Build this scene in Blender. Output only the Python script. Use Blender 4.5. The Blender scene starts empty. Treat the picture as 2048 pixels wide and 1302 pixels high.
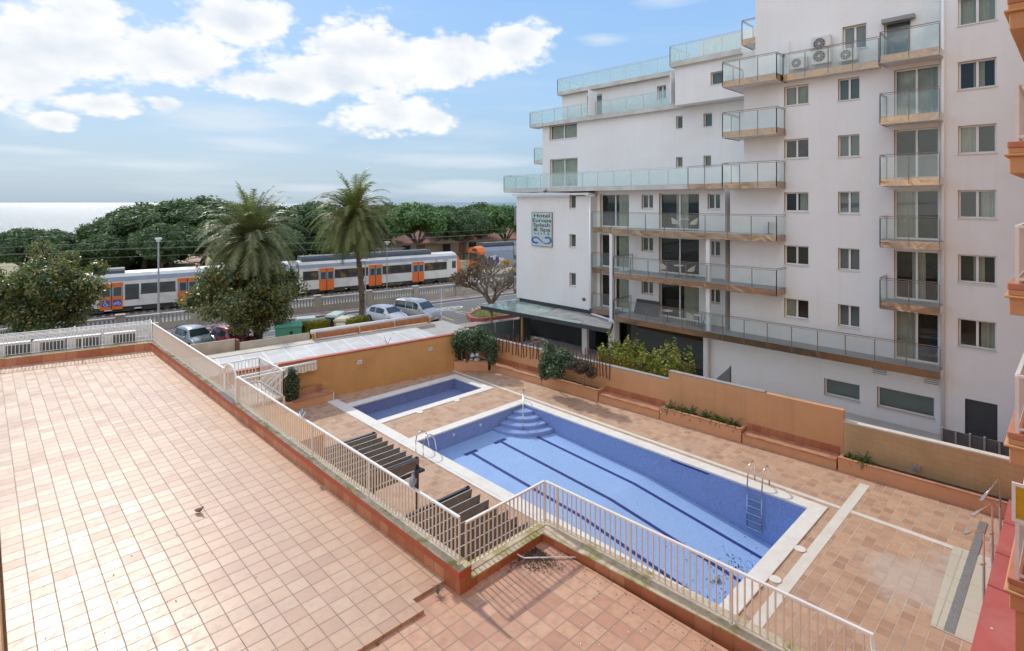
import bpy, bmesh, math, random
from mathutils import Vector, Matrix, noise as mnoise
R = math.radians
random.seed(7)
C = bpy.context.scene.collection
# ---------------------------------------------------------------- measured frame
# world: X runs along the short side of the pools, Y along their long side, z=0 is the pool deck
F = 1106.0; CX = 1024.0; HY = 405.0; H = 10.3
FW = (math.cos(R(46)), math.sin(R(46))); RT = (math.sin(R(46)), -math.cos(R(46)))
def P(x, y, z=0.0):                       # survey point at a known height
    D = F*(H-z)/(y-HY); s = (x-CX)/F
    return (D*(FW[0]+s*RT[0]), D*(FW[1]+s*RT[1]))
def colY(px, X):
    s = (px-CX)/F
    return X*(s*FW[0]-RT[0])/(RT[1]-s*FW[1])
def colX(px, Y):
    s = (px-CX)/F
    return Y*(s*FW[1]-RT[1])/(RT[0]-s*FW[0])
def dep(X, Y): return X*FW[0]+Y*FW[1]
def zat(py, X, Y): return H-(py-HY)*dep(X, Y)/F
SA = R(-8); SV = (math.cos(SA), math.sin(SA)); NV = (-SV[1], SV[0])   # street direction
def sn(s, n): return (s*SV[0]+n*NV[0], s*SV[1]+n*NV[1])
def colS(px, n):
    k = (px-CX)/F
    lS = SV[0]*RT[0]+SV[1]*RT[1]; dS = SV[0]*FW[0]+SV[1]*FW[1]
    lN = NV[0]*RT[0]+NV[1]*RT[1]; dN = NV[0]*FW[0]+NV[1]*FW[1]
    return n*(k*dN-lN)/(lS-k*dS)
def lerp(a, b, t): return a+(b-a)*t

# ---------------------------------------------------------------- mesh builder
class MB:
    def __init__(s, o=(0, 0, 0), a=0.0):
        s.v = []; s.f = []; s.dark = []; s.o = o; s.ca = math.cos(a); s.sa = math.sin(a)
    def P(s, p):
        x, y, z = p
        s.v.append((s.o[0]+x*s.ca-y*s.sa, s.o[1]+x*s.sa+y*s.ca, s.o[2]+z)); return len(s.v)-1
    def quad(s, *ps):
        s.f.append([s.P(p) for p in ps]); return s
    def box(s, x0, x1, y0, y1, z0, z1):
        if x0 > x1: x0, x1 = x1, x0
        if y0 > y1: y0, y1 = y1, y0
        if z0 > z1: z0, z1 = z1, z0
        i = [s.P(p) for p in ((x0,y0,z0),(x1,y0,z0),(x1,y1,z0),(x0,y1,z0),(x0,y0,z1),(x1,y0,z1),(x1,y1,z1),(x0,y1,z1))]
        for q in ((3,2,1,0),(4,5,6,7),(0,1,5,4),(1,2,6,5),(2,3,7,6),(3,0,4,7)): s.f.append([i[k] for k in q])
        return s
    def prism(s, poly, z0, z1, caps=True):
        n = len(poly)
        A = sum(poly[i][0]*poly[(i+1)%n][1]-poly[(i+1)%n][0]*poly[i][1] for i in range(n))
        if A < 0: poly = poly[::-1]
        a = [s.P((x, y, z0)) for x, y in poly]; b = [s.P((x, y, z1)) for x, y in poly]
        for i in range(n):
            j = (i+1)%n; s.f.append([a[i], a[j], b[j], b[i]])
        if caps: s.f.append(a[::-1]); s.f.append(b)
        return s
    def wallseg(s, p, q, t0, t1, z0, z1):   # wall along p->q, offset t0..t1 to its left
        dx, dy = q[0]-p[0], q[1]-p[1]; l = math.hypot(dx, dy); nx, ny = -dy/l, dx/l
        return s.prism([(p[0]+nx*t0, p[1]+ny*t0), (q[0]+nx*t0, q[1]+ny*t0), (q[0]+nx*t1, q[1]+ny*t1), (p[0]+nx*t1, p[1]+ny*t1)], z0, z1)
    def tube(s, pts, r, n=8, cap=True):
        pts = [Vector(p) for p in pts]; rings = []
        rr = r if isinstance(r, (list, tuple)) else [r]*len(pts)
        up = Vector((0, 0, 1))
        for i, p in enumerate(pts):
            d = (pts[min(i+1, len(pts)-1)]-pts[max(i-1, 0)])
            if d.length < 1e-9: d = Vector((0, 0, 1))
            d.normalize()
            a = d.cross(up)
            if a.length < .05: a = d.cross(Vector((1, 0, 0)))
            a.normalize(); b = a.cross(d)
            rings.append([s.P(p+(a*math.cos(k*2*math.pi/n)+b*math.sin(k*2*math.pi/n))*rr[i]) for k in range(n)])
        for i in range(len(rings)-1):
            for k in range(n):
                s.f.append([rings[i][k], rings[i][(k+1)%n], rings[i+1][(k+1)%n], rings[i+1][k]])
        if cap: s.f.append(rings[0][::-1]); s.f.append(rings[-1])
        return s
    def bar(s, p, q, w, h):                  # rectangular bar from p to q
        p = Vector(p); q = Vector(q); d = (q-p).normalized()
        a = d.cross(Vector((0, 0, 1)))
        if a.length < .02: a = Vector((1, 0, 0))
        a.normalize(); b = a.cross(d); a = a*w/2; b = b*h/2
        i = [s.P(x) for x in (p-a-b, p+a-b, p+a+b, p-a+b, q-a-b, q+a-b, q+a+b, q-a+b)]
        for k in ((0,1,2,3),(7,6,5,4),(4,5,1,0),(5,6,2,1),(6,7,3,2),(7,4,0,3)): s.f.append([i[j] for j in k])
        return s
    def ball(s, c, rx, ry, rz, nu=12, nv=8, fn=None):
        rows = []
        for j in range(nv+1):
            t = math.pi*j/nv
            rows.append([s.P((c[0]+rx*math.sin(t)*math.cos(2*math.pi*i/nu), c[1]+ry*math.sin(t)*math.sin(2*math.pi*i/nu), c[2]+rz*math.cos(t))) for i in range(nu)])
        for j in range(nv):
            for i in range(nu): s.f.append([rows[j][i], rows[j+1][i], rows[j+1][(i+1)%nu], rows[j][(i+1)%nu]])
        return s
    def rings(s, R_, cap=True, closed=True):  # loft of point rings
        idx = [[s.P(p) for p in r] for r in R_]; n = len(idx[0])
        for i in range(len(idx)-1):
            for k in range(n if closed else n-1):
                s.f.append([idx[i][k], idx[i][(k+1)%n], idx[i+1][(k+1)%n], idx[i+1][k]])
        if cap: s.f.append(idx[0][::-1]); s.f.append(idx[-1])
        return s
    def disc(s, c, ax, r, n=20, t=.0):
        return s
    def build(s, name, mat, parent=None, smooth=False, label=None, bevel=0):
        off = Vector((0, 0, 0)); p = parent
        while p is not None: off += p.location; p = p.parent
        me = bpy.data.meshes.new(name)
        me.from_pydata([(x-off.x, y-off.y, z-off.z) for x, y, z in s.v], [], s.f)
        me.validate(); me.update()
        me.materials.append(mat)
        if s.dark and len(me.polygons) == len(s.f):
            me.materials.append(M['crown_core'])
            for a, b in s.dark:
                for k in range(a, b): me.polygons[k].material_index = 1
        if smooth:
            for q in me.polygons: q.use_smooth = True
        o = bpy.data.objects.new(name, me); C.objects.link(o)
        if parent is not None: o.parent = parent
        if label: o['label'] = label
        if bevel:
            b = o.modifiers.new('bevel', 'BEVEL'); b.width = bevel; b.segments = 2; b.limit_method = 'ANGLE'
        return o
def tag(o, label=None, cat=None, group=None, kind=None):
    if label: o['label'] = label
    if cat: o['category'] = cat
    if group: o['group'] = group
    if kind: o['kind'] = kind
    return o
def thing(name, label, cat, loc=(0, 0, 0), group=None):
    o = bpy.data.objects.new(name, None); C.objects.link(o); o.location = (loc[0], loc[1], loc[2] if len(loc) > 2 else 0)
    o.empty_display_size = .2
    return tag(o, label, cat, group)
def kids(o): return [c for c in bpy.data.objects if c.parent == o]
def copy_tree(o, parent=None, label=None, loc=None, rotz=None, scale=None):
    c = o.copy(); C.objects.link(c)
    if parent is not None: c.parent = parent
    if label: c['label'] = label
    if loc is not None: c.location = loc
    if rotz is not None: c.rotation_euler.z = rotz
    if scale is not None: c.scale = scale if isinstance(scale, (tuple, list)) else (scale,)*3
    for k in kids(o):
        if k is not c: copy_tree(k, c)
    return c

# ---------------------------------------------------------------- node helpers
class NT:
    def __init__(s, tree): s.t = tree; s.t.nodes.clear()
    def n(s, typ, ins=None, **props):
        nd = s.t.nodes.new('ShaderNode'+typ)
        for k, v in props.items(): setattr(nd, k, v)
        if ins:
            for k, v in ins.items():
                if isinstance(v, bpy.types.NodeSocket): s.t.links.new(v, nd.inputs[k])
                elif v is not None:
                    try: nd.inputs[k].default_value = v
                    except Exception:
                        nd.inputs[k].default_value = tuple(v)+(1,)
        return nd
    def math(s, op, a, b=None, c=None, clamp=False):
        nd = s.t.nodes.new('ShaderNodeMath'); nd.operation = op; nd.use_clamp = clamp
        for i, v in enumerate((a, b, c)):
            if v is None: continue
            if isinstance(v, bpy.types.NodeSocket): s.t.links.new(v, nd.inputs[i])
            else: nd.inputs[i].default_value = v
        return nd.outputs[0]
    def mix(s, fac, a, b, blend='MIX'):
        nd = s.t.nodes.new('ShaderNodeMix'); nd.data_type = 'RGBA'; nd.blend_type = blend
        for sock, v in ((nd.inputs[0], fac), (nd.inputs[6], a), (nd.inputs[7], b)):
            if isinstance(v, bpy.types.NodeSocket): s.t.links.new(v, sock)
            elif isinstance(v, (int, float)): sock.default_value = v
            else: sock.default_value = (v[0], v[1], v[2], 1)
        return nd.outputs[2]
    def ramp(s, fac, stops, interp='LINEAR'):
        nd = s.t.nodes.new('ShaderNodeValToRGB'); cr = nd.color_ramp; cr.interpolation = interp
        while len(cr.elements) < len(stops): cr.elements.new(.5)
        for e, (p, c) in zip(cr.elements, stops):
            e.position = p; e.color = (c, c, c, 1) if isinstance(c, (int, float)) else (c[0], c[1], c[2], 1)
        s.t.links.new(fac, nd.inputs[0]); return nd.outputs[0]
    def rng(s, v, a, b, c=0., d=1.):
        nd = s.n('MapRange', {'Value': v, 'From Min': a, 'From Max': b, 'To Min': c, 'To Max': d}); return nd.outputs[0]
    def pos(s): return s.n('NewGeometry').outputs['Position']
    def obj(s): return s.n('TexCoord').outputs['Object']
    def noise(s, vec, scale, detail=4, rough=.55, dist=0.):
        return s.n('TexNoise', {'Vector': vec, 'Scale': scale, 'Detail': detail, 'Roughness': rough, 'Distortion': dist}).outputs['Fac']
    def scl(s, vec, sc):
        return s.n('Mapping', {'Vector': vec, 'Scale': sc}).outputs[0]
    def bump(s, h, strength, dist=.02, normal=None):
        return s.n('Bump', {'Height': h, 'Strength': strength, 'Distance': dist, 'Normal': normal}).outputs[0]
    def out(s, shader):
        s.t.links.new(shader, s.n('OutputMaterial').inputs[0])
    def principled(s, **k):
        m = {'col': 'Base Color', 'rough': 'Roughness', 'metal': 'Metallic', 'normal': 'Normal', 'spec': 'Specular IOR Level', 'coat': 'Coat Weight', 'sss': 'Subsurface Weight', 'trans': 'Transmission Weight', 'ior': 'IOR', 'alpha': 'Alpha', 'emit': 'Emission Color', 'estr': 'Emission Strength'}
        return s.n('BsdfPrincipled', {m[a]: v for a, v in k.items()}).outputs[0]
def newmat(name):
    m = bpy.data.materials.new(name); m.use_nodes = True
    return m, NT(m.node_tree)
def c3(c): return (c[0], c[1], c[2], 1)
def pbr(name, col, rough=.6, var=.12, scale=2.5, bump=.0, bscale=60, metal=0., spec=.5, dirt=None, dirt_amt=0., dscale=.8, world=False, coat=0., streak=0.):
    m, n = newmat(name)
    v = n.pos() if world else n.obj()
    f = n.noise(v, scale, 5, .6)
    lo = tuple(max(0, c*(1-var)) for c in col); hi = tuple(min(1, c*(1+var)) for c in col)
    c = n.mix(n.rng(f, .3, .7), lo, hi)
    if dirt:
        g = n.noise(v, dscale, 6, .65, .4)
        c = n.mix(n.math('MULTIPLY', n.rng(g, .48, .72), dirt_amt), c, dirt)
    if streak:
        g = n.noise(n.scl(v, (3.2, 3.2, .12)), 1.0, 5, .6)
        c = n.mix(n.math('MULTIPLY', n.rng(g, .52, .75), streak), c, tuple(x*.62 for x in (col[0], col[1]*.97, col[2]*.88)))
    rr = n.rng(f, .3, .7, max(.02, rough-.07), min(1, rough+.07))
    k = dict(col=c, rough=rr, metal=metal, spec=spec, coat=coat)
    if bump: k['normal'] = n.bump(n.noise(v, bscale, 4, .6), bump)
    n.out(n.principled(**k)); return m
def tiles(name, sx, sy, mortar, pal, mcol, ox=0, oy=0, plane='xy', rough=.5, mot=.5, bump=.35, stain=None, brick=0, rot=0., patch=None, spec=.5):
    m, n = newmat(name)
    sp = n.n('SeparateXYZ', {'Vector': n.n('VectorRotate', {'Vector': n.pos(), 'Angle': rot}, rotation_type='Z_AXIS').outputs[0] if rot else n.pos()}).outputs
    a = n.math('ADD', sp[0], sp[1]) if plane == 'vz' else sp[0]
    b = sp[2] if plane == 'vz' else sp[1]
    # hand-laid joints wander a little
    wob = n.math('MULTIPLY', n.math('SUBTRACT', n.noise(n.pos(), .9, 2), .5), .018)
    b = n.math('DIVIDE', n.math('SUBTRACT', n.math('ADD', b, wob), oy), sy)
    if brick: a = n.math('ADD', a, n.math('MULTIPLY', n.math('FLOOR', b), brick*sx))
    a = n.math('DIVIDE', n.math('SUBTRACT', n.math('ADD', a, wob), ox), sx)
    fa, fb = n.math('FRACT', a), n.math('FRACT', b)
    da = n.math('MULTIPLY', n.math('MINIMUM', fa, n.math('SUBTRACT', 1, fa)), sx)
    db = n.math('MULTIPLY', n.math('MINIMUM', fb, n.math('SUBTRACT', 1, fb)), sy)
    d = n.math('MINIMUM', da, db)
    mask = n.rng(d, mortar*.5, mortar*.5+.004)          # 1 = tile
    cell = n.n('CombineXYZ', {'X': n.math('FLOOR', a), 'Y': n.math('FLOOR', b)}).outputs[0]
    wn = n.n('TexWhiteNoise', {'Vector': cell}).outputs
    ps = [(i/max(1, len(pal)-1), p) for i, p in enumerate(pal)]
    col = n.ramp(wn['Value'], ps)
    mo = n.noise(n.n('VectorMath', {0: n.pos(), 1: wn['Color']}, operation='ADD').outputs[0], 5.0, 4, .6)
    ang = tuple(x*.74 for x in pal[0])
    col = n.mix(n.math('MULTIPLY', n.rng(mo, .42, .75), mot), col, ang)
    edge = n.rng(d, 0, .05)
    col = n.mix(n.math('MULTIPLY', n.math('SUBTRACT', 1, edge), .25), col, ang)
    if stain:
        g = n.noise(n.pos(), .55, 6, .62, .6)
        col = n.mix(n.math('MULTIPLY', n.rng(g, .5, .72), stain[1]), col, stain[0])
    if patch:   # lime bloom in one measured spot: (x, y, radius, colour, amount)
        for (qx, qy, qr, qc, qa) in patch:
            dd = n.n('VectorMath', {0: n.pos(), 1: (qx, qy, 0)}, operation='DISTANCE').outputs['Value']
            g = n.math('ADD', dd, n.math('MULTIPLY', n.math('SUBTRACT', n.noise(n.pos(), 1.3, 6, .7), .5), qr*2.2))
            col = n.mix(n.math('MULTIPLY', n.rng(g, qr, qr*.45), qa), col, qc)
    mc = n.mix(n.rng(n.noise(n.pos(), 1.7, 4), .4, .62), tuple(x*.72 for x in mcol), mcol)
    col = n.mix(mask, mc, col)
    rr = n.math('ADD', n.rng(mo, .3, .7, rough-.08, rough+.1), n.math('MULTIPLY', n.math('SUBTRACT', 1, mask), .3))
    hgt = n.math('ADD', mask, n.math('MULTIPLY', mo, .3))
    tilt = n.n('VectorMath', {0: wn['Color'], 1: (.5, .5, .5)}, operation='SUBTRACT').outputs[0]
    tilt = n.n('VectorMath', {0: tilt, 'Scale': .05}, operation='SCALE').outputs[0]
    nrm = n.n('VectorMath', {0: n.n('NewGeometry').outputs['Normal'], 1: tilt}, operation='ADD').outputs[0]
    nrm = n.n('VectorMath', {0: nrm}, operation='NORMALIZE').outputs[0]
    n.out(n.principled(col=col, rough=rr, normal=n.bump(hgt, bump, .006, nrm), spec=spec)); return m
def leafmat(name, cols, rough=.5, trans=.25, spec=.4):
    m, n = newmat(name)
    r = n.n('NewGeometry').outputs['Random Per Island']
    c = n.ramp(r, [(i/max(1, len(cols)-1), x) for i, x in enumerate(cols)])
    big = n.noise(n.obj(), .7, 3)
    c = n.mix(n.rng(big, .35, .7, 0, .5), c, tuple(x*.55 for x in cols[0]))
    a = n.principled(col=c, rough=rough, spec=spec)
    t = n.n('BsdfTranslucent', {'Color': n.mix(.5, c, (.25, .4, .03))}).outputs[0]
    n.out(n.n('MixShader', {0: trans, 1: a, 2: t}).outputs[0]); return m
def fresnel(n, f0):      # same from both sides of the pane
    ge = n.n('NewGeometry').outputs
    c = n.math('ABSOLUTE', n.n('VectorMath', {0: ge['Normal'], 1: ge['Incoming']}, operation='DOT_PRODUCT').outputs['Value'])
    return n.math('ADD', f0, n.math('MULTIPLY', 1-f0, n.math('POWER', n.math('SUBTRACT', 1, c), 5.)), clamp=True)
def glassmat(name, tint=(.8, .92, .9), haze=.15, hazecol=(.75, .85, .84), ior=1.6, rough=.02):
    m, n = newmat(name)
    fr = fresnel(n, ((ior-1)/(ior+1))**2)
    tr = n.n('BsdfTransparent', {'Color': c3(tint)}).outputs[0]
    di = n.n('BsdfDiffuse', {'Color': c3(hazecol)}).outputs[0]
    g = n.n('BsdfGlossy', {'Color': (.95, 1, 1, 1), 'Roughness': rough}).outputs[0]
    hz = n.rng(n.noise(n.pos(), .6, 4), .3, .7, haze*.6, haze*1.4)
    a = n.n('MixShader', {0: hz, 1: tr, 2: di}).outputs[0]
    n.out(n.n('MixShader', {0: fr, 1: a, 2: g}).outputs[0]); return m

M = {}
M['white_wall'] = pbr('white_wall', (.81, .81, .80), .85, .03, .35, .2, 90, dirt=(.72, .66, .56), dirt_amt=.4, dscale=.22, world=True, streak=.11)
M['cornice'] = pbr('cornice_white', (.70, .69, .67), .8, .06, 1, .1, 60, world=True)
M['reveal'] = pbr('window_reveal_cream', (.62, .54, .42), .8, .08, 1, world=True)
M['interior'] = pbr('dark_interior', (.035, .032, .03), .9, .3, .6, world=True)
M['frame'] = pbr('white_window_frame', (.8, .8, .8), .4, .04, 2)
M['steel'] = pbr('stainless_rail', (.24, .19, .155), .35, .1, 3, metal=.3)
M['pipe_white'] = pbr('white_pipe', (.8, .8, .8), .5, .04, 1)
M['slab'] = pbr('grey_slab_floor', (.30, .30, .30), .7, .12, 2, .1, 50, world=True)
M['glass'] = glassmat('balcony_glass', (.955, .98, .975), .045, (.84, .88, .88), 1.42)
M['glass_frost'] = glassmat('frosted_terrace_glass', (.88, .96, .95), .22, (.82, .90, .90), 1.45)
M['wglass'] = glassmat('window_glass', (.78, .81, .79), .02, (.2, .24, .24), 1.42)
M['curtain'] = pbr('curtain_cloth', (.80, .80, .70), .9, .1, 2)
M['blind'] = pbr('closed_blind', (.30, .35, .37), .6, .1, 1)
M['dark_metal'] = pbr('anthracite_metal', (.045, .05, .055), .5, .15, 3)
M['canopy_roof'] = pbr('weathered_canopy_roof', (.22, .22, .22), .6, .35, 1.2, .2, 30, world=True, dirt=(.42, .41, .38), dirt_amt=.6, dscale=1.1)
M['canopy_glass'] = glassmat('canopy_glass', (.4, .5, .46), .7, (.32, .40, .37), 1.5, .15)
M['store_glass'] = glassmat('dark_shop_glass', (.12, .2, .18), .1, (.04, .07, .06), 1.6)
M['orange_wall'] = pbr('orange_render', (.62, .34, .165), .9, .06, .9, .35, 70, world=True, dirt=(.50, .26, .12), dirt_amt=.45, dscale=.5, streak=.3)
M['ochre_wall'] = pbr('ochre_render', (.62, .345, .13), .9, .06, .8, .35, 70, world=True, dirt=(.46, .25, .075), dirt_amt=.55, dscale=.6, streak=.25)
M['bench_render'] = pbr('bench_render', (.64, .35, .19), .85, .07, 1.2, .25, 60, world=True)
M['coping'] = pbr('white_pool_coping', (.74, .72, .66), .7, .06, 3, .15, 80, world=True, dirt=(.58, .52, .42), dirt_amt=.4, dscale=1.4)
M['band'] = pbr('white_band', (.68, .65, .57), .8, .08, 4, .15, 80, world=True, dirt=(.5, .42, .32), dirt_amt=.5, dscale=2)
M['railpaint'] = pbr('cream_rail_paint', (.74, .66, .56), .45, .05, 6)
M['railwhite'] = pbr('white_rail_paint', (.8, .78, .74), .45, .05, 6)
M['chrome'] = pbr('chrome_tube', (.7, .7, .68), .18, .05, 6, metal=1.)
M['louvre'] = pbr('white_louvre', (.78, .78, .76), .5, .04, 3)
M['ac'] = pbr('ac_casing', (.68, .67, .64), .5, .05, 2)
M['acgrille'] = pbr('ac_grille', (.10, .11, .11), .6, .3, 40)
M['asphalt'] = pbr('asphalt', (.125, .125, .125), .85, .14, .5, .3, 60, world=True, dirt=(.17, .165, .155), dirt_amt=.7, dscale=.3)
M['pave'] = tiles('pink_pavement', .4, .4, .012, [(.36, .27, .24), (.4, .31, .28)], (.25, .2, .18), rough=.8, mot=.3, rot=R(8))
M['kerb'] = pbr('kerb_stone', (.32, .31, .29), .8, .1, 3, world=True)
M['paint_w'] = pbr('road_paint_white', (.6, .6, .58), .7, .25, 4, world=True)
M['paint_y'] = pbr('road_paint_yellow', (.6, .42, .06), .7, .25, 4, world=True)
M['ballast'] = pbr('track_ballast', (.25, .245, .24), .95, .55, 9, 1., 22, world=True)
M['rail_rust'] = pbr('rusty_rail', (.10, .06, .04), .6, .2, 3, world=True)
M['soil'] = pbr('soil', (.09, .06, .04), .95, .3, 5, .6, 20, world=True)
M['sand'] = pbr('sandy_ground', (.40, .32, .20), .95, .2, .15, .2, 3, world=True, dirt=(.16, .18, .07), dirt_amt=.8, dscale=.06)
M['wood'] = pbr('warm_wood', (.50, .20, .07), .6, .2, 6)
M['sticks'] = pbr('rusty_brown_stick', (.17, .07, .045), .8, .25, 5)
M['canvas'] = pbr('grey_pergola_canvas', (.25, .24, .22), .9, .15, 8, .2, 120)
M['white_plaster'] = pbr('plain_white', (.75, .74, .72), .7, .05, 2)
M['bark'] = pbr('bark', (.10, .075, .055), .95, .35, 5, .8, 14)
M['palm_bark'] = pbr('palm_bark', (.16, .115, .08), .95, .4, 7, .9, 10)
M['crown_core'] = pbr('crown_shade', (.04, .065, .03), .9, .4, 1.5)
M['pine_leaf'] = leafmat('pine_needles', [(.04, .085, .035), (.065, .125, .048), (.095, .17, .06), (.125, .205, .07)], .6, .2)
M['pine_leaf_light'] = leafmat('pine_needles_fresh', [(.06, .14, .045), (.09, .20, .055), (.13, .28, .07), (.16, .33, .08)], .6, .25)
M['palm_leaf'] = leafmat('palm_leaflets', [(.11, .14, .07), (.16, .19, .09), (.21, .235, .105), (.30, .28, .11)], .45, .25)
M['palm_leaf_dry'] = leafmat('palm_leaflets_dry', [(.09, .13, .045), (.15, .18, .06), (.23, .22, .07), (.34, .28, .08)], .45, .3)
M['magnolia_leaf'] = leafmat('magnolia_leaves', [(.07, .11, .04), (.10, .155, .055), (.16, .20, .075), (.29, .24, .09), (.42, .25, .09)], .42, .32, .5)
M['shrub_leaf'] = leafmat('shrub_leaves', [(.025, .055, .025), (.045, .085, .035), (.08, .13, .06), (.20, .25, .17)], .45, .2)
M['purple_leaf'] = leafmat('purple_leaves', [(.04, .02, .03), (.08, .035, .045), (.10, .06, .05)], .6, .2)
M['orange_leaf'] = leafmat('orange_bush_leaves', [(.07, .10, .02), (.16, .20, .03), (.36, .36, .06), (.56, .48, .08)], .45, .3)
M['hedge_leaf'] = leafmat('hedge_leaves', [(.10, .11, .01), (.20, .20, .015), (.34, .30, .02), (.45, .38, .03)], .5, .3)
M['bare_twig'] = pbr('bare_twig', (.24, .20, .165), .9, .25, 5)
M['agave_leaf'] = leafmat('strap_leaves', [(.03, .07, .015), (.06, .12, .025), (.10, .17, .03)], .4, .25)
M['grass'] = leafmat('grass_blades', [(.08, .12, .02), (.16, .19, .04), (.25, .26, .07)], .6, .3)
M['litter'] = leafmat('dry_litter', [(.04, .025, .015), (.09, .055, .03), (.16, .11, .07)], .8, .05)
terr = [(.46, .275, .185), (.53, .335, .22), (.57, .37, .245), (.60, .40, .265), (.55, .35, .23), (.63, .45, .31)]
M['terrace'] = tiles('terrace_tiles', .333, .333, .011, terr, (.30, .20, .13), ox=.66, oy=11.68, rough=.36, mot=.5, bump=.25, stain=((.40, .24, .19), .4), spec=.5)
M['terrace2'] = tiles('terrace_tiles_near', .31, .31, .009, [(.50, .26, .165), (.56, .31, .195), (.60, .35, .22), (.63, .39, .25), (.54, .295, .19)], (.34, .26, .19), ox=5.83, oy=6.93, rough=.55, mot=.6, bump=.3, stain=((.42, .22, .16), .45))
M['skirt'] = tiles('skirting_tiles', .31, 4, .008, [(.38, .12, .05), (.46, .17, .08), (.52, .22, .11), (.44, .15, .07)], (.30, .2, .13), plane='vz', oy=1, rough=.45, mot=.4)
M['redtrim'] = pbr('red_trim', (.40, .085, .04), .5, .15, 2, world=True)
M['deck'] = tiles('deck_tiles', .33, .30, .016, [(.39, .225, .14), (.47, .28, .175), (.52, .325, .205), (.56, .36, .23), (.49, .30, .19)], (.56, .47, .37), ox=15.8, oy=4.1, rough=.7, mot=.35, bump=.4, stain=((.42, .32, .24), .35),
    patch=[(18.3, 3.2, 1.5, (.52, .48, .43), .55), (19.9, 2.0, 1.4, (.50, .46, .44), .5)])
M['seat_tile'] = tiles('seat_tiles', .3, .33, .012, [(.40, .17, .09), (.50, .24, .13), (.55, .28, .16)], (.45, .33, .24), rough=.6, mot=.3)
M['mosaic'] = None
def mosaic(name, pal, rough=.35):
    m, n = newmat(name)
    g = n.n('VectorMath', {0: n.n('VectorMath', {0: n.pos(), 'Scale': 1/.05}, operation='SCALE').outputs[0]}, operation='FLOOR').outputs[0]
    w = n.n('TexWhiteNoise', {'Vector': g}).outputs['Value']
    c = n.ramp(w, [(i/(len(pal)-1), p) for i, p in enumerate(pal)])
    st = n.noise(n.pos(), .8, 6, .6, .5)
    c = n.mix(n.math('MULTIPLY', n.rng(st, .42, .7), .16), c, tuple(x*1.25 for x in pal[-1]))
    sp = n.n('SeparateXYZ', {'Vector': n.pos()}).outputs
    n.out(n.principled(col=c, rough=rough, normal=n.bump(w, .08, .004))); return m
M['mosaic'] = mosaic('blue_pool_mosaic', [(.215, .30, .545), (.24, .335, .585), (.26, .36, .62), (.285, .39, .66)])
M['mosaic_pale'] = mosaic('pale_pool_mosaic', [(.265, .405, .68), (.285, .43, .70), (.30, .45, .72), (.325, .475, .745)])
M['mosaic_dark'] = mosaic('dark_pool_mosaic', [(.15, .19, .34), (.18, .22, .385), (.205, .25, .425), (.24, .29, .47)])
M['line_blue'] = mosaic('navy_lane_line', [(.02, .03, .14), (.03, .045, .19), (.04, .06, .24)])
m, n = newmat('mossy_coping')
v = n.pos(); f = n.noise(v, 1.6, 6, .65, .5); g = n.noise(v, 6, 5, .6)
c = n.mix(n.rng(g, .35, .65), (.46, .38, .26), (.62, .54, .40))
c = n.mix(n.math('MULTIPLY', n.rng(f, .48, .62), .85), c, n.mix(n.rng(g, .4, .6), (.17, .155, .02), (.33, .30, .05)))
c = n.mix(n.math('MULTIPLY', n.rng(n.noise(v, 3.1, 5), .6, .75), .45), c, (.14, .12, .09))
n.out(n.principled(col=c, rough=.95, normal=n.bump(g, .8, .02))); M['moss'] = m
m, n = newmat('polished_bronze_fascia')      # dented polished metal panels
v = n.pos(); w = n.noise(v, 1.3, 3, .5, .6)
nm = n.bump(w, .2, .25)
n.out(n.principled(col=n.mix(n.rng(w, .4, .65), (.46, .31, .20), (.36, .28, .22)), rough=.24, metal=.85, normal=nm)); M['fascia'] = m
m, n = newmat('stone_fascia')
n.out(n.principled(col=n.mix(n.rng(n.noise(n.pos(), 1.1, 4), .4, .6), (.62, .62, .58), (.52, .50, .45)), rough=.5)); M['fascia_white'] = m
m, n = newmat('block_wall')
v = n.pos(); sp = n.n('SeparateXYZ', {'Vector': v}).outputs
bv = n.n('CombineXYZ', {'X': sp[1], 'Y': sp[2]}).outputs[0]
br = n.n('TexBrick', {'Vector': bv, 'Color1': (.53, .37, .19, 1), 'Color2': (.56, .40, .21, 1), 'Mortar': (.49, .34, .17, 1), 'Scale': 1., 'Mortar Size': .012, 'Brick Width': .4, 'Row Height': .2})
c = n.mix(n.math('MULTIPLY', n.rng(n.noise(v, .6, 5), .45, .7), .4), br.outputs['Color'], (.32, .22, .11))
n.out(n.principled(col=c, rough=.9, normal=n.bump(br.outputs['Fac'], -.4, .01))); M['blocks'] = m
m, n = newmat('sheet_roof')                  # dusty pale sheeting with pale seams across the slope
v = n.n('VectorRotate', {'Vector': n.pos(), 'Angle': R(6)}, rotation_type='Z_AXIS').outputs[0]
sp = n.n('SeparateXYZ', {'Vector': v}).outputs
fr = n.math('FRACT', n.math('DIVIDE', sp[0], 1.1)); se = n.math('MINIMUM', fr, n.math('SUBTRACT', 1, fr))
g = n.noise(n.pos(), .8, 6, .65, .6)
c = n.mix(n.rng(g, .35, .7), (.44, .43, .41), (.60, .60, .58))
c = n.mix(n.math('MULTIPLY', n.rng(n.noise(n.pos(), .5, 6, .7), .55, .75), .7), c, (.40, .33, .22))
c = n.mix(n.rng(se, .05, .01, 0, .7), c, (.72, .73, .74))
n.out(n.principled(col=c, rough=.65, normal=n.bump(n.noise(n.pos(), 12, 3), .15))); M['sheet'] = m
m, n = newmat('sea_water')
v = n.pos()
w = n.noise(n.scl(v, (.10, .10, .1)), 1., 6, .65); w2 = n.noise(n.scl(v, (.6, .6, .6)), 1., 5, .6)
nm = n.bump(n.math('ADD', n.math('MULTIPLY', w, 2.2), w2), 1., 1.6)
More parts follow.
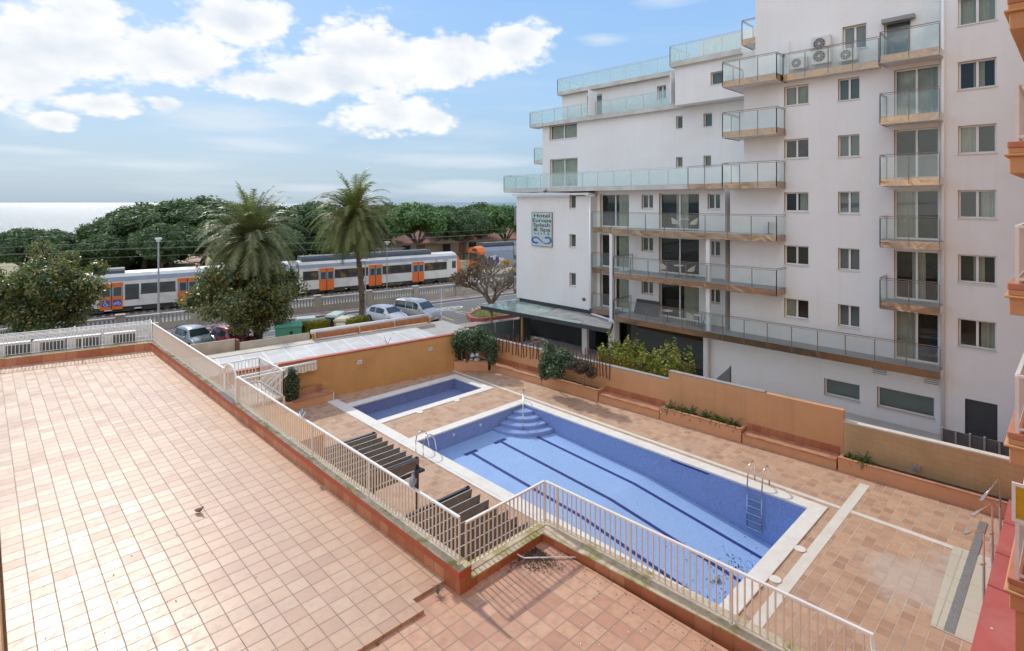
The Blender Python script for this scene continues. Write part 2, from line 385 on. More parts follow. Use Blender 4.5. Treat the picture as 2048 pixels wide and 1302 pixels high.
n.out(n.principled(col=(.08, .13, .16, 1), rough=.36, normal=nm, spec=1.)); M['sea'] = m
# ================================================================ camera, sun, sky
cam = bpy.data.cameras.new('camera'); co = bpy.data.objects.new('camera', cam); C.objects.link(co)
co.location = (0, 0, H); co.rotation_euler = (R(90), 0, R(46-90))
cam.sensor_width = 36; cam.lens = 36*F/2048; cam.shift_y = -(651-HY)/2048; cam.clip_start = .1; cam.clip_end = 90000
bpy.context.scene.camera = co
SUN_AZ = R(46)-math.atan((150-CX)/F); SUN_EL = R(40)
sd = Vector((math.cos(SUN_EL)*math.cos(SUN_AZ), math.cos(SUN_EL)*math.sin(SUN_AZ), math.sin(SUN_EL)))
sl = bpy.data.lights.new('sun', 'SUN'); sl.energy = 2.6; sl.angle = R(1.8); sl.color = (1, .94, .84)
so = bpy.data.objects.new('sun', sl); C.objects.link(so); so.rotation_euler = sd.to_track_quat('Z', 'Y').to_euler(); so.location = (0, 0, 60)
w = bpy.data.worlds.new("World"); bpy.context.scene.world = w; w.use_nodes = True
n = NT(w.node_tree)
sky = n.n('TexSky', sky_type='NISHITA', sun_disc=False, sun_elevation=SUN_EL, sun_rotation=R(90)-SUN_AZ, altitude=5, air_density=1.0, dust_density=1.6, ozone_density=1.6)
g = n.n('TexCoord').outputs['Generated']
nz = n.n('VectorMath', {0: g}, operation='NORMALIZE').outputs[0]
sp = n.n('SeparateXYZ', {'Vector': nz}).outputs
az = n.math('ARCTAN2', sp[1], sp[0]); el = n.math('ARCSINE', sp[2])
# clouds are flattened towards the horizon
cv = n.n('CombineXYZ', {'X': n.math('MULTIPLY', az, 1.), 'Y': n.math('MULTIPLY', el, 1.7), 'Z': 0.}).outputs[0]
n1 = n.noise(cv, 9., 5, .58); n2 = n.noise(cv, 34., 3, .6)
ae = n.n('CombineXYZ', {'X': az, 'Y': el, 'Z': 0.}).outputs[0]
def dirof(px, py):
    a = R(46)-math.atan((px-CX)/F); e = math.atan((HY-py)/F*math.cos(math.atan((px-CX)/F))); return a, e
blobs = [(150,85,230,80,1.),(330,110,140,70,1.),(40,150,110,75,1.),(190,15,90,28,1.),(200,208,105,26,.8),(110,240,55,24,.7),(330,208,45,22,.6),
         (490,40,120,62,.75),(720,100,130,70,1.),(560,178,165,32,1.),(900,118,190,52,1.),(1035,85,80,48,1.),(690,150,150,55,1.),(780,228,125,40,1.),(760,195,62,26,.9),(850,240,70,30,.8),
         ]
thin = [(520,290,150,16,.8),(880,322,220,16,.7),(60,300,150,12,.5),(1330,5,90,18,.6),(1200,80,50,16,.5),(640,375,120,10,.5),(450,235,140,30,.5),(930,375,160,18,.5),(300,330,200,14,.5),(60,245,80,40,.5)]
acc = None; low = None
for bi, (bx, by, rx, ry, st) in enumerate(blobs+thin):
    a0, e0 = dirof(bx, by); a1, _ = dirof(bx+rx, by); _, e1 = dirof(bx, by-ry)
    ra = abs(a0-a1); re = max(.004, abs(e1-e0))
    q = n.n('VectorMath', {0: ae, 1: (1/ra, 1/re, 0), 2: (-a0/ra, -e0/re, 0)}, operation='MULTIPLY_ADD').outputs[0]
    d = n.math('SUBTRACT', 1., n.n('VectorMath', {0: q}, operation='LENGTH').outputs['Value'])
    if bi < len(blobs): acc = n.math('SUBTRACT', d, (1-st)*.35) if acc is None else n.math('SMOOTH_MAX', acc, n.math('SUBTRACT', d, (1-st)*.35), .15)
    else: low = d if low is None else n.math('MAXIMUM', low, d)
# unseen clouds outside this view, thickened as fill for the shaded walls
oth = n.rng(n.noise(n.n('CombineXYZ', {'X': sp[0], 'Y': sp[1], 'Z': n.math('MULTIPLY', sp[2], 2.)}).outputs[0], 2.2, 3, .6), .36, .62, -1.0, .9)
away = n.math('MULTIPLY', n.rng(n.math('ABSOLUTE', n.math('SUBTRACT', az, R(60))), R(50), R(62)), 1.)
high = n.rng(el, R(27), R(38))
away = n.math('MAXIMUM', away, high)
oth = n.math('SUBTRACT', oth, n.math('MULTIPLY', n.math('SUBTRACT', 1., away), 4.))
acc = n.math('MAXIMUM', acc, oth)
wrp = n.n('VectorMath', {0: cv, 1: n.n('VectorMath', {0: n.n('TexNoise', {'Vector': cv, 'Scale': 22., 'Detail': 2}).outputs['Color'], 'Scale': .035}, operation='SCALE').outputs[0]}, operation='ADD').outputs[0]
v1 = n.n('TexVoronoi', {'Vector': wrp, 'Scale': 26.}, feature='F1').outputs['Distance']; v2 = n.n('TexVoronoi', {'Vector': wrp, 'Scale': 62.}, feature='F1').outputs['Distance']
bil = n.math('ADD', n.math('MULTIPLY', n.math('SUBTRACT', .5, v1), .28), n.math('MULTIPLY', n.math('SUBTRACT', .45, v2), .22))
edge = n.math('ADD', n.math('ADD', n.math('MULTIPLY', n.math('SUBTRACT', n1, .5), 1.7), n.math('MULTIPLY', n.math('SUBTRACT', n2, .5), .6)), bil)
dens = n.rng(n.math('ADD', acc, edge), -.17, .30)
dens = n.math('MULTIPLY', n.math('MULTIPLY', dens, dens), n.math('SUBTRACT', 3., n.math('MULTIPLY', dens, 2.)))
wisp = n.noise(n.n('CombineXYZ', {'X': n.math('MULTIPLY', az, 3.), 'Y': n.math('MULTIPLY', el, 22.), 'Z': 1.}).outputs[0], 1.3, 4, .6)
thn = n.math('MULTIPLY', n.rng(n.math('ADD', low, n.math('MULTIPLY', n.math('SUBTRACT', wisp, .5), 3.)), -.1, .9), .55)
wisp = n.math('MAXIMUM', thn, n.math('MULTIPLY', n.rng(wisp, .48, .78), n.rng(el, R(22), R(2), .0, .4)))
cc = n.mix(n.rng(n.math('ADD', n.noise(cv, 13., 3, .5), n.math('MULTIPLY', acc, .25)), .5, .9), (1., 1., 1.), (.74, .79, .86))
skyc = n.n('VectorMath', {0: sky.outputs[0], 'Scale': 0.115}, operation='SCALE').outputs[0]
# marine air: pale blue grey towards the horizon, clear blue above
air = n.ramp(n.rng(el, 0, R(30)), [(0, (.33, .50, .66)), (.1, (.40, .57, .73)), (.35, (.38, .61, .88)), (.7, (.30, .55, .95)), (1, (.24, .48, .95))])
skyc = n.mix(.86, skyc, air)
skyc = n.mix(wisp, skyc, (.78, .84, .90))
cc = n.mix(n.rng(n.math('ABSOLUTE', n.math('SUBTRACT', az, R(60))), R(80), R(115)), cc, (2.0, 1.95, 1.88))   # unseen banks behind the viewer, brightened to lift the shaded walls
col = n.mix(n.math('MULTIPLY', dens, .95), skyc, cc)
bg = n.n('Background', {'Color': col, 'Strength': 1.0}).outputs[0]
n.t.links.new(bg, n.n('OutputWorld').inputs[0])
vs = bpy.context.scene.view_settings; vs.view_transform = 'Standard'; vs.look = 'None'; vs.exposure = 0.08; vs.gamma = 1
cy = bpy.context.scene.cycles
cy.max_bounces = 6; cy.transparent_max_bounces = 14; cy.diffuse_bounces = 3; cy.glossy_bounces = 3; cy.transmission_bounces = 3
cy.caustics_reflective = False; cy.caustics_refractive = False; cy.sample_clamp_indirect = 6

# ================================================================ ground, street, water
def struct(name, mb, mat, **k): return tag(mb.build(name, mat, **k), kind='structure')
def gridrects(a0, a1, b0, b1, holes):
    A = sorted({a0, a1, *[min(max(h[i], a0), a1) for h in holes for i in (0, 1)]}); B = sorted({b0, b1, *[min(max(h[i], b0), b1) for h in holes for i in (2, 3)]})
    out = []
    for i in range(len(A)-1):
        for j in range(len(B)-1):
            ca, cb = (A[i]+A[i+1])/2, (B[j]+B[j+1])/2
            if not any(h[0] < ca < h[1] and h[2] < cb < h[3] for h in holes): out.append((A[i], A[i+1], B[j], B[j+1]))
    return out
mb = MB(); 
for a in gridrects(-420, 700, -160, 40, [(13, 21, 6, 26.5)]): mb.quad((a[0], a[2], -.62), (a[1], a[2], -.62), (a[1], a[3], -.62), (a[0], a[3], -.62))
mb.quad((-420, 40, -.62), (700, 40, -.62), (700, 98, -1.2), (-420, 255, -1.2)); struct('ground', mb, M['sand'])
mb = MB(a=SA); mb.quad((-40000, 178, -2), (40000, 178, -2), (40000, 60000, -2), (-40000, 60000, -2)); struct('sea', mb, M['sea'])
mb = MB(a=SA); mb.box(-120, 160, 40.6, 51.2, -.6, -.15); struct('road', mb, M['asphalt'])
mb = MB(a=SA); mb.box(-120, 160, 51.2, 53.2, -.6, 0); struct('far_pavement', mb, M['pave'])
mb = MB(a=SA); mb.box(-120, 160, 51.05, 51.2, -.6, .004); struct('kerb', mb, M['kerb'])
mb = MB(a=SA); mb.box(-30, 60, 36.3, 40.6, -.6, -.02); struct('near_pavement', mb, M['pave'])
mb = MB(a=SA)
mb.box(-150, 180, 53.6, 67, -.6, -.14); struct('track_ballast', mb, M['ballast'])
tr = thing('railway_track', 'near rusty railway track on grey ballast under the long commuter train', 'railway track', (*sn(15, 63.9), 0))
mb = MB(a=SA)
for nn in (63.1, 64.65): mb.box(-150, 180, nn, nn+.08, -.14, .02)
mb.build('rail', M['rail_rust'], tr)
mb = MB(a=SA)
for i in range(-30, 90): mb.box(i*.62, i*.62+.24, 62.6, 65.2, -.14, -.06)
mb.build('sleeper', M['kerb'], tr)
# road markings
mb = MB(a=SA)
for s0 in range(-60, 120, 7): mb.box(s0, s0+4.5, 47.9, 48.02, -.15, -.146)
mb.box(-60, 120, 50.65, 50.75, -.15, -.146); mb.box(-60, 24, 45.9, 46.0, -.15, -.146)
struct('lane_marking', mb, M['paint_w'])
mb = MB()
c0 = P(897, 617, -.15)                      # the number in a ring painted on the lane
for k in range(28):
    a0, a1 = k*math.pi/14, (k+1)*math.pi/14
    mb.quad(*[(c0[0]+r*math.cos(a)*1.7, c0[1]+r*math.sin(a)*.8, -.144) for r, a in ((1, a0), (1, a1), (.86, a1), (.86, a0))])
mb.box(c0[0]-.9, c0[0]-.7, c0[1]-.35, c0[1]+.35, -.15, -.144)
for q in (-.3, .5):
    mb.box(q+c0[0]-.3, q+c0[0]+.3, c0[1]-.4, c0[1]-.3, -.15, -.144); mb.box(q+c0[0]-.3, q+c0[0]+.3, c0[1]+.3, c0[1]+.4, -.15, -.144)
    mb.box(q+c0[0]+.2, q+c0[0]+.3, c0[1]-.3, c0[1]+.3, -.15, -.144)
struct('painted_ring', mb, M['paint_w'])
mb = MB()
def road_line(a, b, w=.12, z=-.144):
    pa, pb = P(*a, -.15), P(*b, -.15); dx, dy = pb[0]-pa[0], pb[1]-pa[1]; l = math.hypot(dx, dy); nx, ny = -dy/l*w/2, dx/l*w/2
    mb.quad((pa[0]+nx, pa[1]+ny, z), (pb[0]+nx, pb[1]+ny, z), (pb[0]-nx, pb[1]-ny, z), (pa[0]-nx, pa[1]-ny, z))
for a, b in (((899, 621), (968, 628)), ((868, 628), (908, 641)), ((955, 613), (985, 626)), ((940, 621), (960, 618)), ((944, 617), (950, 623)), ((952, 616), (958, 622)), ((962, 615), (968, 621)), ((968, 619), (978, 615)), ((985, 622), (1010, 619))):
    road_line(a, b, .16)
struct('yellow_marking', mb, M['paint_y'])
mb = MB(); road_line((911, 624), (932, 629), .1); struct('parking_marking', mb, M['paint_w'])
# hotel forecourt
mb = MB(); mb.box(22.6, 70, -40, 30.9, -.9, -.6); struct('forecourt', mb, pbr('pale_concrete', (.48, .47, .44), .8, .1, 1, .1, 40, world=True))

# ================================================================ pool deck and pools
PX0, PX1, PY0, PY1 = 13.55, 20.12, 6.45, 20.0          # large pool
QX0, QX1, QY0, QY1 = 13.5, 20.12, 23.16, 25.68          # small pool
def wl(Y): return 23.28+(13.97-Y)*.0615                  # front line of the benches (slightly askew)
holes = [(PX0-.02, PX1+.02, PY0-.02, PY1+.02), (QX0-.02, QX1+.02, QY0-.02, QY1+.02)]
mb = MB()
for a in gridrects(5.2, 22.4, -2.0, 27.9, holes): mb.quad((a[0], a[2], 0), (a[1], a[2], 0), (a[1], a[3], 0), (a[0], a[3], 0))
for a, b in ((-2, 6.5), (6.5, 14), (14, 25.5)): mb.quad((22.4, a, 0), (wl(a)+.3, a, 0), (wl(b)+.3, b, 0), (22.4, b, 0))
mb.quad((22.4, 25.5, 0), (22.9, 25.5, 0), (22.4, 27, 0), (22.4, 26, 0))
struct('pool_deck', mb, M['deck'])
def pool(name, label, x0, x1, y0, y1, zfun, mw, mfl, cw, over=.03, sides=('l', 'r', 't', 'b')):
    t = thing(name, label, 'swimming pool', ((x0+x1)/2, (y0+y1)/2, 0))
    ys = [y0, 12.7, y1] if y1-y0 > 6 else [y0, y1]
    w_ = MB()
    for i in range(len(ys)-1):
        a, b = ys[i], ys[i+1]
        w_.quad((x0, a, 0), (x0, a, zfun(a)), (x0, b, zfun(b)), (x0, b, 0)); w_.quad((x1, a, zfun(a)), (x1, a, 0), (x1, b, 0), (x1, b, zfun(b)))
    w_.quad((x0, y0, zfun(y0)), (x0, y0, 0), (x1, y0, 0), (x1, y0, zfun(y0))); w_.quad((x0, y1, 0), (x0, y1, zfun(y1)), (x1, y1, zfun(y1)), (x1, y1, 0))
    w_.build('pool_wall', mw, t)
    f_ = MB()
    for i in range(len(ys)-1):
        a, b = ys[i], ys[i+1]; f_.quad((x0, a, zfun(a)), (x1, a, zfun(a)), (x1, b, zfun(b)), (x0, b, zfun(b)))
    f_.build('pool_floor', mfl, t)
    c_ = MB(); z0, z1 = -.05, .035; o = over; l = cw
    c_.box(x0-l['l'], x0+o, y0-l['b'], y1+l['t'], z0, z1); c_.box(x1-o, x1+l['r'], y0-l['b'], y1+l['t'], z0, z1)
    c_.box(x0+o, x1-o, y0-l['b'], y0+o, z0, z1); c_.box(x0+o, x1-o, y1-o, y1+l['t'], z0, z1)
    c_.build('coping', M['coping'], t, bevel=.015)
    return t
def zf(y): return lerp(-1.95, -1.12, (y-PY0)/(12.7-PY0)) if y < 12.7 else lerp(-1.12, -.78, (y-12.7)/(PY1-12.7))
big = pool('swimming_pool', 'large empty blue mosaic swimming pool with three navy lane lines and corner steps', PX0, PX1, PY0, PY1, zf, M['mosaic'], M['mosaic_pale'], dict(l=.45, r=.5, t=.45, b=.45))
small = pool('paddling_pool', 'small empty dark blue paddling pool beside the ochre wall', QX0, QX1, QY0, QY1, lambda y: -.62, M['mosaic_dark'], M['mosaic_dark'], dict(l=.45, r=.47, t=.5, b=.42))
# lane lines, each climbing the deep end in a short bar
def floorpt(px, py):
    z = -1.
    for _ in range(12): z = zf(P(px, py, z)[1])
    return P(px, py, z)
for (hx, hy, tee) in ((1050, 862, False), (1003, 884, True), (945, 907, True)):
    x, y = floorpt(hx, hy); mb = MB(); hw = .08
    for a, b in ((PY0+.55, 12.7), (12.7, y)):
        mb.quad((x-hw, a, zf(a)+.006), (x+hw, a, zf(a)+.006), (x+hw, b, zf(b)+.006), (x-hw, b, zf(b)+.006))
    e = PY0+.55
    mb.quad((x-.4, e-.22, zf(e-.22)+.006), (x+.4, e-.22, zf(e-.22)+.006), (x+.4, e, zf(e)+.006), (x-.4, e, zf(e)+.006))
    if tee: mb.quad((x-.36, y, zf(y)+.006), (x+.36, y, zf(y)+.006), (x+.36, y+.2, zf(y+.2)+.006), (x-.36, y+.2, zf(y+.2)+.006))
    mb.build('lane_line', M['line_blue'], big)
# quarter steps in the far corner
for i, r in enumerate((.75, 1.2, 1.65, 2.1)):
    mb = MB(); zt = -.17-.165*i; k = 18
    poly = [(PX1-.01, PY1-.01)]+[(PX1-.01-r*math.sin(q*math.pi/2/k), PY1-.01-r*math.cos(q*math.pi/2/k)) for q in range(k+1)]
    mb.prism(poly, zf(PY1)-.15, zt); mb.build('corner_step', M['mosaic'], big, bevel=.03)
mb = MB(); mb.tube([(20.42, 20.3, .03), (20.40, 20.28, .5), (20.3, 20.18, .62), (20.1, 20., .6), (19.7, 19.6, .4), (19.1, 19.0, .05), (18.95, 18.85, -.1), (18.9, 18.8, -.7)], .028, 10)
h_ = mb.build('handrail', M['chrome'], big, smooth=True)
# small fittings in the walls
for (x, y, z) in ((15.6, PY1-.012, -.28), (17.2, PY1-.012, -.28)):
    mb = MB(); mb.tube([(x, y, z), (x, y-.03, z)], .07, 14); mb.build('wall_light', M['white_plaster'], big)
mb = MB(); mb.tube([(QX0+.25, QY1-.01, -.3), (QX0+.25, QY1-.04, -.3)], .08, 14); mb.build('wall_light', M['white_plaster'], small)
mb = MB(); mb.tube([(17, 24.6, -.62), (17, 24.6, -.6)], .12, 14); mb.build('floor_drain', M['slab'], small)
mb = MB(); mb.box(PX1-.012, PX1+.01, 10.0, 11.6, -.13, -.07); mb.build('overflow_slot', M['line_blue'], big)
# skimmer lids set in the deck beside the coping
for (x, y) in ((PX0+2.1, PY0-.58), (PX0+4.0, PY0-.58), (15.6, QY0-.5), (17.9, QY0-.5)):
    t = MB(); t.tube([(x, y, .0), (x, y, .03)], .16, 20)
    o = t.build('skimmer_lid', M['coping']); tag(o, 'round white skimmer lid in the deck beside the %s pool coping, %s' % ('large' if y < 10 else 'small', 'nearer the left wall' if x in (PX0+2.1, 15.6) else 'nearer the orange wall'), 'lid', 'skimmer lids')
# white bands of the deck
mb = MB(); mb.box(12.95, 13.5, 20.46, 22.73, -.05, .034); mb.box(12.95, 13.5, 26.19, 27.15, -.05, .034); mb.box(12.95, 13.09, 5.9, 20.46, -.05, .033); mb.box(12.95, 13.04, 22.73, 26.19, -.05, .033); struct('white_band_left', mb, M['coping'])
mb = MB(); mb.box(20.84, 21.02, 5.73, 26.9, 0, .006); mb.box(20.84, 21.04, 1.9, 5.41, 0, .006); struct('white_band_right', mb, M['band'])
mb = MB(); mb.box(12.2, 23.3, 5.42, 5.72, 0, .007); struct('white_band_cross', mb, M['band'])
# concrete pads with the drain channel
mb = MB(); q = [P(*a, 0) for a in ((1906, 1092.5), (1972, 1114), (2010, 1300), (1860, 1251))]
mb.box(12.55, 14.15+5.4, 1.2, 2.3, 0, .012) if False else None
pa, pb, pc = P(1906, 1092.5), P(1860, 1251), P(1952, 1107)
mb.quad((pb[0], .2, .012), (pa[0]-.2, .2, .012), (pa[0], pa[1], .012), (pb[0], pb[1], .012)); 
struct('concrete_pad', mb, M['pad'] if 'pad' in M else M.setdefault('pad', tiles('concrete_pads', 1.25, 1.1, .01, [(.52, .49, .38), (.56, .53, .42)], (.40, .36, .28), ox=13.0, oy=.3, rough=.8, mot=.2, bump=.1)))
d0, d1 = P(1967, 1045), P(1903, 1268)
mb = MB(); mb.box(min(d0[0], d1[0]), max(d0[0], d1[0]), d0[1]-.1, d0[1]+.1, 0, .02); struct('drain_channel', mb, M['grate'] if 'grate' in M else M.setdefault('grate', pbr('galvanised_grate', (.33, .34, .33), .45, .3, 30, metal=.5)))

# ================================================================ walls, benches and planters round the deck
WY0, WYm, WY1 = 6.55, 13.9, 26.6
def wp(Y, off): return (wl(Y)+off, Y)
ow = thing('garden_wall', 'orange rendered garden wall with a step in its top, behind the benches', 'wall', (*wp(15, .6), 0))
mb = MB(); mb.wallseg(wp(WY1+.4, .62), wp(WYm, .62), .0, .22, -.6, 1.74); mb.build('low_wall', M['orange_wall'], ow)
mb = MB(); mb.wallseg(wp(WYm, .62), wp(WY0, .62), .0, .22, -.6, 2.16); mb.build('high_wall', M['orange_wall'], ow)
mb = MB(); mb.wallseg(wp(WY1+.4, .62), wp(WYm, .62), -.01, .25, 1.74, 1.79); mb.wallseg(wp(WYm, .62), wp(9.5, .62), -.01, .25, 2.16, 2.21); mb.build('grey_coping', M['kerb'], ow)
bw = thing('block_wall', 'ochre concrete block wall at the right end of the deck', 'wall', (*wp(2, .6), 0))
mb = MB(); mb.wallseg(wp(WY0-.01, .60), wp(-6, .60), .0, .24, -.6, 1.72); mb.build('block_face', M['blocks'], bw)
mb = MB(); mb.wallseg(wp(WY0-.01, .60), wp(-6, .60), -.01, .26, 1.72, 1.77); mb.build('capping', M['band'], bw)
lamp = thing('wall_lamp', 'small grey bulkhead lamp on the block wall', 'lamp', (*wp(4.0, .5), .9))
mb = MB(); y = colY(1833, 24.4); mb.box(wl(y)+.5, wl(y)+.62, y-.12, y+.12, .62, .78); mb.build('lamp_body', M['kerb'], lamp); mb = MB(); mb.box(wl(y)+.48, wl(y)+.5, y-.09, y+.09, .645, .755); mb.build('lamp_cover', M['glass'], lamp)
def fY(px):                                  # deck-front line position for a picture column
    X = 23.4
    for _ in range(6): X = wl(colY(px, X))
    return colY(px, X)
segs = [('p', 978, 984), ('b', 984, 1082), ('p', 1084, 1195), ('b', 1197, 1318), ('p', 1320, 1482), ('b', 1484, 1672), ('q', 1676, 2100)]
names = {1: 'tiled bench against the orange wall, nearest the corner planter', 3: 'tiled bench against the orange wall between the two long planters', 5: 'tiled bench against the orange wall, nearest the block wall',
         0: '', 2: 'orange planter with a climbing bush against the orange wall', 4: 'orange planter with strap-leaved plants against the orange wall', 6: 'long orange planter with brick edge in front of the block wall'}
def bench(p, q, label, back=.62, h=.42):
    t = thing('tiled_bench', label, 'bench', ((p[0]+q[0])/2, (p[1]+q[1])/2, 0), 'tiled benches round the deck')
    mb = MB(); mb.wallseg(p, q, 0.03, back-.003, 0, h-.05); mb.build('base', M['bench_render'], t)
    mb = MB(); mb.wallseg(p, q, -.02, back-.003, h-.05, h); mb.build('seat', M['seat_tile'], t, bevel=.01)
    mb = MB(); mb.wallseg(p, q, back-.03, back-.004, h, h+.28); mb.build('backrest', M['skirt'], t)
    return t
def planter(p, q, label, back=.62, h=.56, endcap=True):
    t = thing('planter', label, 'planter', ((p[0]+q[0])/2, (p[1]+q[1])/2, 0), 'rendered planters round the deck')
    mb = MB(); mb.wallseg(p, q, 0, .12, 0, h); d = Vector((q[0]-p[0], q[1]-p[1])).normalized()*.12
    mb.wallseg(p, (p[0]+d.x, p[1]+d.y), .12, back-.003, 0, h); mb.wallseg((q[0]-d.x, q[1]-d.y), q, .12, back-.003, 0, h); mb.build('side', M['bench_render'], t)
    mb = MB(); mb.wallseg(p, q, -.02, .14, h, h+.04); mb.build('edge', M['seat_tile'], t, bevel=.008)
    mb = MB(); mb.wallseg((p[0]+d.x, p[1]+d.y), (q[0]-d.x, q[1]-d.y), .12, back-.003, 0, h-.07); mb.build('soil', M['soil'], t)
    return t
PL = {}
for i, (k, a, b) in enumerate(segs):
    if i == 0: continue
    ya, yb = fY(a), (fY(b) if b < 2050 else -2.0)
    if i == 1: ya = 25.3
    pa, pb = (wl(ya), ya), (wl(yb), yb)
    PL[i] = bench(pa, pb, names[i]) if k == 'b' else planter(pa, pb, names[i], h=.56 if k == 'p' else .5)
    PL[i, 'pts'] = (pa, pb)
# corner planter
cp = thing('planter', 'corner planter with a big dark shrub where the ochre and orange walls meet', 'planter', (21.9, 26.1, 0), 'rendered planters round the deck')
A, B_ = (20.98, 26.85), (22.45, 25.35)
mb = MB(); mb.wallseg(A, B_, 0, .12, 0, .56); mb.build('side', M['bench_render'], cp)
mb = MB(); mb.wallseg(A, B_, -.02, .14, .56, .60); mb.build('edge', M['seat_tile'], cp)
mb = MB(); mb.prism([(21.07, 26.95), (22.5, 25.5), (23.3, 25.4), (23.3, 26.95)], 0, .5); mb.build('soil', M['soil'], cp)
for k, (x, y, r) in enumerate(((21.9, 26.3, .13), (22.1, 26.0, .17), (21.6, 26.5, .12))):
    mb = MB(); mb.ball((x, y, .5+r*.6), r*1.3, r, r*.8, 8, 6); tag(mb.build('garden_stone', M['white_plaster'], smooth=True), 'pale rounded stone in the corner planter, %s' % ('middle', 'the largest, by the trunk', 'nearest the ochre wall')[0 if k == 0 else k] , 'stone', 'stones in the corner planter')
mb = MB(); mb.tube([(21.6, 26.35, .5), (21.6, 26.35, .72), (21.6, 26.35, .74), (21.6, 26.35, .95), (21.6, 26.35, 1.1)], [.12, .09, .05, .08, .03], 10)
tag(mb.build('garden_ornament', M['bark'], smooth=True), 'small terracotta ornament standing in the corner planter', 'ornament')

# ---- ochre wall with the shop roof behind it
yw0, yw1 = (8.2, 28.26), (21.4, 26.905)
shop = thing('shop_building', 'low shop building with pale sheet roof behind the ochre wall', 'building', (15, 29, 0))
mb = MB(); mb.wallseg(yw0, yw1, 0, .25, 0, 2.16); mb.build('ochre_wall', M['ochre_wall'], shop)
mb = MB(); mb.wallseg(yw0, yw1, -.03, .27, 2.16, 2.22); mb.build('wall_capping', M['redtrim'], shop)
def yl(X, off=0): return yw0[1]+(X-yw0[0])*(yw1[1]-yw0[1])/(yw1[0]-yw0[0])+off
def slab(mb, x0, x1, o0, o1, z0, z1, dz=0.):
    i = [mb.P(p) for p in ((x0, yl(x0, o0), z0), (x1, yl(x1, o0), z0), (x1, yl(x1, o1), z0+dz), (x0, yl(x0, o1), z0+dz), (x0, yl(x0, o0), z1), (x1, yl(x1, o0), z1), (x1, yl(x1, o1), z1+dz), (x0, yl(x0, o1), z1+dz))]
    for q in ((3,2,1,0),(4,5,6,7),(0,1,5,4),(1,2,6,5),(2,3,7,6),(3,0,4,7)): mb.f.append([i[k] for k in q])
mb = MB(); slab(mb, 7.0, 20.2, .27, 2.75, 2.05, 2.12, .18); mb.build('sheet_roof', M['sheet'], shop)
mb = MB(); slab(mb, 20.2, 23.0, .27, 3.9, 2.0, 2.08, .12); mb.build('flat_roof', M['flatroof'] if 'flatroof' in M else M.setdefault('flatroof', pbr('grey_flat_roof', (.38, .36, .33), .85, .12, 1.5, .2, 30, world=True)), shop)
mb = MB(); slab(mb, 7.0, 21.6, 2.75, 3.5, 1.6, 2.33); mb.build('roof_kerb', M['creamroof'] if 'creamroof' in M else M.setdefault('creamroof', pbr('cream_roof_kerb', (.55, .49, .40), .8, .12, 1.5, .1, 40, world=True, dirt=(.35, .29, .2), dirt_amt=.5, dscale=1.)), shop)
mb = MB(); slab(mb, 7.0, 22.5, .3, 5.2, -.5, 1.98); mb.build('shop_body', M['ochre_wall'], shop)
mb = MB(); slab(mb, 7.0, 21.6, 3.5, 4.6, 1.95, 2.1); mb.build('rear_roof', M['creamroof'], shop)
# beige board fence along the street edge of the roof
bf = thing('board_fence', 'beige ribbed board fence on the street edge of the shop roof', 'fence', (10, 33, 2.2))
mb = MB(); slab(mb, 6.4, 10.33, 4.95, 5.03, 1.9, 2.68); mb.build('board', M['creamroof'], bf)
mb = MB(); slab(mb, 10.48, 14.3, 4.65, 4.73, 1.9, 2.5); mb.build('board', M['creamroof'], bf)
mb = MB(); mb.box(10.34, 10.46, yl(10.4, 4.6), yl(10.4, 5.03), 1.9, 2.66); mb.build('post', M['sticks'], bf)
# folded awning cassette
aw = thing('folded_awning', 'long folded awning cassette with orange cloth on the shop roof edge', 'awning', (18, 31, 2.6))
ax0, ax1 = 13.9, 21.6
mb = MB(); mb.tube([(ax0, yl(ax0, 3.5), 2.78), (ax1, yl(ax1, 3.5), 2.78)], .13, 12); mb.build('roller_cover', M['cornice'], aw, smooth=True)
mb = MB(); slab(mb, ax0, ax1, 3.2, 3.38, 2.42, 2.68); mb.build('folded_cloth', M['awncloth'] if 'awncloth' in M else M.setdefault('awncloth', pbr('faded_orange_cloth', (.42, .16, .06), .85, .25, 4)), aw)
for x in (ax0+.1, lerp(ax0, ax1, .36), lerp(ax0, ax1, .66), ax1-.1):
    mb = MB(); mb.box(x-.03, x+.03, yl(x, 3.16), yl(x, 3.55), 2.3, 2.8); mb.build('bracket', M['creamroof'], aw)
mb = MB(); slab(mb, ax0+.4, ax0+2.6, 3.10, 3.16, 2.38, 2.44); slab(mb, ax0+3.6, ax0+5.8, 3.10, 3.16, 2.38, 2.44); mb.build('folding_arm', M['cornice'], aw)
# vents in the ochre wall
for k, px in enumerate((722, 855)):
    x = colX(px, 27.4); y = yl(x)
    t = thing('wall_vent', 'small white square vent in the ochre wall, %s' % ('nearer the striped awning' if k == 0 else 'nearer the corner shrub'), 'vent', (x, y, 1.6), 'white vents in the ochre wall')
    zc = zat((724, 698)[k], x, y)
    mb = MB(); mb.box(x-.13, x+.13, y-.03, y-.002, zc-.1, zc+.1); mb.build('frame', M['frame'], t)
    mb = MB()
    for j in range(4): mb.box(x-.09+j*.045, x-.065+j*.045, y-.036, y-.031, zc-.05, zc+.05)
    mb.build('slat', M['kerb'], t)
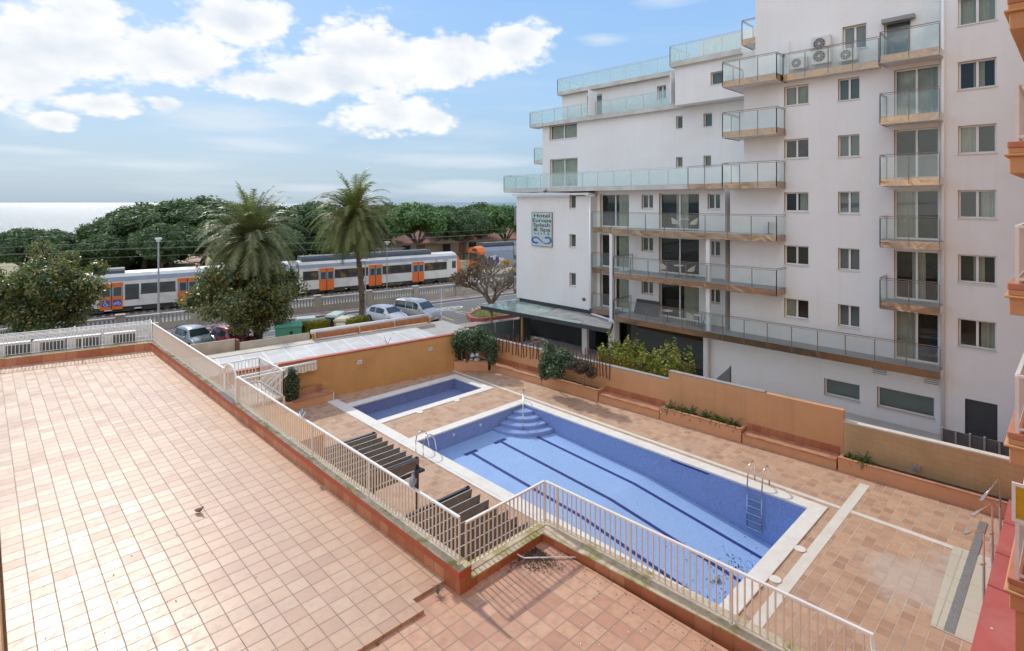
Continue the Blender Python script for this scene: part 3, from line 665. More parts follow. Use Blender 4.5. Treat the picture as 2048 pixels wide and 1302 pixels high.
# striped awning and post
sa_ = thing('striped_awning', 'short white and cream striped awning folded against the ochre wall', 'awning', (12, 27.4, 2))
x0, x1 = 8.8, 12.65
mb = MB(); mb.box(x0, x1, yl(x0)-.55, yl(x0)-.40, 1.98, 2.10); mb.build('cassette', M['frame'], sa_, bevel=.02)
m, n = newmat('striped_cloth'); spn = n.n('SeparateXYZ', {'Vector': n.pos()}).outputs
st = n.math('GREATER_THAN', n.math('FRACT', n.math('MULTIPLY', spn[0], 6.)), .5); n.out(n.principled(col=n.mix(st, (.75, .73, .68), (.62, .50, .28)), rough=.9)); M['stripe'] = m
mb = MB(); N_ = 48
for i in range(N_):
    xa, xb = lerp(x0, x1, i/N_), lerp(x0, x1, (i+1)/N_); ya = yl(x0)-.57
    d0, d1 = [.30+.05*abs(math.sin(math.pi*(q*8))) for q in (i/N_, (i+1)/N_)]
    mb.quad((xa, ya, 1.98), (xa, ya-.03, 1.98-d0), (xb, ya-.03, 1.98-d1), (xb, ya, 1.98))
mb.build('valance', M['stripe'], sa_)
x = colX(597, 27.2); y = P(597, 788, 0)
pst = MB(); yy = yl(x)-.25; pst.box(x-.09, x+.09, yy-.09, yy+.09, 0, 1.95); tag(pst.build('white_post', M['frame'], bevel=.01), 'square white post under the striped awning', 'post')
bb = thing('tiled_bench', 'brown tiled bench at the foot of the ochre wall beside the white post', 'bench', (12, 27.5, 0), 'tiled benches round the deck')
bx0, bx1 = 10.2, 13.25
mb = MB(); mb.box(bx0-2, bx1, yl(bx1)-.62, yl(bx1)-.005, 0, .42); mb.build('base', M['bench_render'], bb)
mb = MB(); mb.box(bx0+1.0, bx1+.02, yl(bx1)-.65, yl(bx1)-.006, .42, .47); mb.build('seat', M['seat_tile'], bb)
mb = MB(); mb.box(bx0+1.0, bx1-.3, yl(bx1)-.06, yl(bx1)-.006, .47, .82); mb.build('backrest', M['seat_tile'], bb)
mb = MB(); mb.box(bx1+.02, bx1+.07, yl(bx1)-.64, yl(bx1)-.56, .06, .45); mb.build('downpipe_end', M['frame'], bb)

# ================================================================ roof terrace of the near building
T1 = 3.4; T2 = 3.34
cin = [(5.80, 30.32), (6.13, 7.68)]                       # inner foot of the long parapet
bk0, bk1 = (-6.5, 33.1), (5.84, 30.32)                    # inner foot of the back parapet
def pl_(Y): return lerp(6.13, 5.80, (Y-7.68)/(30.32-7.68))
ter = thing('terrace_building', 'near building whose roof is a terracotta tiled terrace with a mossy parapet', 'building', (3, 15, 0))
mb = MB()
edgeY = P(845, 1217, T1)[1]
mb.prism([(.33, 7.78), (5.44, 7.78), (5.44, 8.12), (6.15, 8.12), (5.85, 30.35), (.33, 31.7)], T1-.06, T1)
mb.build('upper_floor', M['terrace'], ter)
mb = MB(); mb.prism([(-7, -1.2), (8.42, -1.2), (8.36, 7.86), (6.2, 7.9), (6.2, 8.2), (-7, 8.2)], T2-.1, T2); mb.build('lower_floor', M['terrace2'], ter)
mb = MB(); mb.prism([(-7, 7.6), (.27, 7.6), (.27, 31.8), (-7, 33.4)], T1-.25, T1-.14); mb.build('old_roof', M['deck'], ter)
mb = MB(); mb.prism([(-7, -1.2), (8.5, -1.2), (8.75, 8.02), (6.42, 8.06), (6.1, 30.8), (-7, 33.6)], 0, 3.14); mb.build('building_body', M['orange_wall'], ter)
# parapets: skirting tiles, red trim, mossy coping
mb = MB(); mb.wallseg(cin[1], cin[0], -.005, -.27, T1-.3, T1+.22); mb.build('parapet_skirting', M['skirt'], ter)
mb = MB(); mb.wallseg(cin[1], (5.84, 30.33), .010, -.275, T1+.22, T1+.34); mb.build('parapet_trim', M['redtrim'], ter)
mb = MB(); mb.wallseg((cin[1][0], cin[1][1]+.01), (5.84, 30.31), -.002, -.29, T1+.34, T1+.365); mb.build('parapet_coping', M['moss'], ter)
mb = MB(); mb.wallseg(bk0, bk1, .0, .40, T1-.3, T1+.335); mb.build('parapet_skirting', M['skirt'], ter)
mb = MB(); mb.wallseg(bk0, (6.0, 30.28), -.006, .42, T1+.335, T1+.36); mb.build('parapet_coping', M['moss'], ter)
# second and third parapet, one low step
zc = T2+.15
mb = MB(); mb.prism([(6.41, 7.70), (8.35, 7.74), (8.78, 8.06), (6.41, 8.06)], T2-.3, zc); mb.build('parapet_skirting', M['skirt'], ter)
mb = MB(); mb.prism([(6.42, 7.69), (8.34, 7.725), (8.80, 8.08), (6.42, 8.08)], zc, zc+.025); mb.build('parapet_coping', M['moss'], ter)
def p3(Y, o=0.): return (lerp(8.35, 8.60, (7.76-Y)/(7.76-3.0))+o, Y)
mb = MB(); a, b = p3(7.755), p3(-1.2); mb.prism([a, b, (b[0]+.38, b[1]), (8.77, 8.055)], T2-.3, zc-.002); mb.build('parapet_skirting', M['skirt'], ter)
mb = MB(); mb.prism([(a[0]-.008, a[1]-.02), (b[0]-.008, b[1]), (b[0]+.40, b[1]), (8.79, 8.05)], zc, zc+.024); mb.build('parapet_coping', M['moss'], ter)

def railing(label, pts, zb, zt, sp, mat, posts=(), cap=(.05, .035), limit=100, r=.009):
    t = thing('railing', label, 'railing', (*pts[0], zb), 'cream railings of the terrace')
    # top and bottom bars
    for nm, z, w_, h_ in (('handrail', zt, cap[0], cap[1]), ('bottom_bar', zb+.07, .03, .012)):
        mb = MB()
        for p, q in zip(pts[:-1], pts[1:]): mb.bar((p[0], p[1], z), (q[0], q[1], z), w_, h_)
        mb.build(nm, M['railwhite'] if nm == 'handrail' else mat, t)
    mb = MB(); L_ = [math.dist(p, q) for p, q in zip(pts[:-1], pts[1:])]; proto = None; bars = []
    for (p, q), l in zip(zip(pts[:-1], pts[1:]), L_):
        k = max(1, round(l/sp))
        for i in range(k+1): bars.append((lerp(p[0], q[0], i/k), lerp(p[1], q[1], i/k)))
    bars = sorted(set(bars), key=lambda b: b[0]**2+b[1]**2)
    b0 = bars[0]; mb = MB(); mb.box(b0[0]-.011, b0[0]+.011, b0[1]-.011, b0[1]+.011, zb+.07, zt-.015); proto = mb.build('baluster', mat, t)
    for b in bars[1:limit]:
        o = proto.copy(); C.objects.link(o); o.parent = t; o.location = (b[0]-b0[0], b[1]-b0[1], 0)
    if len(bars) > limit:
        mb = MB()
        for b in bars[limit:]: mb.box(b[0]-.011, b[0]+.011, b[1]-.011, b[1]+.011, zb+.07, zt-.015)
        tag(mb.build('distant_balusters', mat, t), kind='stuff')
    for (x, y) in posts:
        mb = MB(); mb.box(x-.016, x+.016, y-.016, y+.016, zb-.02, zt-.01); mb.tube([(x, y, zb-.02), (x, y, zb+.012)], .05, 10); mb.build('post', mat, t)
    return t
ZB = T1+.365; ZT = 4.60
ro = .14
def rl(Y): return (pl_(Y)+ro, Y)
gY1 = colY(462, 6.3); gY0 = colY(487, 6.3)
railing('long cream railing on the mossy parapet between the gate and the back corner', [rl(30.5), rl(gY1)], ZB, ZT, .115, M['railpaint'], [rl(30.5-i*2.0) for i in range(1, 4)]+[rl(gY1)])
railing('long cream railing on the mossy parapet from the arched gate to the near corner', [rl(gY0), rl(7.86)], ZB, ZT, .115, M['railpaint'], [rl(gY0-.02), rl(17.), rl(13.8), rl(11), rl(7.86)])
railing('short cream railing between the two terrace corners above the pergola', [(6.47, 7.92), (8.62, 7.95)], zc+.02, 4.40, .115, M['railpaint'], [(6.47, 7.92)])
railing('cream railing along the right edge of the terrace above the large pool', [(8.64, 7.92), (8.78, 2.0)], zc+.02, 4.40, .115, M['railpaint'], [(8.65, 7.6), (8.70, 5.85), (8.74, 3.95)])
mb = MB(); mb.bar((8.78, 2.02, 4.40), (8.70, 1.98, 4.24), .05, .04); mb.bar((8.70, 2.0, 4.24), (8.82, 1.3, 4.22), .05, .04)
tag(mb.build('stepped_handrail_end', M['railwhite']), 'white stepped end of the handrail at the right end of the terrace', 'handrail')
dv = Vector((bk1[0]-bk0[0], bk1[1]-bk0[1])).normalized(); nv = Vector((-dv.y, dv.x))
def bl(t, off): return (bk1[0]-dv.x*t+nv.x*off, bk1[1]-dv.y*t+nv.y*off)
railing('white railing along the back parapet in front of the air conditioner units', [bl(-.25, .28), bl(11.5, .28)], ZB, ZT, .125, M['railwhite'], [bl(2.6, .28), bl(5.8, .28)])
# louvred screen and air conditioners beyond the back railing
ls = thing('louvre_screen', 'white horizontal louvre screen behind the four air conditioner units', 'screen', (*bl(4, 1.3), 3.5))
mb = MB()
for k in range(16):
    z = 3.62+k*.062
    a, b = bl(0.1, 1.25), bl(12, 1.25)
    mb.bar((a[0], a[1], z), (b[0], b[1], z), .035, .03)
mb.build('slat', M['louvre'], ls)
mb = MB(); a, b = bl(0.05, 1.25), bl(0.0, .3)
for k in range(16): z = 3.62+k*.062; mb.bar((a[0], a[1], z), (b[0], b[1], z), .035, .03)
mb.build('side_slat', M['louvre'], ls)
for t_ in (0.1, 3, 6, 9):
    mb = MB(); a = bl(t_, 1.28); mb.box(a[0]-.03, a[0]+.03, a[1]-.03, a[1]+.03, 3.1, 4.62); mb.build('post', M['louvre'], ls)
mb = MB(); a, b, c_, d_ = bl(-.1, .42), bl(13, .42), bl(13, 1.5), bl(-.1, 1.5); mb.prism([a, b, c_, d_], 3.14, 3.3); mb.build('ledge_floor', M['slab'], ter)
def ac_unit(w, h, d, label, loc, rz, fan=False, group=None, name='air_conditioner'):
    t = thing(name, label, 'air conditioner', loc, group)
    mb = MB(); mb.box(-w/2, w/2, -d/2, d/2, 0, h)
    o = mb.build('casing', M['ac'], None, bevel=.015); o.parent = t
    if not fan:
        mb = MB(); mb.box(-w*.22, w*.48, -d/2-.012, -d/2-.002, .05, h-.08); o = mb.build('grille', M['acgrille'], None); o.parent = t
        mb = MB(); mb.box(-w/2-.02, w/2+.02, -d/2-.03, d/2+.02, h+.002, h+.03); o = mb.build('lid', M['louvre'], None); o.parent = t
    else:
        cs = [h*.5] if fan == 1 else [h*.27, h*.73]
        fx = -w*.1 if fan == 1 else -w*.06; rr = min(h*.4, w*.34) if fan == 1 else h*.205
        for cz in cs:
            mb = MB(); mb.tube([(fx, -d/2-.02, cz), (fx, -d/2, cz)], rr, 28); o = mb.build('fan_grille', M['acgrille'], None); o.parent = t
            g_ = MB()
            for q in range(3):
                rq = rr*(.35+.3*q)
                g_.tube([(fx+rq*math.cos(k*math.pi/12), -d/2-.03, cz+rq*math.sin(k*math.pi/12)) for k in range(25)], .006, 4, False)
            for q in range(8): g_.bar((fx, -d/2-.03, cz), (fx+rr*math.cos(q*math.pi/4), -d/2-.03, cz+rr*math.sin(q*math.pi/4)), .01, .01)
            o = g_.build('fan_guard', M['ac'], None); o.parent = t
            mb = MB(); mb.tube([(fx, -d/2-.045, cz), (fx, -d/2-.02, cz)], .05, 12); o = mb.build('fan_hub', M['ac'], None); o.parent = t
    t.rotation_euler.z = rz
    return t
bang = math.atan2(dv.y, dv.x)
for k, px in enumerate((240, 167, 97, 28)):
    # position along the back parapet from the picture column
    best = min((abs(CX+F*((bl(t_/20, .8)[0]*RT[0]+bl(t_/20, .8)[1]*RT[1])/dep(*bl(t_/20, .8)))-px), t_/20) for t_ in range(0, 240))[1]
    ac_unit(1.2, .70, .34, ('white air conditioner with dark grille behind the back railing, %s' % ('nearest the terrace corner', 'second from the terrace corner', 'third from the terrace corner', 'furthest left')[k]), (*bl(best, .85), 3.52), bang, False, 'air conditioners behind the back railing')
    mb = MB(); p_ = bl(best, .85); mb.box(p_[0]-.4, p_[0]+.4, p_[1]-.1, p_[1]+.1, 3.3, 3.52); tag(mb.build('support_block', M['slab']), 'grey plinth under the air conditioner %s' % ('nearest the terrace corner', 'second from the terrace corner', 'third from the terrace corner', 'furthest left')[k], 'plinth', 'plinths')

# arched gate
gt = thing('arched_gate', 'cream arched metal gate in the terrace railing at the top of the outside stairs', 'gate', (*rl((gY0+gY1)/2), ZB))
ga, gb = rl(gY1-.05), rl(gY0+.05); gl = math.dist(ga, gb); zg = 3.42; zs = 4.45
mb = MB(); ring = []
def gp(u): return (lerp(ga[0], gb[0], u), lerp(ga[1], gb[1], u))
for k in range(21):
    a = math.pi*k/20; u = .5-.5*math.cos(a); p_ = gp(u); ring.append((p_[0], p_[1], zs+math.sin(a)*.42))
mb.tube([(ga[0], ga[1], zg)]+ring+[(gb[0], gb[1], zg)], .03, 8); mb.build('gate_frame', M['railwhite'], gt)
mb = MB()
for k in range(1, 9):
    u = k/9; p_ = gp(u); top = zs+math.sqrt(max(0, 1-(2*u-1)**2))*.42; mb.box(p_[0]-.011, p_[0]+.011, p_[1]-.011, p_[1]+.011, zg+.05, top)
mb.bar((*ga, zg+.07), (*gb, zg+.07), .03, .03); mb.build('gate_bars', M['railpaint'], gt)
mb = MB()
for sgn in (-1, 1):
    mb.tube([(gp(.5)[0], gp(.5)[1]+sgn*(.04+.10*(1-math.cos(k*.5))), 4.12+.10*math.sin(k*.5)) for k in range(10)], .012, 6)
mb.build('scroll', M['railwhite'], gt)
mb = MB(); p_ = gp(.9); mb.box(p_[0]+.02, p_[0]+.06, p_[1]-.05, p_[1]+.02, 4.0, 4.12); mb.build('lock', M['railwhite'], gt)
mb = MB(); mb.box(gb[0]-.06, gb[0]+.06, gb[1]-.16, gb[1]-.04, 3.4, 4.58); mb.build('gate_post', M['railpaint'], gt)
mb = MB(); mb.box(ga[0]-.13, ga[0]+.12, gb[1]-.1, ga[1]+.1, ZB-.02, ZB+.012); mb.build('threshold', M['kerb'], gt)
# outside stair with landing
stt = thing('outside_stair', 'white metal outside stair with landing and slatted sides beyond the arched gate', 'stair', (7.6, 22.5, 0))
LZ = 3.3; lx0, lx1 = 6.5, 7.9; ly0, ly1 = 20.0, 22.4
mb = MB(); mb.box(lx0, lx1, ly0, ly1, LZ-.08, LZ); mb.build('landing', M['creamroof'], stt)
mb = MB(); mb.box(lx0, lx1-.25, 16.2, ly1, .0, LZ-.1); mb.build('stair_wall', M['orange_wall'], stt)
def siderail(nm, pts, zb_, zt_, sp_=.12):
    mb = MB()
    for p_, q_ in zip(pts[:-1], pts[1:]):
        mb.bar((p_[0], p_[1], p_[2]+zt_), (q_[0], q_[1], q_[2]+zt_), .05, .05); mb.bar((p_[0], p_[1], p_[2]+zb_), (q_[0], q_[1], q_[2]+zb_), .03, .04)
        k = max(1, int(math.dist(p_, q_)/sp_))
        for i in range(k+1):
            x_, y_, z_ = [lerp(p_[j], q_[j], i/k) for j in range(3)]; mb.box(x_-.01, x_+.01, y_-.01, y_+.01, z_+zb_, z_+zt_)
    mb.build(nm, M['railwhite'], stt)
siderail('landing_rail', [(lx0, ly0, LZ), (lx1, ly0, LZ), (lx1, ly1, LZ)], .05, .95)
siderail('landing_rail', [(lx0, ly1, LZ), (lx1, ly1, LZ)], .05, .95)
q0 = (colX(508, 23.2), 23.2); q1 = (colX(556, 23.2), 23.2)
siderail('flight_rail', [(*q0, zat(775, *q0)-.4), (*q1, zat(728, *q1)-.4)], .1, .4, .2)
siderail('flight_rail', [(q0[0]+.1, 22.5, zat(775, *q0)-.4), (q1[0]+.1, 22.5, zat(728, *q1)-.4)], .1, .4, .2)
mb = MB()
for k in range(14): mb.box(lx0+.1, lx1-.3, ly1+k*.22, ly1+k*.22+.27, LZ-.19*(k+1)-.03, LZ-.19*(k+1))
mb.build('tread', M['railwhite'], stt)
mb = MB()
for (x_, y_) in ((lx1, ly0), (lx1, ly1)): mb.box(x_-.035, x_+.035, y_-.035, y_+.035, 0, LZ)
mb.build('support_post', M['railwhite'], stt)
# ================================================================ hotel
WX = 32.5
hotel = thing('hotel_building', 'large white terraced hotel with glass balconies on the right', 'building', (40, 12, -.6))
interior = MB()
HW = {}
def skin(mb, X, Y0, Y1, Z0, Z1, holes=(), depth=.22, cap=.8):
    for a in gridrects(Y0, Y1, Z0, Z1, holes):
        mb.quad((X, a[1], a[2]), (X, a[0], a[2]), (X, a[0], a[3]), (X, a[1], a[3]))
    mb.quad((X, Y0, Z1), (X+cap, Y0, Z1), (X+cap, Y1, Z1), (X, Y1, Z1)); mb.quad((X, Y0, Z0), (X, Y1, Z0), (X+cap, Y1, Z0), (X+cap, Y0, Z0))
    mb.quad((X, Y0, Z0), (X+cap, Y0, Z0), (X+cap, Y0, Z1), (X, Y0, Z1)); mb.quad((X, Y1, Z0), (X, Y1, Z1), (X+cap, Y1, Z1), (X+cap, Y1, Z0))
rw = random.Random(3)
def curtain(y0, y1, z0, z1, X, win):
    mb = MB(); k = max(6, int((y1-y0)/.035)); pts = []
    for i in range(k+1):
        y = lerp(y0, y1, i/k); pts.append((X+.025*math.sin(i*1.9)+.012*math.sin(i*.7), y))
    for a, b in zip(pts[:-1], pts[1:]): mb.quad((a[0], a[1], z0), (b[0], b[1], z0), (b[0], b[1], z1), (a[0], a[1], z1))
    mb.build('curtain', M['curtain'], win)
def window(name, X, r, panes=2, cur='', door=False, sill=True, depth=.2, rowlabel=None):
    a, b, c, d = r; x = X+depth; fw_ = .075 if b-a > 1. else .055
    mb = MB(); mb.box(x, x+.07, a, a+fw_, c, d); mb.box(x, x+.07, b-fw_, b, c, d); mb.box(x, x+.07, a+fw_, b-fw_, c, c+fw_); mb.box(x, x+.07, a+fw_, b-fw_, d-fw_, d)
    st = [lerp(a, b, i/panes) for i in range(1, panes)]
    for y in st: mb.box(x-.012, x+.06, y-.045, y+.045, c+fw_, d-fw_)
    o = mb.build(name, M['frame'], hotel)
    mb = MB(); mb.box(x+.035, x+.041, a+fw_, b-fw_, c+fw_, d-fw_); mb.build('pane', M['wglass'], o)
    if sill and not door:
        mb = MB(); mb.box(X-.05, x, a-.05, b+.05, c-.05, c-.003); mb.build('sill', M['cornice'], o)
    rv = MB(); D = X+depth+.08
    rv.quad((X, a, c), (D, a, c), (D, a, d), (X, a, d)); rv.quad((X, b, c), (X, b, d), (D, b, d), (D, b, c)); rv.quad((X, a, c), (X, b, c), (D, b, c), (D, a, c)); rv.quad((X, a, d), (D, a, d), (D, b, d), (X, b, d)); rv.build('reveal', M['reveal'], o)
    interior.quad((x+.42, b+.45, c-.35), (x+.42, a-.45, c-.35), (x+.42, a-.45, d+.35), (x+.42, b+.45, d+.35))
    w_ = b-a
    if cur == 'full': curtain(a+.05, b-.05, c+.03, d-.04, x+.16, o)
    if cur == 'left': curtain(a+.5*w_, b-.05, c+.03, d-.04, x+.16, o)
    if cur == 'right': curtain(a+.05, a+.42*w_, c+.03, d-.04, x+.16, o)
    if cur == 'mid': curtain(a+.32*w_, a+.62*w_, c+.03, d-.04, x+.16, o)
    if cur == 'blind':
        mb = MB(); mb.box(x+.10, x+.12, a+.03, b-.03, c+.02, d-.02); mb.build('blind', M['blind'], o)
    return o
def rect(px0, px1, py0, py1, X):
    y0, y1 = colY(px1, X), colY(px0, X); ym = (y0+y1)/2
    return (y0, y1, zat(py1, X, ym), zat(py0, X, ym))
def FZ(k): return 8.5+2.95*k
# -- right hand tower
wins = []   # (rect, panes, curtain, door)
top = lambda k: FZ(k)+2.37
for k, cur in zip((2, 1, 0, -1, -2), ('full', '', 'right', '', 'left')):
    y0, y1 = colY(1617, WX), colY(1568, WX); wins.append(((y0, y1, top(k)-1.08, top(k)), 2, cur, False))
for k in (2, 1, 0, -1, -2):
    y0, y1 = colY(1719, WX), colY(1676, WX); wins.append(((y0, y1, top(k)-1.14, top(k)), 2, 'blind', False))
for k, cur in zip((3, 2, 1, 0, -1, -2), ('full', 'mid', 'left', 'right', 'mid', 'right')):
    y0, y1 = colY(1993, WX), colY(1916, WX); wins.append(((y0, y1, top(k)-1.29, top(k)), 2, cur, False))
for k, cur in zip((2, 1, 0, -1, -2), ('full', '', 'left', 'mid', 'left')):
    y0, y1 = colY(1878, WX), colY(1788, WX); wins.append(((y0, y1, FZ(k)+.02, FZ(k)+2.42), 2, cur, True))
wins.append((rect(1685, 1733, 50, 98, WX), 2, 'blind', False))
wins.append((rect(1768, 1822, 40, 122, WX), 1, 'blind', True))
base = [(rect(1648, 1720, 763, 797, WX), 1, 'blind', False), (rect(1754, 1870, 784, 826, WX), 1, 'blind', False)]
dd = rect(1930, 1995, 803, 905, WX)
yA, yB, yC, yD = colY(1460, WX), colY(1488, WX), colY(1511, WX), -9.0
allh = [w_[0] for w_ in wins]+[b[0] for b in base]+[dd]
mb = MB()
lowh = [h for h in allh if h[3] < 11.3]; midh = [h for h in allh if 11.3 < h[3] < 17.3]; hih = [h for h in allh if h[3] > 17.3]
mb.box(WX+.003, WX+.8, yA, colY(1417, WX), -.6, 2.24); skin(mb, WX, yD, yA, -.6, 11.25, lowh); skin(mb, WX, yD, yB, 11.25, 17.25, midh); skin(mb, WX, yD, yC, 17.25, 26., hih)
mb.box(WX+.8, 48, yD, yA, -.6, 11.2); mb.box(WX+.8, 48, yD, yB, 11.2, 17.25); mb.box(WX+.8, 48, yD, yC, 17.25, 26)
mb.build('tower_wall', M['white_wall'], hotel)
for r, p, cur, dr in wins: window('balcony_door' if dr else 'window', WX, r, p, cur, dr)
for r, p, cur, dr in base: window('basement_window', WX, r, 1, 'blind', False)
mb = MB(); mb.box(WX+.1, WX+.16, dd[0], dd[1], dd[2], dd[3]); mb.build('service_door', M['dark_metal'], hotel)
# -- recess with deep balconies
RX = 33.2
rwins = []
yR0, yR1 = colY(1460, RX), colY(1190, RX)
for k in (0, -1, -2):
    rwins.append(((colY(1306, RX), colY(1283, RX), top(k)-.98, top(k)-.02), 2, 'blind', False))
    rwins.append(((colY(1440, RX), colY(1415, RX), top(k)-.98, top(k)-.02), 2, 'blind', False))
    rwins.append(((colY(1398, RX), colY(1318, RX), FZ(k)+.02, FZ(k)+2.42), 2, ('mid', '', 'right')[-k], True))
    rwins.append(((colY(1258, RX), colY(1200, RX), FZ(k)+.02, FZ(k)+2.42), 2, ('right', 'right', 'right')[-k], True))
mb = MB(); skin(mb, RX, yR0, yR1, 2.2, 11.2, [w_[0] for w_ in rwins]); mb.box(RX+.8, 48, yR0, yR1, 2.2, 11.2); mb.box(RX-.7, RX+.3, yR0-.01, yR0+.01, 2.2, 11.2)
mb.build('recess_wall', M['white_wall'], hotel)
for r, p, cur, dr in rwins: window('balcony_door' if dr else 'window', RX, r, p, cur, dr)
# -- sign block
yb0, yb1 = colY(1183, WX), colY(1033, WX)
bw_ = [((colY(1151.5, WX), colY(1139, WX), top(k)-1.02, top(k)-.02), 1, 'blind', False) for k in (0, -1, -2)]
mb = MB(); skin(mb, WX, yb0, yb1, 2.35, 10.8, [b[0] for b in bw_], cap=10); mb.build('sign_block_wall', M['white_wall'], hotel)
mb = MB(); mb.box(WX-.42, WX+.9, yb0-.05, yb1+.12, 10.86, 11.02); mb.build('cornice', M['cornice'], hotel)
for r, p, cur, dr in bw_: window('window', WX, r, 1, 'blind', depth=.16)
mb = MB(); mb.box(WX+.35, 43, yb0-.1, yb1, -.6, 2.35); mb.build('ground_floor_block', M['dark_metal'], hotel)
# -- stepped upper floors
LX = 36.4
lw = [(rect(1099, 1154, 248, 278, LX), 2, 'full', False), (rect(1100, 1155, 317, 374, LX), 2, 'full', True), (rect(1352, 1365, 232, 257, LX), 1, 'blind', False), (rect(1407, 1424, 226, 253, LX), 1, 'blind', False), (rect(1352, 1365, 314, 336, LX), 1, 'blind', False), (rect(1407, 1422, 311, 333, LX), 1, 'blind', False)]
mb = MB(); skin(mb, LX, colY(1490, LX), colY(1085, LX), 11.2, 17.1, [q[0] for q in lw], cap=12); mb.build('upper_wall', M['white_wall'], hotel)
for r, p, cur, dr in lw: window('balcony_door' if dr else 'window', LX, r, p, cur, dr)
UX = 37.3
uw = [(rect(1174, 1204, 190, 232, UX), 2, 'blind', True), (rect(1314, 1332, 171, 197, UX), 2, 'blind', False)]
mb = MB(); skin(mb, UX, colY(1420, UX), colY(1124, UX), 17.1, 19.75, [q[0] for q in uw], cap=11); mb.build('upper_wall', M['white_wall'], hotel)
for r, p, cur, dr in uw: window('balcony_door' if dr else 'window', UX, r, p, cur, dr)
VX = 35.1
vw = [(rect(1421, 1447, 143, 168, VX), 1, 'blind', False)]
mb = MB(); skin(mb, VX, colY(1515, VX), colY(1350, VX), 17.1, 19.85, [q[0] for q in vw], cap=12); mb.build('upper_wall', M['white_wall'], hotel)
for r, p, cur, dr in vw: window('window', VX, r, 1, cur)
mb = MB(); mb.box(38.6, 47, colY(1520, 38.6), colY(1410, 38.6), 19.8, 22.35); mb.build('penthouse', M['white_wall'], hotel)
mb = MB(); mb.box(37.2, 37.3, colY(1425, 37.2), colY(1395, 37.2), 20.0, 21.6); mb.box(35.2, 37.2, colY(1353, 36), colY(1353, 36)+.06, 17.3, 19.5)
mb.box(35.1, 36.2, colY(1191, 36), colY(1191, 36)+.06, 17.3, 19.3); mb.build('privacy_screen', M['frame'], hotel)
interior.build('room_dark_sheet', M['interior'], hotel)  # near-black sheets close behind the panes, painted as the gloom of unlit rooms
# -- balconies
def balcony(name, X0, Xf, y0, y1, zf_, left=True, right=True, fas='fascia', rail=1.13, fh=.36, nseg=None, Xf2=None, under=True, glass='glass', post='steel'):
    """y0 < y1; left side of the picture is the larger y"""
    Xf2 = Xf if Xf2 is None else Xf2          # front may run slightly askew: Xf at y1, Xf2 at y0
    o_ = MB(); o_.prism([(Xf+.03, y1), (X0, y1), (X0, y0), (Xf2+.03, y0)], zf_-fh+.04, zf_); b = o_.build(name, M['slab'] if not under else M['cornice'], hotel)
    f_ = MB(); f_.prism([(Xf+.035, y1-.001), (X0, y1-.001), (X0, y0+.001), (Xf2+.035, y0+.001)], zf_, zf_+.012); f_.build('floor', M['slab'], b)
    edges = [((Xf, y1), (Xf2, y0))]
    if left: edges.append(((X0, y1), (Xf, y1)))
    if right: edges.append(((Xf2, y0), (X0, y0)))
    fm = MB(); gm = MB(); rm = MB()
    for (p, q) in edges:
        l = math.dist(p, q)
        fm.wallseg(p, q, -.012, .012, zf_-fh, zf_+.0)
        ns = (nseg if (nseg and (p, q) == edges[0]) else max(1, round(l/1.35)))
        for i in range(ns):
            a = (lerp(p[0], q[0], (i+.02)/ns), lerp(p[1], q[1], (i+.02)/ns)); c = (lerp(p[0], q[0], (i+.98)/ns), lerp(p[1], q[1], (i+.98)/ns))
            gm.wallseg(a, c, -.004, .004, zf_+.01, zf_+rail-.09)
        for i in range(ns+1):
            a = (lerp(p[0], q[0], i/ns), lerp(p[1], q[1], i/ns)); rm.box(a[0]-.018, a[0]+.018, a[1]-.018, a[1]+.018, zf_-fh*.8, zf_+rail-.07)
        rm.bar((p[0], p[1], zf_+rail), (q[0], q[1], zf_+rail), .05, .03); rm.bar((p[0], p[1], zf_+rail-.08), (q[0], q[1], zf_+rail-.08), .025, .02)
    fm.build('fascia', M[fas], b); gm.build('glass_panel', M['glass_frost' if fas == 'fascia_white' else glass], b); rm.build('rail', M[post], b)
    return b
FX = 31.2
M['steel_light'] = pbr('light_steel_rail', (.62, .62, .60), .35, .08, 3, metal=.6)
for k in (3, 2, 1): balcony('balcony', WX+(1.5 if k == 3 else 1.), FX, colY(1553, FX), colY(1445, FX), FZ(k), nseg=3)
for k in (3, 2, 1, 0, -1): balcony('balcony', WX, FX, colY(1879, FX), colY(1760, FX), FZ(k), right=False, nseg=2)
balcony('balcony', WX, 31.95, colY(1757, 31.95), colY(1566, 31.95), FZ(3), left=True, right=False, nseg=4)
balcony('balcony', RX, 31.3, colY(1553, FX), colY(1222, 31.3), FZ(0), nseg=8, Xf2=FX, left=False)
balcony('balcony', RX, 32.1, colY(1222, 32.1), colY(1184, 32.1), FZ(0), left=False, right=False, nseg=2)
balcony('balcony', RX, 30.9, colY(1553, FX), colY(1227, 30.9), FZ(-1), nseg=8, Xf2=FX)
balcony('balcony', RX, 32.3, colY(1224, 32.3), colY(1184, 32.3), FZ(-1), left=False, right=False, nseg=2)
balcony('balcony', RX, 31.1, colY(1880, 31.4), colY(1227, 31.1), FZ(-2), nseg=14, Xf2=31.4, right=False)
balcony('balcony', RX, 32.3, colY(1224, 32.3), colY(1184, 32.3), FZ(-2), left=False, right=False, nseg=2)
balcony('terrace', LX, 32.3, colY(1376, 32.3), colY(1008, 32.3), 11.45, fas='fascia_white', nseg=12, right=False, fh=.3, post='steel_light')
balcony('terrace', LX, 32.3, colY(1444, 32.3), colY(1376, 32.3)-.001, 11.45, nseg=2, left=False, fh=.3, right=False)
balcony('terrace', UX, 36.0, colY(1482, 36.), colY(1060, 36.), 17.35, fas='fascia_white', nseg=13, right=False, fh=.3, post='steel_light')
balcony('roof_terrace', 40, 36.8, colY(1350, 36.8), colY(1115, 36.8), 20.05, fas='fascia_white', nseg=8, right=False, fh=.32, post='steel_light')
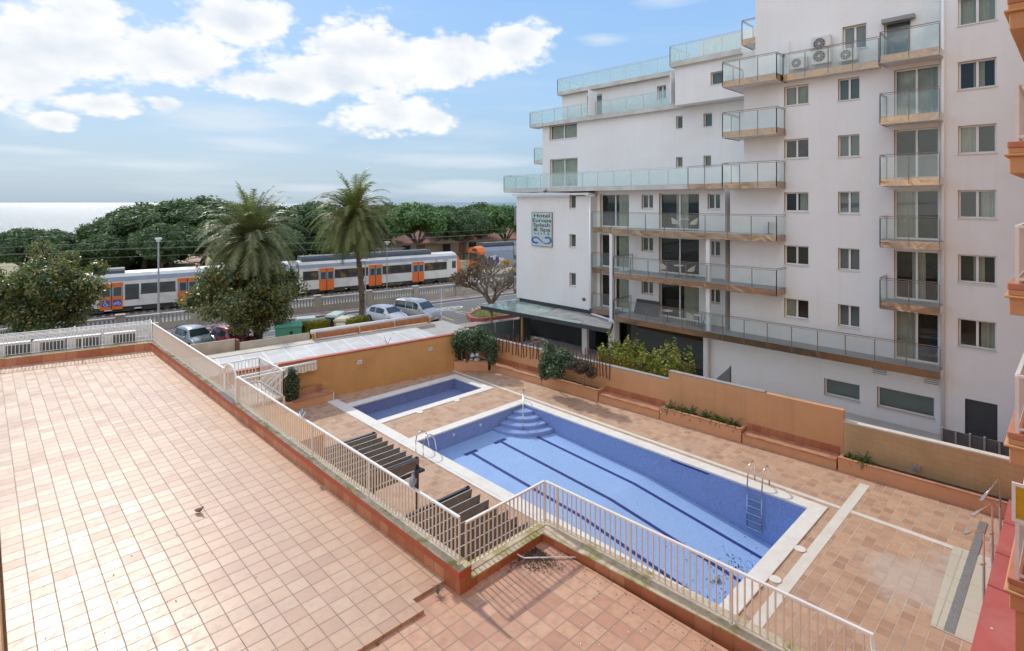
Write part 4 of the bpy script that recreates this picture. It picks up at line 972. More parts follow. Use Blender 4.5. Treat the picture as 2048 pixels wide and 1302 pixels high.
balcony('roof_terrace', 40, 34.8, colY(1482, 34.8), colY(1340, 34.8), 20.1, fas='fascia_white', nseg=4, fh=.36, right=False, post='steel_light')
balcony('balcony', 34.5, 32.9, colY(1520, 32.9), colY(1484, 32.9), 20.05, nseg=1, right=False)
# glazed sea-side balconies beyond the block, and the small one above
for k in (0, -1, -2): balcony('balcony', 36, 33.4, yb1, yb1+1.25, FZ(k)+.2, fas='fascia', nseg=1, right=False, post='steel_light', rail=1.1)
balcony('balcony', 39, 36.9, colY(1085, 36.4), colY(1085, 36.4)+1.5, 14.2, fas='fascia_white', nseg=1, right=False, post='steel_light')
# white pillars
mb = MB(); y = colY(1223, 31.5); mb.box(31.4, 31.7, y-.12, y+.12, 2.2, FZ(0)-.37); mb.box(31.3, 31.9, y-.38, y+.12, -.6, 2.22); mb.build('pillar', M['frame'], hotel, bevel=.02)
mb = MB(); y = colY(1416, 31.5); mb.box(31.45, 31.7, y-.12, y+.12, 2.2, FZ(0)-.37); mb.build('pillar', M['frame'], hotel, bevel=.02)
mb = MB(); y = colY(1412, 32.2); mb.box(32.1, 32.4, y-.14, y+.14, -.6, 2.24); mb.build('pillar', M['cornice'], hotel, bevel=.02)
mb = MB(); y = colY(1170, 31.4); mb.box(31.3, 31.6, y-.22, y+.22, -.6, 1.9); mb.build('pillar', M['frame'], hotel, bevel=.02)
# shop glazing under the long balcony
ys0, ys1 = colY(1411, 32.3), colY(1240, 32.3)
mb = MB(); mb.box(32.3, 32.32, ys0, ys1, -.6, 2.22); mb.build('ground_floor_glazing', M['store_glass'], hotel)
mb = MB(); mb.box(32.5, 34.4, ys0, ys1, 1.85, 2.15); mb.build('reflection_strip', M['cornice'], hotel)  # pale box behind the glass, imitates the pale reflection along its top
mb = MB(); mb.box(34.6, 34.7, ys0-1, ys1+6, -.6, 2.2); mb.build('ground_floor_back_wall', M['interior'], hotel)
m, n = newmat('brown_panels'); spx = n.n('SeparateXYZ', {'Vector': n.pos()}).outputs
fr = n.math('FRACT', n.math('MULTIPLY', spx[2], 1.25)); c = n.mix(n.math('LESS_THAN', fr, .05), (.085, .062, .048), (.02, .016, .014)); n.out(n.principled(col=c, rough=.5)); M['brown_panel'] = m
mb = MB(); mb.box(35.2, 35.3, colY(1240, 35.2), colY(1050, 35.2), -.6, 2.3); mb.box(30.5, 35.2, yb1-.6, yb1-.5, -.6, 2.2) if False else None; mb.build('entrance_back_wall', M['brown_panel'], hotel)
mb = MB(); mb.box(32.3, 36, ys1, yb0+.05, 2.2, 2.5); mb.build('entrance_ceiling', M['dark_metal'], hotel)
# dark band under the sign block
mb = MB(); mb.box(WX-.02, WX+.3, yb0-2.0, yb1-.5, 1.95, 2.33); mb.build('dark_band', M['dark_metal'], hotel)
# downpipes
mb = MB(); y = colY(1885, 32.35); mb.tube([(32.38, y, -.6), (32.38, y, 26)], .075, 10); mb.build('downpipe', M['pipe_white'], hotel, smooth=True)
mb = MB(); y = yb0+.06; mb.tube([(32.4, y, 10.7), (32.4, y, 2.35), (32.4, y-.15, 2.15), (31.75, colY(1221, 31.7)+.1, 2.12)], .075, 10); mb.build('downpipe', M['pipe_white'], hotel, smooth=True)
# louvred vents
for (a, b, c, d) in ((1743, 1776, 734, 749), (1846, 1881, 754, 769)):
    r = rect(a, b, c, d, WX-.02); mb = MB(); mb.box(WX-.03, WX-.004, *r); v_ = mb.build('vent_grille', M['frame'], hotel); mb = MB()
    for k in range(4): mb.box(WX-.05, WX-.031, r[0]+.05, r[1]-.05, lerp(r[2], r[3], (k+.35)/4), lerp(r[2], r[3], (k+.6)/4))
    mb.build('slat', M['acgrille'], v_)
r = rect(1763, 1829, 33, 41, WX-.3); mb = MB(); mb.box(WX-.35, WX-.003, *r); mb.build('door_hood', M['slab'], hotel)
r = rect(1845, 1880, -10, 92, 32.0); mb = MB(); mb.box(31.95, 31.97, *r); mb.build('frosted_screen', M['glass'], hotel)
r = rect(1569, 1578, 82, 156, 32.2); mb = MB(); mb.box(32.2, 32.3, *r); mb.build('privacy_screen', M['frame'], hotel)
mb = MB(); y = colY(1168, WX); z = zat(599, WX, y); mb.ball((WX, y, z), .03, .2, .14, 10, 6); mb.build('broken_render_patch', M['brick'] if 'brick' in M else M.setdefault('brick', pbr('exposed_brick', (.22, .10, .06), .9, .3, 12)), hotel)
# ghost blocks over the windows (ventilation bricks seen through the render)
# canopy
can = thing('entrance_canopy', 'dark edged glass and metal canopy in front of the hotel entrance', 'canopy', (30, 27, 2))
CY0, CY1 = colY(1223, 28.5), P(962, 612, 2.05)[1]
cf0, cf1, cr0, cr1 = (29.5, colY(1222, 29.5)), (28.8, CY1), (32.4, colY(1229, 32.4)), (32.4, CY1)
def cpt(u, v_): a_ = [lerp(cf0[i], cf1[i], u) for i in (0, 1)]; b_ = [lerp(cr0[i], cr1[i], u) for i in (0, 1)]; return [lerp(a_[i], b_[i], v_) for i in (0, 1)]
def csheet(mb, u0, u1, v0, v1, z0, z1): mb.prism([cpt(u0, v0), cpt(u0, v1), cpt(u1, v1), cpt(u1, v0)], z0, z1)
mb = MB(); csheet(mb, 0, 1, 0, .025, 1.80, 2.06); csheet(mb, .985, 1, .025, 1, 1.84, 2.05); csheet(mb, 0, .015, .025, 1, 1.84, 2.05)
for k in range(1, 6): csheet(mb, k/6-.003, k/6+.003, .025, 1, 1.86, 2.055)
mb.build('frame', M['dark_metal'], can)
ym = lerp(CY0, CY1, .5)
mb = MB(); csheet(mb, .52, .995, .01, 1, 2.065, 2.085); csheet(mb, .2, .518, .01, .25, 2.065, 2.085); mb.build('glass_roof', M['canopy_glass'], can)
mb = MB(); csheet(mb, .005, .515, .255, 1, 2.062, 2.10); csheet(mb, .005, .195, .01, .253, 2.062, 2.10); mb.build('metal_roof', M['canopy_roof'], can)
M['timber_post'] = pbr('yellow_timber_post', (.36, .19, .04), .6, .15, 4)
for px in (983, 1044):
    X = 29.2; y = colY(px, X); mb = MB(); mb.box(X-.06, X+.06, y-.06, y+.06, -.6, 1.84); mb.build('post', M['timber_post'], can)
# glass wind screen of the forecourt
gw = thing('glass_screen', 'grey glass wind screen with rounded end beside the hotel forecourt', 'screen', (28, 31, 0))
g0, g1 = P(912, 655, 1.25), P(1062, 634, 1.25)
m, n = newmat('smoked_glass'); n.out(n.n('MixShader', {0: fresnel(n, .04), 1: n.n('MixShader', {0: .55, 1: n.n('BsdfTransparent', {'Color': (.35, .42, .42, 1)}).outputs[0], 2: n.n('BsdfDiffuse', {'Color': (.12, .15, .155, 1)}).outputs[0]}).outputs[0], 2: n.n('BsdfGlossy', {'Roughness': .06}).outputs[0]}).outputs[0]); M['smoked'] = m
for k in range(4):
    a = [lerp(g0[i], g1[i], k/4+.004) for i in (0, 1)]; b = [lerp(g0[i], g1[i], (k+1)/4-.004) for i in (0, 1)]
    mb = MB(); mb.wallseg(a, b, 0, .02, -.6, 1.22 if k else 1.15); mb.build('glass_pane', M['smoked'], gw)
# ---- sign with lettering
sr = rect(1064, 1103.5, 425, 492, WX-.1)
sg = thing('hotel_sign', 'pale green hotel name sign with blue ribbon emblem on the white block', 'sign', (WX-.1, (sr[0]+sr[1])/2, sr[2]))
M['sign_face'] = pbr('sign_face', (.50, .60, .58), .4, .04, 2); M['sign_text'] = pbr('sign_lettering', (.03, .05, .06), .5, .05, 2); M['sign_blue'] = pbr('sign_blue', (.03, .14, .46), .45, .15, 3)
mb = MB(); mb.box(WX-.1, WX-.03, *sr); mb.build('board', M['sign_face'], sg)
mb = MB(); a, b, c, d = sr
for q in ((a-.03, b+.03, c-.03, c), (a-.03, b+.03, d, d+.03), (a-.03, a, c, d), (b, b+.03, c, d)): mb.box(WX-.115, WX-.02, *q)
mb.build('sign_frame', M['steel'], sg)
for yq in (a+.3, b-.3):
    mb = MB(); mb.box(WX-.03, WX, yq-.05, yq+.05, c+.2, d-.2); mb.build('bracket', M['steel'], sg)
def text_mesh(txt, size, name, mat, parent, origin, xdir, ydir, sx=1.0, align='CENTER', ext=.004, bold=0.0):
    cu = bpy.data.curves.new(name, 'FONT'); cu.body = txt; cu.size = size; cu.align_x = align; cu.extrude = ext; cu.offset = bold
    to = bpy.data.objects.new(name, cu); C.objects.link(to); bpy.context.view_layer.update()
    me = bpy.data.meshes.new_from_object(to.evaluated_get(bpy.context.evaluated_depsgraph_get())); C.objects.unlink(to); bpy.data.objects.remove(to)
    xd, yd = Vector(xdir), Vector(ydir); zd = xd.cross(yd)
    off = Vector((0, 0, 0)); p = parent
    while p is not None: off += p.location; p = p.parent
    for v in me.vertices:
        c_ = v.co.copy(); q = Vector(origin)+xd*c_.x*sx+yd*c_.y+zd*c_.z-off; v.co = q
    me.materials.clear(); me.materials.append(mat); o = bpy.data.objects.new(name, me); C.objects.link(o); o.parent = parent
    return o
hh = d-c; ymid = (a+b)/2; TX = WX-.107
for i, (t_, s_) in enumerate((('Hotel', 1.95), ('Europa', 1.8), ('Splash', 1.9), ('& Spa', 2.0))):
    text_mesh(t_, hh*.15, 'lettering', M['sign_text'], sg, (TX, ymid, d-hh*(.145+.138*i)), (0, -1, 0), (0, 0, 1), s_, bold=.005)
text_mesh('S', hh*.11, 'lettering', M['sign_text'], sg, (TX, ymid-.72, d-hh*.665), (0, -1, 0), (0, 0, 1), 1.8, bold=.005)
mb = MB()
for k in range(4):
    cy_ = ymid+.72-.34*k; cz_ = d-hh*.63
    st = [(TX, cy_-(.12 if j%2 == 0 else .05)*math.sin(j*math.pi/5), cz_+(.075 if j%2 == 0 else .03)*math.cos(j*math.pi/5)) for j in range(10)]
    mb.f.append([mb.P(p) for p in st])
mb.build('star_row', M['sign_text'], sg)
def ribbon(pts, ws):
    for i in range(len(pts)-1):
        (x0_, z0_), (x1_, z1_) = pts[i], pts[i+1]; dx, dz = x1_-x0_, z1_-z0_; l = math.hypot(dx, dz) or 1
        nx, nz = -dz/l, dx/l; w0, w1 = ws[i], ws[i+1]
        pa_ = pts[max(0, i-1)]; pb_ = pts[min(len(pts)-1, i+2)]
        def nrm(p, q): l_ = math.hypot(q[0]-p[0], q[1]-p[1]) or 1; return (-(q[1]-p[1])/l_, (q[0]-p[0])/l_)
        n0 = nrm(pa_, (x1_, z1_)); n1_ = nrm((x0_, z0_), pb_)
        cz0 = d-hh*.825
        W_ = lambda x, z: (TX, ymid-x*1.6, cz0+z)
        mb.quad(W_(x0_-n0[0]*w0, z0_-n0[1]*w0), W_(x0_+n0[0]*w0, z0_+n0[1]*w0), W_(x1_+n1_[0]*w1, z1_+n1_[1]*w1), W_(x1_-n1_[0]*w1, z1_-n1_[1]*w1))
mb = MB(); pts = []; 
for i in range(26): aa = lerp(-.30, -1.52, i/25)*math.pi; pts.append((-.40+.25*math.cos(aa), -.02+.22*math.sin(aa)))
e = pts[-1]
for i in range(1, 16): u = i/15; u2 = u*u*(3-2*u); pts.append((lerp(e[0], .22, u), lerp(e[1], -.24, u2)))
e2 = pts[-1]
for i in range(1, 27): aa = lerp(-.62, .78, i/26)*math.pi; pts.append((.42+.25*math.cos(aa)+(e2[0]-.42-.25*math.cos(-.62*math.pi))*(1-i/26), .0+.24*math.sin(aa)+(e2[1]-.24*math.sin(-.62*math.pi))*(1-i/26)))
ws = [.02+.055*abs(math.cos(math.pi*(i/len(pts)-.06)*1.))**.6 if True else 0 for i in range(len(pts))]
ws[0] = .03; ws[-1] = .02
ribbon(pts, ws); mb.build('emblem', M['sign_blue'], sg)

# ---- terrace furniture of the hotel balconies
M['chair_shell'] = pbr('cream_chair_shell', (.66, .60, .52), .5, .05, 3)
def make_chair(label, loc, rz):
    t = thing('tub_chair', label, 'chair', loc, 'cream tub chairs on the hotel balconies')
    mb = MB(); R_ = []
    for j in range(6):
        v_ = j/5; z = .43+.36*v_; ring = []
        for i in range(15):
            a = lerp(-.72, .72, i/14)*math.pi; hgt = .12+.88*(math.cos(a/2*1.05)**2); ring.append((-.05+(-.19-.06*v_)*math.cos(a), (.20+.05*v_)*math.sin(a), .43+.38*v_*hgt))
        R_.append(ring)
    mb.rings(R_, cap=False, closed=False); R2 = [[(x*.93, y*.93, z+.004) for x, y, z in r] for r in R_]; mb.rings(R2[::-1], cap=False, closed=False)
    mb.prism([(.2*math.cos(a), .21*math.sin(a)) for a in [k*math.pi/8 for k in range(16)]], .41, .45)
    o = mb.build('seat_shell', M['chair_shell'], None, smooth=False); o.parent = t
    for sx_, sy_ in ((1, 1), (1, -1), (-1, 1), (-1, -1)):
        mb = MB(); mb.tube([(sx_*.13, sy_*.13, .42), (sx_*.2, sy_*.2, 0)], .014, 6); o = mb.build('leg', M['dark_metal'], None); o.parent = t
    t.rotation_euler.z = rz; return t
def make_table(label, loc):
    t = thing('cafe_table', label, 'table', loc, 'round white tables on the hotel balconies')
    mb = MB(); mb.tube([(0, 0, .71), (0, 0, .735)], .34, 24); o = mb.build('tabletop', M['frame'], None); o.parent = t
    mb = MB(); mb.tube([(0, 0, .02), (0, 0, .71)], .03, 8); o = mb.build('column', M['dark_metal'], None); o.parent = t
    mb = MB()
    for k in range(4): mb.bar((0, 0, .03), (.26*math.cos(k*math.pi/2+.6), .26*math.sin(k*math.pi/2+.6), .015), .05, .025)
    o = mb.build('foot', M['dark_metal'], None); o.parent = t; return t
def bpos(px, X, k): return (X, colY(px, X), FZ(k)+.012)
fl = {0: 'top furnished hotel balcony', -1: 'middle furnished hotel balcony', -2: 'lowest long hotel balcony'}
for (k, px, X, rz, w_) in ((0, 1352, 32.2, R(-80), 'left of the table'), (0, 1386, 32.2, R(95), 'right of the table'), (-1, 1328, 32.2, R(-80), 'left of the table'), (-1, 1381, 32.2, R(100), 'right of the table'), (-2, 1382, 32.0, R(-85), 'left of the right hand table'), (-2, 1412, 32.3, R(120), 'half hidden by the pillar')):
    make_chair('cream tub chair on the %s, %s' % (fl[k], w_), bpos(px, X, k), rz)
for (k, px, X, w_) in ((0, 1368, 32.3, 'between two tub chairs'), (0, 1537, 32.0, 'standing alone at the right end'), (-1, 1358, 32.2, 'between two tub chairs'), (-2, 1335, 32.0, 'standing alone at the left'), (-2, 1398, 32.1, 'beside a tub chair by the pillar')):
    make_table('round white table on the %s, %s' % (fl[k], w_), bpos(px, X, k))
for (k, pa_, pb_) in ((-1, 1298, 1350), (-2, 1275, 1332)):
    ya, yb_ = colY(pa_, 31.7), colY(pb_, 31.7); mb = MB(); z = FZ(k)+.08
    mb.tube([(31.7, ya, z), (31.7, yb_, z)], .02, 6); mb.tube([(31.7, ya, z-.06), (31.7, ya, z+.1)], .03, 6); mb.tube([(31.6, yb_, z-.06), (31.8, yb_, z-.03)], .03, 6)
    tag(mb.build('folded_airer', M['steel']), 'folded metal rod lying on the %s' % fl[k], 'rod')
mb = MB(); ya, yb_ = colY(1272, 33.0), colY(1318, 33.0)
i_ = [(32.7, ya, FZ(-2)+.02), (32.7, yb_, FZ(-2)+.02), (33.05, yb_-.02, FZ(-2)+1.0), (33.05, ya-.02, FZ(-2)+1.0)]
mb.quad(*i_); mb.quad(*[(x+.03, y, z) for x, y, z in i_[::-1]]); tag(mb.build('dark_panel', M['dark_metal']), 'dark panel leaning on the wall of the lowest long balcony', 'panel')
# air conditioners on the long top balcony
ac_unit(.85, .62, .32, 'small white air conditioner on the top hotel balcony, nearest the corner balcony', (32.15, colY(1598, 32.15), zat(138, 32.15, colY(1598, 32.15))), R(-90), 1, 'air conditioners on the hotel balcony')
ac_unit(.95, 1.45, .36, 'tall white double fan air conditioner on the top hotel balcony', (32.15, colY(1643, 32.15), zat(128, 32.15, colY(1643, 32.15))), R(-90), 2, 'air conditioners on the hotel balcony')
ac_unit(.85, .62, .32, 'small white air conditioner on the top hotel balcony, below the window', (32.15, colY(1697, 32.15), zat(122, 32.15, colY(1697, 32.15))), R(-90), 1, 'air conditioners on the hotel balcony')
for o in list(bpy.data.objects):
    if o.get('group') == 'air conditioners on the hotel balcony':
        for s_ in (-.3, .3):
            mb = MB(); mb.bar((s_, -.16, -.02), (s_, .35, -.02), .03, .03); mb.bar((s_, -.12, -.03), (s_, .34, -.3), .025, .025); b_ = mb.build('bracket', M['ac'], None); b_.parent = o
# grey boarded fence and glass behind the block wall
gf = thing('grey_fence', 'weathered dark grey board fence behind the block wall', 'fence', (26.3, 4, -.6))
X = 26.2; ya, yb_ = colY(1884, X), colY(2030, X); zt0 = zat(857, X, ya)
M['greywood'] = pbr('weathered_boards', (.10, .10, .11), .85, .25, 3, .2, 30)
for k in range(5):
    a = lerp(ya, yb_, k/5); b = lerp(ya, yb_, (k+1)/5)
    mb = MB(); mb.box(X, X+.05, b+.03, a-.03, -.6, zt0); mb.build('board_panel', M['greywood'], gf)
    mb = MB(); mb.box(X-.04, X+.06, a-.03, a+.03, -.6, zt0+.05); mb.build('fence_post', M['kerb'], gf)
gp2 = thing('glass_partition', 'small blue grey glass partition behind the end of the stepped orange wall', 'partition', (25, 11, 0))
X = 24.6; r = (colY(1462, 27.), colY(1424, 25.)); mb = MB(); a_, b_ = (24.4, colY(1424, 24.4)), (27.5, colY(1461, 27.5)); mb.wallseg(a_, b_, 0, .02, -.6, 1.95); mb.build('pane', M['smoked'], gp2)
mb = MB(); mb.box(b_[0]-.03, b_[0]+.03, b_[1]-.03, b_[1]+.03, -.6, 2.0); mb.build('post', M['steel'], gp2)
# ================================================================ street furniture, train, vehicles
M['train_white'] = pbr('train_cream_paint', (.68, .66, .61), .4, .05, .5, dirt=(.42, .37, .3), dirt_amt=.5, dscale=.7)
M['train_grey'] = pbr('train_blue_grey', (.26, .30, .36), .45, .1, 1)
M['train_roof'] = pbr('train_roof', (.45, .46, .46), .6, .15, .8)
M['train_orange'] = pbr('train_orange', (.72, .16, .025), .4, .08, 1.5)
M['train_under'] = pbr('train_underframe', (.055, .055, .05), .8, .35, 3)
m, n = newmat('train_window'); v = n.obj()
c = n.mix(n.rng(n.noise(v, 1.1, 4), .5, .66), (.02, .025, .03), (.16, .11, .02)); n.out(n.principled(col=c, rough=.08, spec=.8)); M['train_glass'] = m
m, n = newmat('train_window_plain'); n.out(n.principled(col=n.mix(n.noise(n.obj(), 1.3, 3), (.02, .03, .035), (.07, .09, .09)), rough=.08, spec=.8)); M['train_glass2'] = m
M['pict_blue'] = pbr('pictogram_blue', (.03, .08, .38), .4, .05, 2)
M['maroon'] = pbr('maroon_line', (.12, .02, .04), .5, .1, 2)
TN = 62.9
def carriage(train, s0, s1, n0, items, glass, cab=None, label=None, roofbox=()):
    o = (0, 0, 0)
    prof = [(0, .62), (0, 3.0), (.12, 3.38), (.45, 3.66), (1.45, 3.80), (2.45, 3.66), (2.78, 3.38), (2.9, 3.0), (2.9, .62)]
    mb = MB(a=SA); mb.rings([[(s, n0+y, z) for y, z in prof] for s in (s0, s1)]); b = mb.build('carriage', M['train_white'], train, label=label)
    mb = MB(a=SA); mb.rings([[(s, n0+y-.012 if y < 1 else n0+y, z+.012) for y, z in prof[1:5]] for s in (s0+.05, s1-.05)], cap=False, closed=False)
    mb2 = MB(a=SA)
    for (y0, z0), (y1, z1) in zip(prof[1:2], prof[2:3]): mb2.quad((s0+.02, n0+y0-.015, z0), (s1-.02, n0+y0-.015, z0), (s1-.02, n0+y1-.015, z1+.006), (s0+.02, n0+y1-.015, z1+.006))
    mb2.build('roof_edge', M['train_grey'], b)
    mb = MB(a=SA); mb.box(s0+.3, s1-.3, n0+.12, n0+2.8, .42, .615)
    s = s0+1.2
    while s < s1-2.5: mb.box(s, s+1.7, n0+.16, n0+2.7, .16, .42); s += 2.3
    mb.build('underframe', M['train_under'], b)
    for sb in (s0+2.6, s1-3.2):
        mb = MB(a=SA); mb.box(sb-1.3, sb+1.3, n0+.22, n0+.4, .28, .60)
        for dx in (-.9, .9): mb.tube([(sb+dx, n0+.2, .36), (sb+dx, n0+.32, .36)], .36, 16)
        mb.build('bogie', M['train_under'], b)
    for it in items:
        k, a, c = it[0], colS(it[1], n0), colS(it[2], n0)
        y = n0-.012
        if k == 'w' or k == 'W':
            zb = 1.72 if k == 'w' else 1.28
            mb = MB(a=SA); mb.box(a, c, y-.006, y+.01, zb, 2.66); mb.build('window', M[glass], b)
            mb = MB(a=SA); mb.box(a-.05, c+.05, y-.004, y+.01, zb-.07, zb-.002); mb.build('window_line', M['maroon'], b)
        elif k == 'd':
            ztop, zbot = (2.88, .42)
            mb = MB(a=SA); mb.box(a, c, y-.04, y+.01, zbot, ztop); d_ = mb.build('door', M['train_orange'], b)
            mb = MB(a=SA); mb.box(a, c, y-.045, y-.041, 1.62, 2.5); mb.build('door_panel', M['train_grey'], d_)
            mid = (a+c)/2; w_ = (c-a)/2
            for e0, e1 in ((a+w_*.22, mid-w_*.14), (mid+w_*.2, c-w_*.14)):
                mb = MB(a=SA); mb.box(e0, e1, y-.055, y-.046, 1.66, 2.46); mb.build('door_window', M['train_glass2'], d_)
            mb = MB(a=SA); mb.box(mid-.035, mid+.035, y-.06, y-.0, zbot, ztop-.05); mb.build('door_seal', M['train_under'], d_)
            if len(it) > 3:
                for q, e in enumerate((lerp(a, mid, .5), lerp(mid, c, .5))):
                    mb = MB(a=SA); mb.box(e-.3, e+.3, y-.056, y-.05, .72, 1.32); mb.build('pictogram', M['pict_blue'], d_)
                    mb = MB(a=SA); yy = y-.062
                    ringp = lambda cx, cz, r: [(cx+r*math.cos(t*math.pi/7), yy, cz+r*math.sin(t*math.pi/7)) for t in range(15)]
                    if q == 0:
                        mb.tube(ringp(e-.02, .93, .14)[5:15], .018, 4, False); mb.tube([(e-.06, yy, 1.2), (e-.04, yy, 1.0), (e+.1, yy, 1.0), (e+.16, yy, .84), (e+.22, yy, .86)], .022, 4); mb.ball((e-.06, yy, 1.24), .04, .01, .04, 8, 4)
                    else:
                        mb.tube(ringp(e-.15, .93, .1), .015, 4, False); mb.tube(ringp(e+.15, .93, .1), .015, 4, False)
                        mb.tube([(e-.15, yy, .93), (e-.07, yy, 1.12), (e+.1, yy, 1.12), (e, yy, .93), (e-.07, yy, 1.12)], .014, 4); mb.tube([(e+.15, yy, .93), (e+.08, yy, 1.18), (e+.02, yy, 1.2)], .014, 4)
                    mb.build('symbol', M['frame'], d_)
    for (a, c, h) in roofbox:
        mb = MB(a=SA); mb.rings([[(s, n0+.5, 3.6), (s, n0+.5, 3.75+h*.5), (s, n0+.75, 3.75+h), (s, n0+2.15, 3.75+h), (s, n0+2.4, 3.75+h*.5), (s, n0+2.4, 3.6)] for s in (a, c)]); mb.build('roof_unit', M['roof_unit'] if 'roof_unit' in M else M.setdefault('roof_unit', pbr('dark_roof_unit', (.075, .09, .10), .6, .2, 2)), b)
    return b
tr1 = thing('commuter_train', 'long cream commuter train with orange doors behind the palms', 'train', (*sn(20, TN+1.4), 0))
sB0, sB1, sC1 = colS(150, TN)-1, colS(596, TN), colS(914, TN)
cC = carriage(tr1, sB1+.12, sC1, TN, [('w', 606, 637), ('d', 638.6, 667.6), ('w', 669.5, 736), ('d', 737.5, 763.5), ('w', 765, 823), ('d', 824.5, 847.5), ('w', 849, 893.5)], 'train_glass', roofbox=[(colS(606, TN), colS(866, TN), .5)])
mid_ = lerp(colS(392, TN), sB1, .52)
cB = carriage(tr1, colS(420, TN)+.5, sB1, TN, [('w', 440, 480), ('d', 488, 520), ('w', 524, 590)], 'train_glass2')
cA = carriage(tr1, colS(175, TN)-4, colS(420, TN)+.38, TN, [('w', 130, 185), ('d', 199.6, 245.5, 1), ('W', 250, 278), ('w', 282, 315), ('w', 318, 351), ('d', 355, 394), ('w', 398, 418)], 'train_glass2', roofbox=[(colS(185, TN), colS(250, TN), .34)])
cZ = carriage(tr1, colS(175, TN)-24, colS(175, TN)-4.15, TN, [('w', -60, 0), ('d', 10, 50), ('w', 54, 110)], 'train_glass2')
# sloping orange cab
mb = MB(a=SA); e = sC1
prof = lambda s, k: [(s, TN+k*.15, .62), (s, TN, 1.4), (s-.0, TN+.02, 2.2), (s-k*.5, TN+.1, 3.3), (s-k*.9, TN+.5, 3.62), (s-k*.9, TN+2.4, 3.62), (s-k*.5, TN+2.8, 3.3), (s, TN+2.88, 2.2), (s, TN+2.9, 1.4), (s, TN+2.9-k*.15, .62)]
mb.rings([prof(e+.005, 0), prof(e+.35, .3), prof(e+.6, .8)]); cab = mb.build('cab', M['train_orange'], tr1, bevel=.03)
mb = MB(a=SA); mb.quad((e+.62, TN+.3, 1.75), (e+.62, TN+2.6, 1.75), (e+.42, TN+2.5, 3.0), (e+.42, TN+.4, 3.0)); mb.build('windscreen', M['train_glass2'], cab)
r0, r1 = colS(904, TN), colS(911.5, TN); mb = MB(a=SA); mb.box(r0, r1, TN-.02, TN, 1.75, 2.66); mb.build('cab_window', M['train_glass2'], cC)
xx = colS(871, TN); mb = MB(a=SA)   # operator mark: an open square
mb.box(xx, xx+.12, TN-.025, TN-.008, 2.72, 3.08); mb.box(xx, xx+.4, TN-.026, TN-.008, 2.98, 3.08); mb.box(xx, xx+.4, TN-.026, TN-.008, 2.72, 2.80); mb.build('operator_mark', M['train_orange'], cC)
tp = sn(xx+1.4, TN-.03); text_mesh('rodalies', .26, 'operator_name', M['train_grey'], cC, (tp[0], tp[1], 2.82), (SV[0], SV[1], 0), (0, 0, 1), 1.0)
# yellow scrawl on the underframe
mb = MB(a=SA); rg = random.Random(5); s_ = colS(767, TN)
while s_ < colS(812, TN):
    mb.tube([(s_+.1*math.cos(q)*rg.uniform(.6, 1.3), TN-.02, .36+.15*math.sin(q)*rg.uniform(.6, 1.2)) for q in [k*.9 for k in range(6)]], .025, 4); s_ += rg.uniform(.2, .34)
M['scrawl'] = pbr('yellow_scrawl', (.34, .27, .05), .7, .2, 3); mb.build('scrawl', M['scrawl'], cC)
# pantograph
pan = MB(a=SA); sp_ = colS(408, TN); yq = TN+1.4
for dy in (-.5, .5):
    pan.bar((sp_-.3, yq+dy, 3.85), (sp_-1.5, yq+dy*.8, 4.5), .06, .06); pan.bar((sp_-1.5, yq+dy*.8, 4.5), (sp_+.6, yq+dy, 5.0), .05, .05)
pan.bar((sp_+.6, yq-.8, 5.02), (sp_+.6, yq+.8, 5.02), .1, .05); pan.bar((sp_-.5, yq-.6, 3.95), (sp_-.5, yq+.6, 3.95), .2, .25)
M['red_metal'] = pbr('red_oxide_metal', (.30, .07, .05), .6, .15, 3); pan.build('pantograph', M['red_metal'], tr1)
# second train further along
n2 = 67.2; tr2 = thing('commuter_train', 'second train with orange front and sprayed side behind the bare tree', 'train', (*sn(45, n2+1.4), 0))
s2 = colS(956, n2); mb = MB(a=SA); prof2 = [(0, .62), (0, 3.2), (.3, 3.75), (1.45, 3.95), (2.6, 3.75), (2.9, 3.2), (2.9, .62)]
mb.rings([[(s, n2+y, z) for y, z in prof2] for s in (s2+1.2, s2+26)]); b2 = mb.build('carriage', M['train_grey'], tr2)
mb = MB(a=SA); mb.rings([[(s2+.1, n2+y*.92+.1, z*.97) for y, z in prof2], [(s2+1.19, n2+y, z) for y, z in prof2]]); f2 = mb.build('cab', M['train_orange'], tr2)
mb = MB(a=SA); mb.box(s2+.04, s2+.09, n2+.35, n2+2.55, 1.9, 2.95); mb.box(s2+.3, s2+1.1, n2-.01, n2+.05, 1.9, 2.7); mb.build('windscreen', M['train_glass2'], f2)
mb = MB(a=SA); mb.box(s2+.04, s2+.09, n2+.6, n2+1.6, 3.2, 3.55); mb.build('destination_box', M['train_under'], f2)
mb = MB(a=SA); mb.box(s2+1.4, s2+26, n2+.5, n2+2.4, 3.9, 4.35); mb.build('roof_unit', M['roof_unit'], b2)
M['spray_purple'] = pbr('purple_spray', (.06, .04, .16), .6, .2, 2); M['spray_pale'] = pbr('pale_spray', (.55, .56, .58), .6, .2, 2); M['spray_yel'] = pbr('yellow_spray', (.50, .27, .04), .6, .2, 2)
for (a, c, z0, z1, mt, yo) in ((962, 1008, 1.0, 2.5, 'spray_pale', .01), (964, 974, 1.15, 2.25, 'spray_purple', .03), (976, 988, 1.3, 2.3, 'spray_purple', .03), (990, 998, 1.2, 2.4, 'spray_purple', .03), (1000, 1024, .9, 1.8, 'spray_yel', .03)):
    mb = MB(a=SA); a_, c_ = colS(a, n2), colS(c, n2); k = 14; q = []
    for i in range(k): t = 2*math.pi*i/k; r_ = 1+.22*math.sin(i*2.3+a); q.append(((a_+c_)/2+(c_-a_)/2*math.cos(t)*r_, n2-yo, (z0+z1)/2+(z1-z0)/2*math.sin(t)*r_))
    mb.f.append([mb.P(p) for p in q]); mb.build('spray_paint', M[mt], b2)
